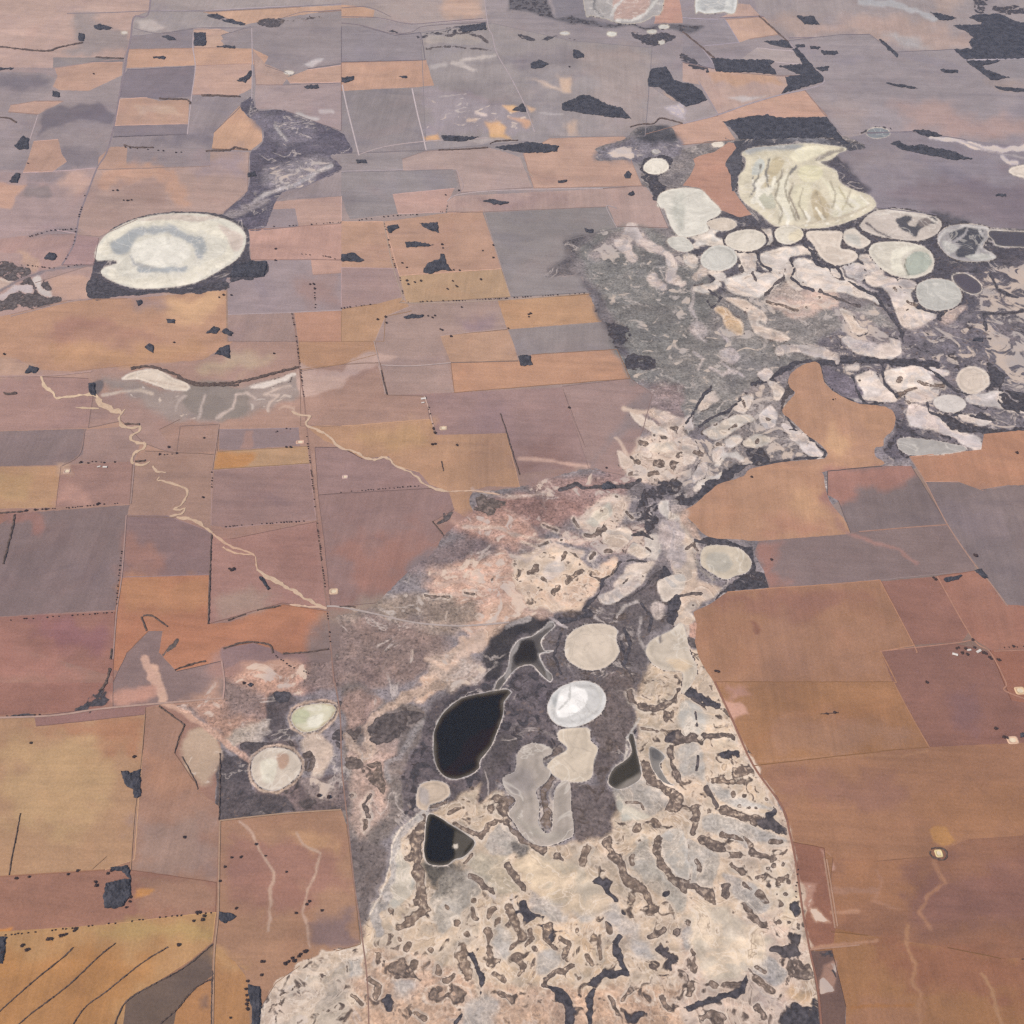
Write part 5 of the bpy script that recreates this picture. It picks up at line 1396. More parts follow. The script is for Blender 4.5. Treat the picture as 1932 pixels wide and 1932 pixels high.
def num(v): return float(v)
regions = []      # dict(kind, name, poly, col, label)
ops = []          # paint
ribbons, woods, belts, rows, dots, sheds, dams = [], [], [], [], [], [], []
clip = 'off'; section_start = 0; order = 0; in_marsh = False
for line in DATA.strip().split('\n'):
    line = line.strip()
    if not line or line[0] == '#': continue
    order += 1
    label = None
    if line.startswith('clip'):
        clip = line.split()[1]; section_start = order; continue
    k = line[0]
    if k in 'LWV' and '|' in line: line, label = [q.strip() for q in line.rsplit('|', 1)]
    tk = line.split()
    if k == 'O' or k == 'F':
        in_marsh = in_marsh or (k == 'O' and tk[1] == 'salt_marsh')
        if k == 'O': name, tile, col, pt = tk[1], tk[2], tk[3], tk[4:]
        else: name, tile, col, pt = 'field', tk[1], tk[2], tk[3:]
        P = out_edge(parse_pts(pt, tile)); raw = list(P) if k == 'F' else None
        if k == 'O': P = catmull(P)
        if name == 'scrub' : P = ragged(P, 4, 1.6, order)
        elif name == 'salt_marsh': P = ragged(P, 6, 2.0, order)
        elif name == 'field': P = ragged(P, 7, .7 if k == 'F' else 1.1, order)
        regions.append(dict(name=name, poly=P, col=col, order=order, label=None, raw=raw))
    elif k == 'L':
        tile, col = tk[1], tk[2]
        ring = 4.0; rest = []
        for t in tk[3:]:
            if t[:2] == 'r=': ring = float(t[2:])
            else: rest.append(t)
        if rest[0][:2] == 'e:':
            cx, cy, rx, ry = [float(v) for v in rest[0][2:].split(',')]
            ox, oy = TILE[tile]
            P = []
            for a in range(36):
                an = a / 36 * 2 * math.pi; w = 1 + .04 * math.sin(2 * an + order) + .03 * math.sin(3 * an + order * 2)
                P.append((ox + (cx + rx * w * math.cos(an)) * S, oy + (cy + ry * w * math.sin(an)) * S))
        else: P = catmull(out_edge(parse_pts(rest, tile)), 8)
        P = ragged(P, 3.5, .55, order)
        ops.append(dict(shape='K', pts=P + [P[0]], r=ring * S, f=5 * S, ch={'d': 1.0, 'k': .9, 's': 0}, order=order - .5, clip=None, w=1.0, ring=1))
        ops.append(dict(shape='K', pts=P + [P[0]], r=(5.5 if sum(lin(col)) < .45 else 3) * S, f=4 * S, ch={'d': 0.0, 'c': 'CFC4BA', 's': 0}, order=order - .4, clip=None, w=.4))
        regions.append(dict(name='salt_lake', poly=P, col=col, order=order, label=label))
    elif k in 'PK' :
        tile = tk[1]; f = 10; r = 8; ch = {}; j = 2; w = None
        while '=' in tk[j]:
            a, b = tk[j].split('=')
            if a == 'f': f = float(b)
            elif a == 'r': r = float(b)
            elif a == 'w': w = float(b)
            elif a == 'c': ch['c'] = b
            else: ch[a] = float(b)
            j += 1
        P = parse_pts(tk[j:], tile)
        if k == 'P':
            P = out_edge(P)
            if in_marsh and len(P) > 3 and clip != 'new' and f <= 60: P = catmull(P, 4)
        if 'c' in ch and 'd' not in ch: ch['d'] = 0.0
        if 'c' in ch and 's' not in ch: ch['s'] = 0.0
        if 'd' in ch and ch['d'] > .7 and 's' not in ch: ch['s'] = 0.0
        in_lake = clip == 'last'
        if k == 'P' and f >= 40 and not in_marsh or (clip == 'new' and f >= 50 and k == 'P'): f *= 1.6
        if w is None:
            if in_lake: w = 5 + .3 * f
            else: w = (9 + .55 * f) if k == 'P' else (5 + min(.5 * r, 12))
        if ch.get('d', 0) >= .8 and not in_lake:
            if k == 'K': f = 3 + 1.35 * r; r = r * (.78 if ch.get('k', 1) > .8 else .88)
            else: f = f * 1.6
        rim = k == 'P' and clip == 'off' and f <= 14 and 'c' in ch and lin(ch['c']).mean() > .45 and in_marsh
        cl = None
        if clip == 'last': cl = ('eq', regions[-1]['order'])
        elif clip == 'new': cl = ('ge', section_start)
        if k == 'K' and len(P) == 1: P = [(P[0][0] - .5, P[0][1]), (P[0][0] + .5, P[0][1])]
        ops.append(dict(shape=k, pts=P, r=r * S, f=f * S, ch=ch, order=order, clip=cl, w=w * S, rim=rim))
    elif k == 'R': ribbons.append((tk[1], float(tk[2]), tk[3], parse_pts(tk[5:], tk[4])))
    elif k == 'W': woods.append((out_edge(parse_pts(tk[2:], tk[1])), label))
    elif k == 'V': belts.append((float(tk[2]) * S, parse_pts(tk[3:], tk[1]), label))
    elif k == 'T':
        a, b = line.split('|'); q = a.split()
        rows.append((float(q[2]) * S, ' '.join(q[3:]), parse_pts(b.split(), q[1])))
    elif k == 'D':
        a, b = line.split('|'); q = a.split()
        dots.append((float(q[2]) * S, ' '.join(q[3:]), parse_pts(b.split(), q[1])))
    elif k == 'H':
        a, b = line.split('|'); q = a.split(); sheds.append((parse_pts([q[2]], q[1])[0], float(q[3]), float(q[4]), b))
    elif k == 'M':
        a, b = line.split('|'); q = a.split(); w_, h_ = q[3].split(',')
        dams.append((parse_pts([q[2]], q[1])[0], float(w_) * S, float(h_) * S, q[4], b))

# ------------------------------------------------------------------ materials
def nt_new(name):
    m = bpy.data.materials.new(name); m.use_nodes = True
    n = m.node_tree; b = n.nodes['Principled BSDF']; b.inputs['Roughness'].default_value = .95
    b.inputs['Specular IOR Level'].default_value = .1
    return m, n, b
def nd(n, t, **kw):
    x = n.nodes.new(t)
    for a, v in kw.items(): setattr(x, a, v)
    return x
def setin(n, sock, v):
    if hasattr(v, 'links') or isinstance(v, bpy.types.NodeSocket): n.links.new(v, sock)
    else: sock.default_value = v
def mth(n, op, a, b=None, c=None, cl=False):
    x = nd(n, 'ShaderNodeMath', operation=op, use_clamp=cl)
    for i, v in enumerate((a, b, c)):
        if v is not None: setin(n, x.inputs[i], v)
    return x.outputs[0]
def mixc(n, f, a, b, bt='MIX'):
    x = nd(n, 'ShaderNodeMix', data_type='RGBA', blend_type=bt)
    setin(n, x.inputs[0], f); setin(n, x.inputs[6], a); setin(n, x.inputs[7], b)
    return x.outputs[2]
def mapr(n, v, a, b, c=0, d=1, smooth=True):
    x = nd(n, 'ShaderNodeMapRange', interpolation_type='SMOOTHSTEP' if smooth else 'LINEAR')
    setin(n, x.inputs[0], v)
    for i, q in enumerate((a, b, c, d)): x.inputs[i + 1].default_value = q
    return x.outputs[0]
def noise(n, vec, scale, det=5, rough=.55, dist=0.0, off=(0, 0, 0), st=(1, 1, 1)):
    mp = nd(n, 'ShaderNodeMapping'); n.links.new(vec, mp.inputs[0])
    mp.inputs['Location'].default_value = off; mp.inputs['Scale'].default_value = tuple(s / scale for s in st)
    x = nd(n, 'ShaderNodeTexNoise'); x.inputs['Scale'].default_value = 1
    x.inputs['Detail'].default_value = det; x.inputs['Roughness'].default_value = rough; x.inputs['Distortion'].default_value = dist
    n.links.new(mp.outputs[0], x.inputs['Vector'])
    return x.outputs[0]
def alb(h, dist=9500.):
    T = math.exp(-HAZE_D * dist)
    c = (lin(h) - np.array(VEIL) * (1 - T)) / (np.array(K_LIGHT) * T)
    return tuple(np.clip(c, .008, .88)) + (1.,)

def vary(n, col, fac, lo, hi):
    v = mapr(n, fac, .35, .65, lo, hi, smooth=False)
    return mixc(n, 1.0, col, nd_comb(n, v), 'MULTIPLY')
def nd_comb(n, v):
    x = nd(n, 'ShaderNodeCombineColor')
    for i in range(3): n.links.new(v, x.inputs[i])
    return x.outputs[0]

def land_material(marsh):
    m, n, b = nt_new('salt_marsh_soil' if marsh else 'paddock_soil')
    geo = nd(n, 'ShaderNodeNewGeometry').outputs['Position']
    col = nd(n, 'ShaderNodeAttribute', attribute_name='col').outputs['Color']
    at = nd(n, 'ShaderNodeAttribute', attribute_name='mask')
    sp = nd(n, 'ShaderNodeSeparateColor'); n.links.new(at.outputs['Color'], sp.inputs[0])
    d, s, k = sp.outputs[0], sp.outputs[1], sp.outputs[2]
    # soil and stubble: broad mottling, drill lines, grain
    big = noise(n, geo, 1300, 7, .62, 1.2)
    mid = noise(n, geo, 190, 6, .68, .6, (31, 7, 0))
    if not marsh:
        ang = nd(n, 'ShaderNodeAttribute', attribute_name='ang').outputs['Fac']
        rt = nd(n, 'ShaderNodeVectorRotate', rotation_type='Z_AXIS'); n.links.new(geo, rt.inputs['Vector']); n.links.new(ang, rt.inputs['Angle'])
        rot = rt.outputs[0]
        streak = noise(n, rot, 60, 6, .7, .15, (3, 9, 0), (.04, 1, 1))
        head = noise(n, rot, 260, 4, .6, .1, (13, 19, 0), (.12, 1, 1))
    fine = noise(n, geo, 20, 3, .75, 0, (5, 2, 0))
    c = vary(n, col, big, .90, 1.10)
    c = vary(n, c, mid, .93, 1.07)
    if not marsh:
        c = vary(n, c, streak, .94, 1.06); c = vary(n, c, head, .96, 1.04)
    c = vary(n, c, fine, .90, 1.10)
    drift = noise(n, geo, 900, 5, .62, 1.6, (71, 3, 0))
    c = mixc(n, mapr(n, drift, .48, .7, 0, .4), c, mixc(n, 1.0, c, (1.05, .96, .94, 1), 'MULTIPLY'))
    drift2 = noise(n, geo, 1500, 5, .6, 1.2, (7, 43, 0))
    c = mixc(n, mapr(n, drift2, .5, .7, 0, .6), c, mixc(n, 1.0, c, (.86, .88, .98, 1), 'MULTIPLY'))
    dust = noise(n, geo, 420, 5, .6, 1.0, (81, 5, 0), (.16, 1, 1))
    c = mixc(n, mapr(n, dust, .54, .70, 0, .30), c, mixc(n, 1.0, c, (1.30, 1.27, 1.25, 1), 'MULTIPLY'))
    stain = noise(n, geo, 520, 5, .6, 1.6, (18, 95, 0), (.3, 1, 1))
    c = mixc(n, mapr(n, stain, .54, .70, 0, .42), c, mixc(n, 1.0, c, (.76, .77, .82, 1), 'MULTIPLY'))
    lumn = nd(n, 'ShaderNodeRGBToBW'); n.links.new(col, lumn.inputs[0])
    lum = lumn.outputs[0]
    if marsh:
        # wind and water drawn texture: blurred flow bands, strandlines, scattered bushes
        flow = noise(n, geo, 300, 4, .5, 1.6, (17, 61, 0), (.8, 1.2, 1))
        c = vary(n, c, flow, .80, 1.20)
        f2 = noise(n, geo, 170, 3, .5, 1.2, (5, 77, 0))
        c = vary(n, c, f2, .88, 1.12)
        gate = mapr(n, noise(n, geo, 450, 2, .5, .5, (3, 3, 0)), .5, .62)
        # wet grey flats against dry cream ones, with a strandline between
        lit = mapr(n, lum, .2, .34)
        ng = noise(n, geo, 330, 4, .5, 1.9, (91, 37, 0))
        wet_ = mth(n, 'MULTIPLY', mapr(n, ng, .47, .56), lit)
        c = mixc(n, mth(n, 'MULTIPLY', wet_, .8), c, mixc(n, 1.0, c, (.80, .86, .93, 1), 'MULTIPLY'))
        e1 = mth(n, 'MULTIPLY', mapr(n, mth(n, 'ABSOLUTE', mth(n, 'SUBTRACT', ng, .46)), .02, .0), lit)
        c = mixc(n, mth(n, 'MULTIPLY', e1, .5), c, alb('F2E4D4'))
        e2 = mth(n, 'MULTIPLY', mapr(n, mth(n, 'ABSOLUTE', mth(n, 'SUBTRACT', ng, .43)), .016, .0), lit)
        c = mixc(n, mth(n, 'MULTIPLY', mth(n, 'MULTIPLY', e2, gate), .6), c, alb('8E7868'))
        w3 = noise(n, geo, 560, 5, .52, 1.9, (33, 11, 0))
        unlit = mapr(n, lum, .36, .22)
        a1 = mth(n, 'MULTIPLY', mapr(n, mth(n, 'ABSOLUTE', mth(n, 'SUBTRACT', w3, .5)), .03, .0), unlit)
        c = mixc(n, mth(n, 'MULTIPLY', mth(n, 'MULTIPLY', a1, gate), .55), c, alb('CFC2BA'))
        a2 = mth(n, 'MULTIPLY', mapr(n, w3, .54, .66), unlit)
        c = mixc(n, mth(n, 'MULTIPLY', a2, .5), c, mixc(n, 1.0, c, (.78, .78, .84, 1), 'MULTIPLY'))
        a3 = mth(n, 'MULTIPLY', mapr(n, w3, .44, .34), unlit)
        c = mixc(n, mth(n, 'MULTIPLY', a3, .45), c, mixc(n, 1.0, c, (1.35, 1.28, 1.22, 1), 'MULTIPLY'))
        c = mixc(n, unlit, c, vary(n, vary(n, c, noise(n, geo, 24, 2, .5, .3, (6, 16, 0)), .80, 1.22), noise(n, geo, 60, 3, .5, .8, (26, 1, 0)), .86, 1.16))
        bush = noise(n, geo, 34, 3, .7, .4, (15, 25, 0))
        bm_ = mth(n, 'MULTIPLY', mapr(n, bush, .56, .66), mapr(n, lum, .42, .12, .0, .6))
        c = mixc(n, bm_, c, alb('4A464A'))
    # salt crust
    ns = noise(n, geo, 210, 4, .52, 1.5, (11, 23, 0))
    vs = mth(n, 'ADD', s, mth(n, 'MULTIPLY', mth(n, 'SUBTRACT', ns, .5), 1.8))
    ms = mth(n, 'MULTIPLY', mapr(n, vs, .46, .62), mapr(n, s, .0, .1))
    tint = noise(n, geo, 500, 3, .5, .5, (1, 2, 0))
    sc = mixc(n, mapr(n, tint, .4, .6), alb('E4CFBC'), alb('CBC0B9'))
    sc = mixc(n, mapr(n, lum, .45, .2, 0, .22), sc, col)
    c = mixc(n, mth(n, 'MULTIPLY', ms, .85), c, sc)
    # small bushes dotted over the open flats
    nb_ = noise(n, geo, 46, 2, .5, .7, (61, 3, 0))
    ng2 = noise(n, geo, 300, 3, .5, .5, (2, 63, 0))
    mb = mth(n, 'MULTIPLY', mth(n, 'MULTIPLY', mapr(n, nb_, .60, .69), mth(n, 'MULTIPLY', mapr(n, d, .12, .3), mapr(n, d, .62, .45))), mapr(n, ng2, .42, .56))
    c = mixc(n, mth(n, 'MULTIPLY', mb, .7), c, alb('87736A'))
    # samphire and scrub
    n1 = noise(n, geo, 100, 3, .5, 1.0, (51, 13, 0))
    vd = mth(n, 'ADD', d, mth(n, 'MULTIPLY', mth(n, 'SUBTRACT', n1, .5), 1.6))
    gd = mapr(n, d, .0, .08)
    md = mth(n, 'MULTIPLY', mapr(n, vd, .44, .61), gd)
    halo = mth(n, 'MULTIPLY', mth(n, 'MULTIPLY', mth(n, 'MULTIPLY', mapr(n, vd, .26, .42), mapr(n, vd, .54, .44)), gd), mapr(n, lum, .2, .34))
    c = mixc(n, mth(n, 'MULTIPLY', halo, .4), c, alb('E6D4C2'))
    dark = mixc(n, k, alb('9A8474'), alb('56535B'))
    sp1 = noise(n, geo, 36, 2, .5, .4, (9, 9, 0))
    sp2 = noise(n, geo, 90, 3, .5, .8, (29, 9, 0))
    dark = vary(n, dark, sp1, .62, 1.4)
    dark = vary(n, dark, sp2, .8, 1.2)
    thin = mth(n, 'MULTIPLY', mapr(n, sp1, .52, .68, 0, .75), mapr(n, k, .75, .35))
    rim = mth(n, 'MULTIPLY', mapr(n, vd, .47, .54), mapr(n, vd, .80, .62))
    dark = mixc(n, mth(n, 'MULTIPLY', rim, mapr(n, sp2, .4, .6, .15, .75)), dark, alb('4E4648'))
    md2 = mth(n, 'MULTIPLY', md, mth(n, 'SUBTRACT', 1.0, mth(n, 'MULTIPLY', thin, mth(n, 'SUBTRACT', 1.0, rim))))
    c = mixc(n, md2, c, dark)
    n.links.new(c, b.inputs['Base Color'])
    return m

def far_material():
    """the plain beyond the surveyed part: paddocks in a grid of tans and mauves"""
    m, n, b = nt_new('far_plain')
    geo = nd(n, 'ShaderNodeNewGeometry').outputs['Position']
    mp = nd(n, 'ShaderNodeMapping'); n.links.new(geo, mp.inputs[0])
    mp.inputs['Scale'].default_value = (1 / 1000, 1 / 800, 0); mp.inputs['Rotation'].default_value = (0, 0, .06)
    br = nd(n, 'ShaderNodeTexVoronoi', distance='CHEBYCHEV'); n.links.new(mp.outputs[0], br.inputs['Vector'])
    br.inputs['Scale'].default_value = 1; br.inputs['Randomness'].default_value = .45
    ramp = nd(n, 'ShaderNodeValToRGB'); ramp.color_ramp.interpolation = 'CONSTANT'
    sp = nd(n, 'ShaderNodeSeparateColor'); n.links.new(br.outputs['Color'], sp.inputs[0]); n.links.new(sp.outputs[0], ramp.inputs[0])
    cols = ['A0775F', '8C7878', '9C7A6A', 'A67C5C', '8F7C78', '9C7064', '8A7674']
    el = ramp.color_ramp.elements
    for i, h in enumerate(cols):
        e = el[i] if i < 2 else el.new(.5)
        e.position = i / len(cols); e.color = alb(h)
    c = vary(n, ramp.outputs[0], noise(n, geo, 700, 6, .6, .6), .9, 1.1)
    n.links.new(c, b.inputs['Base Color'])
    return m

def lake_material(wet):
    m, n, b = nt_new('brine' if wet else 'salt_crust')
    geo = nd(n, 'ShaderNodeNewGeometry').outputs['Position']
    col = nd(n, 'ShaderNodeAttribute', attribute_name='col').outputs['Color']
    c = vary(n, col, noise(n, geo, 420, 7, .62, 2.4), .86 if not wet else .92, 1.1 if not wet else 1.08)
    if not wet:
        q = noise(n, geo, 380, 3, .5, 1.6, (8, 3, 0))
        ln_ = mapr(n, mth(n, 'ABSOLUTE', mth(n, 'SUBTRACT', q, .52)), .016, .0)
        c = mixc(n, mth(n, 'MULTIPLY', ln_, .22), c, alb('8F867E'))
        ln2 = mapr(n, mth(n, 'ABSOLUTE', mth(n, 'SUBTRACT', q, .42)), .03, .0)
        c = mixc(n, mth(n, 'MULTIPLY', ln2, .3), c, alb('F4EEE2'))
    c = vary(n, c, noise(n, geo, 40, 4, .6, .6, (4, 4, 0)), .96, 1.04)
    n.links.new(c, b.inputs['Base Color'])
    b.inputs['Roughness'].default_value = .35 if wet else .8
    b.inputs['Specular IOR Level'].default_value = .03 if wet else .15
    return m

def simple_material(name, h, scale=30, lo=.75, hi=1.25, rough=.95, dist=9500.):
    m, n, b = nt_new(name)
    geo = nd(n, 'ShaderNodeNewGeometry').outputs['Position']
    c = vary(n, n.nodes.new('ShaderNodeRGB').outputs[0], noise(n, geo, scale, 5, .7, .4), lo, hi)
    rgb = [x for x in n.nodes if x.type == 'RGB'][0]; rgb.outputs[0].default_value = alb(h, dist)
    n.links.new(c, b.inputs['Base Color']); b.inputs['Roughness'].default_value = rough
    return m

M_land = land_material(False); M_marsh = land_material(True); M_far = far_material(); M_salt = lake_material(False); M_brine = lake_material(True)
M_wood = simple_material('foliage', WOOD_HEX, 80, .55, 1.55)
M_leaf = simple_material('leaves', '56484A', 12, .7, 1.3)
M_belt = simple_material('belt_foliage', '6C5C58', 30, .6, 1.4)
M_bark = simple_material('bark', '6A5A50', 5)
M_roof = simple_material('zinc_roof', 'DDD8D2', 15, .92, 1.04, .5)
M_wall = simple_material('shed_wall', 'C8BEB4', 15, .9, 1.05)
M_door = simple_material('shed_door', '6A6460', 15, .9, 1.05)
_rib = {}
def rib_mat(h):
    if h not in _rib: _rib[h] = simple_material('earth_' + str(len(_rib)), h, 60, .88, 1.12)
    return _rib[h]

# ------------------------------------------------------------------ the ground: one planar map cut into its fields, lakes and flats
random.seed(5)
LO, HI = -172.0, W0 + 172.0
CELL = 10.0
NC = int((HI - LO) / CELL) + 1
fine = np.zeros((NC, NC), np.uint8)
def mark(P, m, lev=1):
    P = np.array(P); a = ((P.min(0) - m - LO) / CELL).astype(int).clip(0, NC - 1); b = ((P.max(0) + m - LO) / CELL).astype(int).clip(0, NC - 1)
    fine[a[0]:b[0] + 1, a[1]:b[1] + 1] = np.maximum(fine[a[0]:b[0] + 1, a[1]:b[1] + 1], lev)
for o in ops:
    if o['shape'] == 'K':
        for a, b in zip(o['pts'][:-1], o['pts'][1:]): mark([a, b], o['r'] + 4)
    elif o['f'] < 26 * S: mark(o['pts'], 3)
pts = []
for i in range(NC - 1):
    for j in range(NC - 1):
        x0 = LO + i * CELL; y0 = LO + j * CELL
        q = 3 if fine[i, j] else 1
        for a in range(q):
            for b in range(q):
                pts.append((x0 + (a + .5 + random.uniform(-.3, .3)) * CELL / q, y0 + (b + .5 + random.uniform(-.3, .3)) * CELL / q))
verts = [Vector(p) for p in pts]
def clampp(p): return Vector((min(max(p[0], LO + .5), HI - .5), min(max(p[1], LO + .5), HI - .5)))
faces = []
b0 = len(verts); verts += [Vector((LO, LO)), Vector((HI, LO)), Vector((HI, HI)), Vector((LO, HI))]
cons = [(b0, b0 + 1), (b0 + 1, b0 + 2), (b0 + 2, b0 + 3), (b0 + 3, b0)]
for r in regions:
    b0 = len(verts); verts += [clampp(p) for p in r['poly']]
    n_ = len(verts) - b0
    cons += [(b0 + i, b0 + (i + 1) % n_) for i in range(n_)]
ov, oe, of, _, _, _ = delaunay_2d_cdt(verts, cons, [], 0, 1e-4)
V = np.array([(v[0], v[1]) for v in ov])
F = np.array(of, int)
# each triangle belongs to the last drawn region that holds its middle
def inside(Q, P):
    P = np.asarray(P, float); r_ = np.zeros(len(Q), bool)
    for A, B in zip(P, np.roll(P, -1, 0)):
        if A[1] != B[1]:
            r_ ^= ((A[1] > Q[:, 1]) != (B[1] > Q[:, 1])) & (Q[:, 0] < (B[0] - A[0]) * (Q[:, 1] - A[1]) / (B[1] - A[1]) + A[0])
    return r_
CT = V[F].mean(1); so_ = np.argsort(CT[:, 1]); cy_ = CT[so_, 1]
top = np.zeros(len(F), int)
for ri, r in enumerate(regions):
    P = np.array([tuple(clampp(p)) for p in r['poly']]); lo = P.min(0); hi = P.max(0)
    i0, i1 = np.searchsorted(cy_, [lo[1], hi[1]]); cd = so_[i0:i1]
    cd = cd[(CT[cd, 0] > lo[0]) & (CT[cd, 0] < hi[0])]
    top[cd[inside(CT[cd], P)]] = ri + 1
# split the vertices so every region owns its own
key = F * (len(regions) + 1) + top[:, None]
uk, inv = np.unique(key.ravel(), return_inverse=True)
vid = uk // (len(regions) + 1); vreg = uk % (len(regions) + 1)
PV = V[vid]; FF = inv.reshape(-1, 3)
G = ground(PV)
slant = np.sqrt(G[:, 0] ** 2 + G[:, 1] ** 2 + HGT ** 2)
print('ground verts', len(PV), 'faces', len(FF), 'regions', len(regions), 'ops', len(ops))

BASE = [["B89EA0", "A2959E", "A5989F", "9E93A0", "A596A0", "98929F"],
        ["A5959B", "9A8E96", "9A9097", "A0959B", "A4979C", "9C919A"],
        ["B3948F", "A8918E", "B0948A", "9B9092", "8F8A8E", "A09590"],
        ["B38C78", "B08C7C", "A88578", "9C8782", "9A8A86", "B0886C"],
        ["9E7F7A", "A07C74", "A07C74", "A58A80", "8C7B7A", "857874"],
        ["A87A68", "A07A6E", "9C7F76", "A08C80", "A87C5C", "9C7060"],
        ["A87E60", "A07868", "A08A78", "BBA28C", "9C7054", "8F6452"],
        ["B07C4C", "A87C5C", "B8A088", "BFA58E", "A07048", "96623F"]]
BL = np.array([[lin(h) for h in r] for r in BASE])
gx = np.clip(PV[:, 0] / W0 * 5, 0, 4.999); gy = np.clip(PV[:, 1] / W0 * 7, 0, 6.999)
ix = gx.astype(int); iy = gy.astype(int); fx = (gx - ix)[:, None]; fy = (gy - iy)[:, None]
C = (BL[iy, ix] * (1 - fx) + BL[iy, ix + 1] * fx) * (1 - fy) + (BL[iy + 1, ix] * (1 - fx) + BL[iy + 1, ix + 1] * fx) * fy
regcol = np.array([[0, 0, 0]] + [lin(r['col']) for r in regions])
regord = np.array([0] + [r['order'] for r in regions], float)
isf = np.array([0] + [.14 if r['name'] == 'field' else 0. for r in regions])[vreg][:, None]
C = np.where((vreg > 0)[:, None], regcol[vreg] * (1 - isf) + C * isf, C)
VO = regord[vreg]
# paddocks: a little more difference between stubble and bare soil
fm = np.array([False] + [r['name'] == 'field' for r in regions])[vreg]
lm = C.mean(1, keepdims=True)
C = np.where(fm[:, None], C * np.clip((lm / .26), .6, 1.6) ** .16, C)
D = np.zeros(len(PV)); SS = np.zeros(len(PV)); KK = np.full(len(PV), .6)
rmod = 1 + .45 * vnoise(PV[:, 0] / 16 + 7, PV[:, 1] / 14 + 3, 3)
def warp(a, b, x0):
    return vnoise(PV[:, 0] / 52 + x0, PV[:, 1] / 40, a) * .9 + vnoise(PV[:, 0] / 24 + x0, PV[:, 1] / 18, b) * .65 + vnoise(PV[:, 0] / 10 + x0, PV[:, 1] / 8, a) * .16
wx = warp(0, 1, 0); wy = warp(2, 3, 50) * .85
def seg_dist(Q, A, B):
    d = B - A; L = (d * d).sum() + 1e-12
    t = np.clip(((Q - A) @ d) / L, 0, 1)
    e = Q - A - t[:, None] * d
    return (e * e).sum(1)
ops.sort(key=lambda o: o['order'])
srt = np.argsort(PV[:, 1]); ysorted = PV[srt, 1]
for o in ops:
    P = np.array(o['pts'], float); m = o['f'] + o['w'] * 1.8 + (o['r'] if o['shape'] == 'K' else 0)
    lo = P.min(0) - m; hi = P.max(0) + m
    i0, i1 = np.searchsorted(ysorted, [lo[1], hi[1]]); cand = srt[i0:i1]
    ok = (PV[cand, 0] > lo[0]) & (PV[cand, 0] < hi[0]) & (VO[cand] < o['order'])
    if o['clip']:
        ok &= (VO[cand] == o['clip'][1]) if o['clip'][0] == 'eq' else (VO[cand] >= o['clip'][1])
    idx = cand[ok]
    if not len(idx): continue
    Q = PV[idx] + np.stack([wx[idx], wy[idx]], 1) * o['w']
    d2 = np.full(len(idx), 1e18)
    segs = list(zip(P[:-1], P[1:])) + ([(P[-1], P[0])] if o['shape'] == 'P' else [])
    ins = np.zeros(len(idx), bool)
    for A, B in segs:
        d2 = np.minimum(d2, seg_dist(Q, A, B))
        if o['shape'] == 'P' and A[1] != B[1]:
            c = ((A[1] > Q[:, 1]) != (B[1] > Q[:, 1])) & (Q[:, 0] < (B[0] - A[0]) * (Q[:, 1] - A[1]) / (B[1] - A[1]) + A[0])
            ins ^= c
    dd = np.sqrt(d2)
    sdist = np.where(ins, dd, -dd) if o['shape'] == 'P' else o['r'] * (1 if 'ring' in o else rmod[idx]) - dd
    t = np.clip(sdist / max(o['f'], 1e-3) + .5, 0, 1); w = t * t * (3 - 2 * t)
    ch = o['ch']
    if 'c' in ch: C[idx] = C[idx] * (1 - w[:, None]) + lin(ch['c']) * w[:, None]
    if 'd' in ch: D[idx] = D[idx] * (1 - w) + ch['d'] * w
    if 's' in ch: SS[idx] = SS[idx] * (1 - w) + ch['s'] * w
    if 'k' in ch: KK[idx] = np.where(w > .02, ch['k'], KK[idx])
    if o.get('rim'):
        # pans wear a pale strand inside and a dark fringe of samphire outside
        g = np.exp(-((sdist + 3.0) / 2.4) ** 2) * np.clip(.75 + .5 * rmod[idx] - .5, .3, 1)
        D[idx] = np.maximum(D[idx], .66 * g)
        h = np.exp(-((sdist - 2.2) / 1.8) ** 2)[:, None] * .45
        C[idx] = C[idx] * (1 - h) + lin('EFE2D4') * h
    elif o['shape'] == 'K' and ch.get('d', 0) >= .8 and ch.get('k', 1) < .7 and 'ring' not in o:
        h = (np.exp(-((sdist + o['f'] * .35) / 2.4) ** 2) * .5)[:, None]
        C[idx] = C[idx] * (1 - h) + lin('EAD8C4') * h
# graded shores of the salt lakes: bright crust on the strand, a damp band inside it
for ri, r in enumerate(regions):
    if r['name'] != 'salt_lake': continue
    idx = np.where(vreg == ri + 1)[0]
    P = np.array(r['poly'][::2] + [r['poly'][0]]); size = min(np.ptp(P[:, 0]), np.ptp(P[:, 1]))
    Q = PV[idx] + np.stack([wx[idx], wy[idx]], 1) * size * .02
    d2 = np.full(len(idx), 1e18)
    for A, B in zip(P[:-1], P[1:]): d2 = np.minimum(d2, seg_dist(Q, A, B))
    dd = np.sqrt(d2) / size
    wet = sum(lin(r['col'])) < .45
    if wet:
        h = np.exp(-dd / .03)[:, None] * .55
        C[idx] = C[idx] * (1 - h) + lin('8E8680') * h
        continue
    ph = random.uniform(0, 6)
    C[idx] *= (1 + .05 * np.sin(dd * 42 + ph) * np.exp(-dd * 4) + .07 * np.exp(-((dd - .03) / .02) ** 2) - .12 * np.exp(-((dd - .10) / .035) ** 2) * random.uniform(.3, 1.2))[:, None]
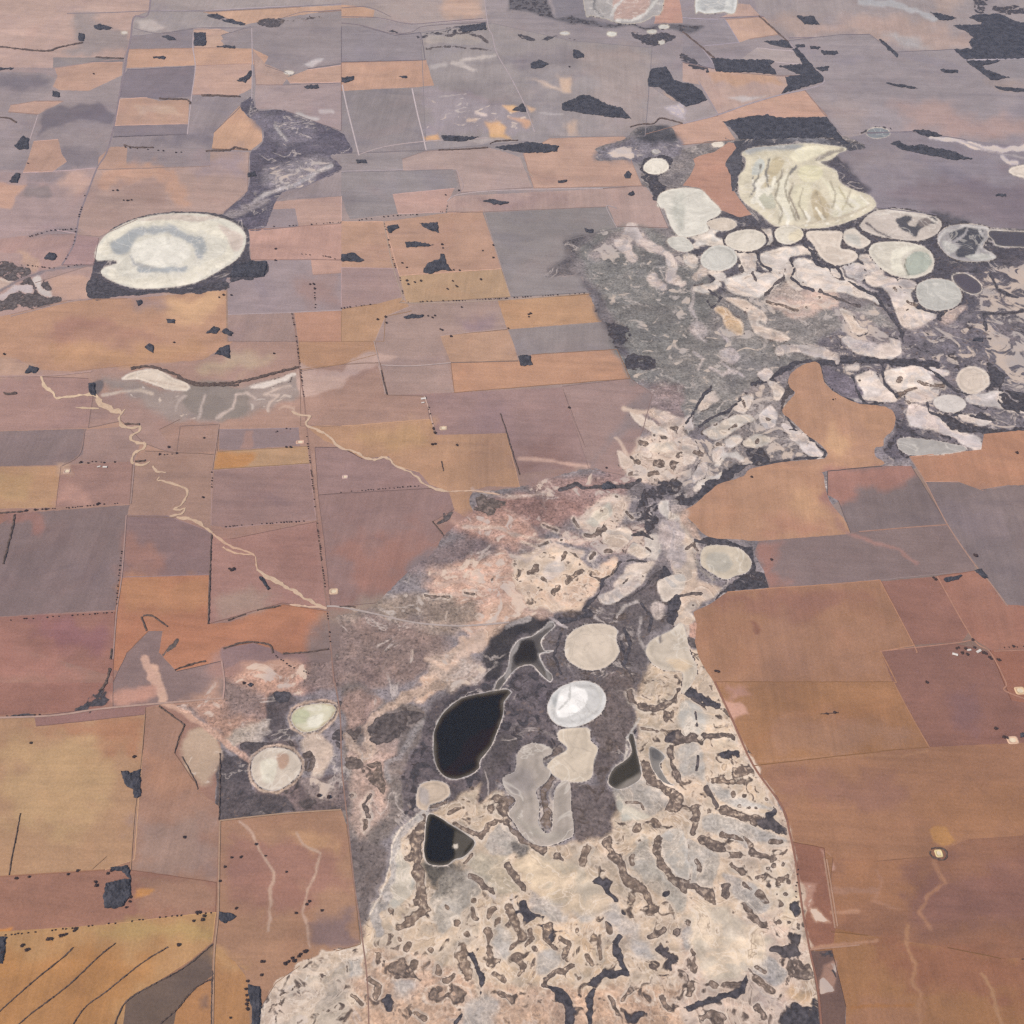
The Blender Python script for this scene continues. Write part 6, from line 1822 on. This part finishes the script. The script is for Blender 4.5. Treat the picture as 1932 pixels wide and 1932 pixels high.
# surface colour -> albedo: veil taken off, part of the far blue-purple haze stays painted in
far_w = np.clip(1 - PV[:, 1] / 900, 0, 1)[:, None] * (SS < .2)[:, None]
C = C * (1 - far_w * np.array([.055, .03, .10]))
T = np.exp(-HAZE_D * slant)[:, None]
ALB = np.clip((C - np.array(VEIL) * (1 - T)) / (np.array(K_LIGHT) * T), .006, .88)

def mesh_np(name, co, fa, mats, attrs):
    me = bpy.data.meshes.new(name)
    me.vertices.add(len(co)); me.vertices.foreach_set('co', np.ascontiguousarray(co, np.float32).ravel())
    me.loops.add(len(fa) * 3); me.loops.foreach_set('vertex_index', np.ascontiguousarray(fa, np.int32).ravel())
    me.polygons.add(len(fa)); me.polygons.foreach_set('loop_start', np.arange(0, len(fa) * 3, 3, dtype=np.int32))
    me.update(calc_edges=True)
    for m in mats: me.materials.append(m)
    for an, arr in attrs.items():
        a = me.attributes.new(an, 'FLOAT_COLOR', 'POINT')
        full = np.ones((len(co), 4), np.float32); full[:, :3] = arr
        a.data.foreach_set('color', full.ravel())
    ob = bpy.data.objects.new(name, me); scene.collection.objects.link(ob)
    return ob
MASK = np.stack([D, SS, KK], 1)
facereg = top
fo = np.argsort(facereg, kind='stable'); bounds = np.searchsorted(facereg[fo], np.arange(len(regions) + 2))
names = {0: 'ground'}
for ri in range(len(regions) + 1):
    fs = FF[fo[bounds[ri]:bounds[ri + 1]]]
    if not len(fs): continue
    u, iv = np.unique(fs.ravel(), return_inverse=True); fl = iv.reshape(-1, 3)[:, ::-1]
    co = np.concatenate([G[u], np.zeros((len(u), 1))], 1)
    r = regions[ri - 1] if ri else None
    if ri == 0:
        # the same sheet runs on to the horizon
        far = 160000.
        c4 = ground([(LO, LO), (HI, LO), (HI, HI), (LO, HI)])
        base = len(co)
        ring = np.array([[*c4[0], 0], [*c4[1], 0], [*c4[2], 0], [*c4[3], 0], [-far, far, 0], [far, far, 0], [far, -far, 0], [-far, -far, 0]])
        co = np.concatenate([co, ring]); ft = []
        for a in range(4):
            p, q = base + a, base + (a + 1) % 4; ft += [(p, q + 4, q), (p, p + 4, q + 4)]
        ft = np.array(ft)[:, ::-1]
        n0 = len(fl); fl = np.concatenate([fl, ft])
        cc = np.concatenate([ALB[u], np.full((8, 3), .2)]); mk = np.concatenate([MASK[u], np.zeros((8, 3))])
        ob = mesh_np('ground', co, fl, [M_land, M_far], {'col': cc, 'mask': mk})
        mi = np.zeros(len(fl), np.int32); mi[n0:] = 1; ob.data.polygons.foreach_set('material_index', mi)
        me = ob.data
        # all faces up
        bm = bmesh.new(); bm.from_mesh(me)
        for f in bm.faces:
            if f.normal.z < 0: f.normal_flip()
        bm.to_mesh(me); bm.free()
    else:
        wet = r['name'] == 'salt_lake' and sum(lin(r['col'])) < .45
        mat = (M_marsh if r['name'] != 'field' else M_land) if r['name'] != 'salt_lake' else (M_brine if wet else M_salt)
        ob = mesh_np(r['name'], co, fl, [mat], {'col': ALB[u], 'mask': MASK[u]})
        if r['name'] == 'field':
            aa = ob.data.attributes.new('ang', 'FLOAT', 'POINT')
            aa.data.foreach_set('value', np.full(len(co), random.choice([.08, .08, 1.62]) + random.uniform(-.08, .08), np.float32))
        bm = bmesh.new(); bm.from_mesh(ob.data)
        for f in bm.faces:
            if f.normal.z < 0: f.normal_flip()
        bm.to_mesh(ob.data); bm.free()
        if r['label']: ob['label'] = r['label']
    ob['kind'] = 'structure'

def strip(P, wd, z):
    g = ground(P); n = len(g); vs = []
    for j in range(n):
        t = g[min(j + 1, n - 1)] - g[max(j - 1, 0)]; t /= np.hypot(*t) + 1e-9
        nr = np.array([-t[1], t[0]]); s_, fsh = mpp(P[j]); hw = wd * .5 * s_ / max(math.hypot(nr[0], nr[1] * fsh), .35)
        vs += [(*(g[j] + nr * hw), z), (*(g[j] - nr * hw), z)]
    return vs, [(2 * j + 1, 2 * j + 3, 2 * j + 2, 2 * j) for j in range(n - 1)]
def simple_obj(name, vs, fs, mat, parent=None):
    me = bpy.data.meshes.new(name); me.from_pydata([tuple(v) for v in vs], [], [tuple(f) for f in fs]); me.update()
    if mat: me.materials.append(mat)
    ob = bpy.data.objects.new(name, me); scene.collection.objects.link(ob)
    if parent: ob.parent = parent
    return ob

# worn strips and fence scrub along the straight paddock edges
random.seed(11)
for fi, r in enumerate(regions):
    if not r.get('raw'): continue
    vs, fs = [], []
    P = r['raw']
    for e_, (a, b) in enumerate(zip(P, P[1:] + P[:1])):
        L = math.hypot(b[0] - a[0], b[1] - a[1])
        if L < 55 or random.random() < .4 or min(a[0], b[0], a[1], b[1]) < 0 or max(a[0], b[0], a[1], b[1]) > W0: continue
        m = int(L / 16) + 1
        R = [(a[0] + (b[0] - a[0]) * q / m + random.uniform(-.5, .5), a[1] + (b[1] - a[1]) * q / m + random.uniform(-.5, .5)) for q in range(m + 1)]
        v_, f_ = strip(R, random.uniform(1.3, 2.2), .12 + .0004 * fi + .01 * (e_ % 5))
        o_ = len(vs); vs += v_; fs += [tuple(i + o_ for i in f) for f in f_]
    if fs:
        base = [int(r['col'][i:i + 2], 16) for i in (0, 2, 4)]; k_ = random.choice([.78, .84, .88, 1.1])
        hx = ''.join('%02X' % int(min(255, v * k_)) for v in base)
        ob = simple_obj('boundary_strip', vs, fs, rib_mat(hx)); ob['kind'] = 'structure'

# ------------------------------------------------------------------ roads, tracks and dry creek beds
for i, (kind, wd, hexc, P) in enumerate(ribbons):
    Q = []
    for (x, y) in P:
        if x < 8: x = -150
        if x > W0 - 8: x = W0 + 150
        if y < 8: y = -150
        if y > W0 - 8: y = W0 + 150
        Q.append((x, y))
    creek = kind == 'creek_bed'
    Q = catmull(Q, 10, closed=False)
    R = []
    for a, b in zip(Q[:-1], Q[1:]):
        L = math.hypot(b[0] - a[0], b[1] - a[1]); m = max(1, int(L / (5 if creek else 14)))
        for k in range(m): R.append((a[0] + (b[0] - a[0]) * k / m, a[1] + (b[1] - a[1]) * k / m))
    R.append(Q[-1])
    gp = ground(R); n = len(gp)
    vs = []; z = .3 + .05 * i
    for j in range(n):
        t = gp[min(j + 1, n - 1)] - gp[max(j - 1, 0)]; t /= np.hypot(*t) + 1e-9
        nr = np.array([-t[1], t[0]]); s_, fsh = mpp(R[j])
        # widths were read across the picture: keep the real width even by undoing the foreshortening
        scl = math.hypot(nr[0], nr[1] * fsh)
        hw = wd * .5 * s_ / max(scl, .35)
        if creek:
            hw *= .8 + .55 * float(vnoise(np.array([R[j][0] / 7 + i]), np.array([R[j][1] / 7]), 2)[0])
            o = float(vnoise(np.array([R[j][0] / 9]), np.array([R[j][1] / 9 + i]), 1)[0]) * wd * .35 * s_
            c = gp[j] + nr * o
            tp = min(1, (j + 1) / 4, (n - j) / 4); hw *= .4 + .6 * tp
        else: c = gp[j]; hw *= .8
        vs += [(*(c + nr * hw), z), (*(c - nr * hw), z)]
    fs = [(2 * j + 1, 2 * j + 3, 2 * j + 2, 2 * j) for j in range(n - 1)]
    ob = simple_obj(kind, vs, fs, rib_mat(hexc)); ob['kind'] = 'structure'

# ------------------------------------------------------------------ woods and tree belts: closed canopies over the plain
def canopy(P, label, name='woodland', hmin=8, hmax=18, rag=1.9):
    P = ragged(P, 4, rag, len(P))
    g = ground([(min(max(x, LO), HI), min(max(y, LO), HI)) for x, y in P])
    A = sum(p[0] * q[1] - q[0] * p[1] for p, q in zip(g, np.roll(g, -1, 0)))
    if A < 0: g = g[::-1]
    area = abs(A) / 2; sp = max(14., math.sqrt(area / 1600))
    lo = g.min(0); hi = g.max(0); inner = []
    xs = np.arange(lo[0] + sp / 2, hi[0], sp); ys = np.arange(lo[1] + sp / 2, hi[1], sp)
    for x in xs:
        for y in ys: inner.append((x + random.uniform(-.35, .35) * sp, y + random.uniform(-.35, .35) * sp))
    nb = len(g)
    vv = [Vector(p) for p in g] + [Vector(p) for p in inner]
    r = delaunay_2d_cdt(vv, [(i, (i + 1) % nb) for i in range(nb)], [], 0, 1e-3)
    ov = r[0]; tri = np.array(r[2]); ctr = np.array([(v[0], v[1]) for v in ov])[tri].mean(1)
    of = [tuple(t) for t, k_ in zip(tri.tolist(), inside(ctr, g)) if k_]
    vs = []; edgecount = {}
    for f in of:
        for a, b in zip(f, list(f[1:]) + [f[0]]):
            edgecount[(min(a, b), max(a, b))] = edgecount.get((min(a, b), max(a, b)), 0) + 1
    bd = {}
    for (a, b), c in edgecount.items():
        if c == 1: bd[a] = 1; bd[b] = 1
    for i, v in enumerate(ov):
        z = random.uniform(hmin, hmax) if i not in bd else random.uniform(hmin * .5, hmin)
        vs.append((v[0], v[1], z))
    fs = [tuple(f) for f in of]
    lowid = {}
    for i in bd:
        lowid[i] = len(vs); vs.append((ov[i][0], ov[i][1], 0.0))
    for f in of:
        for a, b in zip(f, list(f[1:]) + [f[0]]):
            if edgecount[(min(a, b), max(a, b))] == 1: fs.append((b, a, lowid[a], lowid[b]))
    ob = simple_obj(name, vs, fs, M_wood if name == 'woodland' else M_belt)
    ob['label'] = label; ob['category'] = 'wood' if name == 'woodland' else 'tree belt'; ob['kind'] = 'stuff'
    return ob
for P, label in woods: canopy(P, label)
for hw, P, label in belts:
    Q = catmull(P, 8, closed=False); R = []
    for a, b in zip(Q[:-1], Q[1:]):
        L = math.hypot(b[0] - a[0], b[1] - a[1]); m = max(1, int(L / 4))
        for k in range(m): R.append(((a[0] + (b[0] - a[0]) * k / m), (a[1] + (b[1] - a[1]) * k / m)))
    R.append(Q[-1]); R = np.array(R); n = len(R); Lf = []; Rt = []
    for j in range(n):
        t = R[min(j + 1, n - 1)] - R[max(j - 1, 0)]; t /= np.hypot(*t) + 1e-9
        nr = np.array([-t[1], t[0]]); w1 = hw * random.uniform(.3, 1.15); w2 = hw * random.uniform(.3, 1.15)
        Lf.append(tuple(R[j] + nr * w1)); Rt.append(tuple(R[j] - nr * w2))
    canopy(Lf + Rt[::-1], label, 'tree_belt', 7, 13, .3)

# ------------------------------------------------------------------ single trees
def crown_mesh(seed):
    r = random.Random(seed); bm = bmesh.new()
    for i in range(26):
        a = r.uniform(0, 6.283); rr = math.sqrt(r.random()) * .72; z = .62 + r.uniform(-.25, .32) * (1 - rr * .5)
        s = r.uniform(.2, .38)
        q = bmesh.ops.create_icosphere(bm, subdivisions=1, radius=s, matrix=Matrix.Translation((rr * math.cos(a), rr * math.sin(a), z)))
        for v in q['verts']: v.co += Vector((r.uniform(-.06, .06), r.uniform(-.06, .06), r.uniform(-.05, .05)))
    me = bpy.data.meshes.new('crown'); bm.to_mesh(me); bm.free(); me.materials.append(M_leaf)
    return me
def trunk_mesh():
    bm = bmesh.new()
    bmesh.ops.create_cone(bm, cap_ends=True, segments=7, radius1=.07, radius2=.035, depth=.6, matrix=Matrix.Translation((0, 0, .3)))
    for sx, sy in ((.3, .1), (-.2, .25), (.05, -.3)):
        m = Matrix.Translation((sx / 2, sy / 2, .62)) @ Vector((sx, sy, .35)).to_track_quat('Z', 'Y').to_matrix().to_4x4()
        bmesh.ops.create_cone(bm, cap_ends=True, segments=5, radius1=.03, radius2=.012, depth=.45, matrix=m)
    me = bpy.data.meshes.new('trunk'); bm.to_mesh(me); bm.free(); me.materials.append(M_bark)
    return me
CR = [crown_mesh(s) for s in range(5)]; TR = trunk_mesh()
spots = []
for sp, text, P in rows:
    acc = 0
    for a, b in zip(P[:-1], P[1:]):
        L = math.hypot(b[0] - a[0], b[1] - a[1]); t = acc
        while t < L:
            spots.append((a[0] + (b[0] - a[0]) * t / L + random.uniform(-1, 1), a[1] + (b[1] - a[1]) * t / L + random.uniform(-.7, .7), random.uniform(6, 12) * S, text, 'row'))
            t += sp * random.choice([.5, .6, .8, 1, 1.2, 2.6])
        acc = t - L
for dia, text, P in dots:
    for (x, y) in P: spots.append((x, y, dia * random.uniform(.8, 1.15), text, 'dot'))
spots.sort(key=lambda s: -s[1])
NEAR = 296
allcr = []
for i, (x, y, dia, text, kd) in enumerate(spots):
    g = ground([(x, y)])[0]; mp_, fsh = mpp((x, y)); rad = max(dia * mp_ / 2, 7.0)
    hh = min(rad, 17) * random.uniform(.9, 1.15); rz = random.uniform(0, 6.28)
    if i < NEAR:
        e = bpy.data.objects.new('tree', None); scene.collection.objects.link(e)
        e.empty_display_size = 5
        e.location = (g[0], g[1], 0); e.rotation_euler = (0, 0, rz); e.scale = (rad, rad, hh)
        e['label'] = ('small dark tree, one of the ' if kd == 'dot' else 'small dark tree in the ') + text
        e['category'] = 'tree'; e['group'] = text
        c = bpy.data.objects.new('crown', CR[i % 5]); scene.collection.objects.link(c); c.parent = e
        t = bpy.data.objects.new('trunk', TR); scene.collection.objects.link(t); t.parent = e
    else: allcr.append((g[0], g[1], rad, hh, rz))
def pyd(me):
    co = np.zeros(len(me.vertices) * 3, np.float32); me.vertices.foreach_get('co', co)
    fa = np.zeros(len(me.loops), np.int32); me.loops.foreach_get('vertex_index', fa)
    return co.reshape(-1, 3), fa.reshape(-1, 3)
pc = [pyd(m) for m in CR]; cos, fas, off = [], [], 0
for i, (gx_, gy_, rad, hh, rz) in enumerate(allcr):
    co, fa = pc[i % 5]; c_, s_ = math.cos(rz), math.sin(rz)
    cos.append(np.stack([gx_ + rad * (co[:, 0] * c_ - co[:, 1] * s_), gy_ + rad * (co[:, 0] * s_ + co[:, 1] * c_), hh * co[:, 2]], 1)); fas.append(fa + off); off += len(co)
if cos:
    far = mesh_np('distant_trees', np.concatenate(cos), np.concatenate(fas), [M_leaf], {})
    far['kind'] = 'stuff'; far['label'] = 'small dark trees dotted along the distant fence lines and paddocks'; far['category'] = 'trees'
print('trees', len(spots))

# ------------------------------------------------------------------ farm sheds and dams
def shed(pt, rot, ln, label):
    g = ground([pt])[0]
    e = bpy.data.objects.new('farm_shed', None); scene.collection.objects.link(e)
    e.location = (g[0], g[1], 0); e.rotation_euler = (0, 0, math.radians(rot))
    e['label'] = label; e['category'] = 'shed'
    w = ln * .45; h = 6.; rh = 4.; x, y = ln / 2, w / 2
    simple_obj('wall', [(-x, -y, 0), (x, -y, 0), (x, y, 0), (-x, y, 0), (-x, -y, h), (x, -y, h), (x, y, h), (-x, y, h), (-x, 0, h + rh), (x, 0, h + rh)],
               [(0, 1, 5, 4), (2, 3, 7, 6), (1, 2, 6, 9, 5), (3, 0, 4, 8, 7)], M_wall, e)
    o = 1.2; d = .35
    prof = [(-y - o, h - .3), (0, h + rh + .4), (y + o, h - .3), (y + o, h + .1), (0, h + rh + .8), (-y - o, h + .1)]
    vs = [(-x - o, a, b) for a, b in prof] + [(x + o, a, b) for a, b in prof]
    fs = [tuple(range(6))[::-1], tuple(range(6, 12))] + [(k, (k + 1) % 6, 6 + (k + 1) % 6, 6 + k) for k in range(6)]
    simple_obj('roof', vs, fs, M_roof, e)
    dv = [(-5, -y - .2, 0), (5, -y - .2, 0), (5, -y - .2, 4.6), (-5, -y - .2, 4.6), (-5, -y + .05, 0), (5, -y + .05, 0), (5, -y + .05, 4.6), (-5, -y + .05, 4.6)]
    simple_obj('door', dv, [(0, 1, 2, 3), (1, 5, 6, 2), (3, 2, 6, 7), (4, 0, 3, 7), (5, 4, 7, 6)], M_door, e)
for pt, rot, ln, label in sheds: shed(pt, rot, ln * .75, label)
M_water = {}
def dam(pt, w, h, hexc, label):
    g = ground([pt])[0]; mp_, fsh = mpp(pt)
    e = bpy.data.objects.new('farm_dam', None); scene.collection.objects.link(e)
    e.location = (g[0], g[1], 0); e.rotation_euler = (0, 0, math.radians(4)); e['label'] = label; e['category'] = 'dam'
    X = w * mp_ / 2; Y = h * mp_ / fsh / 2
    rings = [(1.0, 0), (.86, 4.5), (.72, 4.5), (.5, .8)]
    vs = []
    N = 24
    for s, z in rings:
        for a in range(N):
            t = a / N * 2 * math.pi; c, q = math.cos(t), math.sin(t); k = (abs(c) ** 5 + abs(q) ** 5) ** (-1 / 5.)
            vs.append((X * s * c * k, Y * s * q * k, z + (random.uniform(-.5, .5) if z > 2 else 0)))
    fs = []
    for r_ in range(3):
        for a in range(N): b = (a + 1) % N; fs.append((r_ * N + a, r_ * N + b, (r_ + 1) * N + b, (r_ + 1) * N + a))
    fs.append(tuple(range(3 * N, 4 * N)))
    simple_obj('bank', vs, fs, rib_mat(hexc), e)
    wv = [(X * .58 * math.cos(a / N * 6.28319), Y * .58 * math.sin(a / N * 6.28319), 1.6) for a in range(N)]
    simple_obj('water', wv, [tuple(range(N))], rib_mat('E2D2B4'), e)
for q in dams: dam(*q)

# ------------------------------------------------------------------ the air
bm = bmesh.new(); bmesh.ops.create_cube(bm, size=1)
me = bpy.data.meshes.new('haze'); bm.to_mesh(me); bm.free()
hz = bpy.data.objects.new('haze', me); scene.collection.objects.link(hz)
hz.scale = (330000, 330000, HGT + 101); hz.location = (0, 0, (HGT + 101) / 2 - 1)
hz['kind'] = 'stuff'; hz['label'] = 'thin bluish haze over the whole plain'; hz['category'] = 'haze'
m = bpy.data.materials.new('air'); m.use_nodes = True; nt = m.node_tree
nt.nodes.remove(nt.nodes['Principled BSDF'])
pv = nt.nodes.new('ShaderNodeVolumePrincipled'); pv.inputs['Density'].default_value = HAZE_D; pv.inputs['Color'].default_value = (*HAZE_C, 1)
nt.links.new(pv.outputs[0], nt.nodes['Material Output'].inputs['Volume'])
me.materials.append(m)
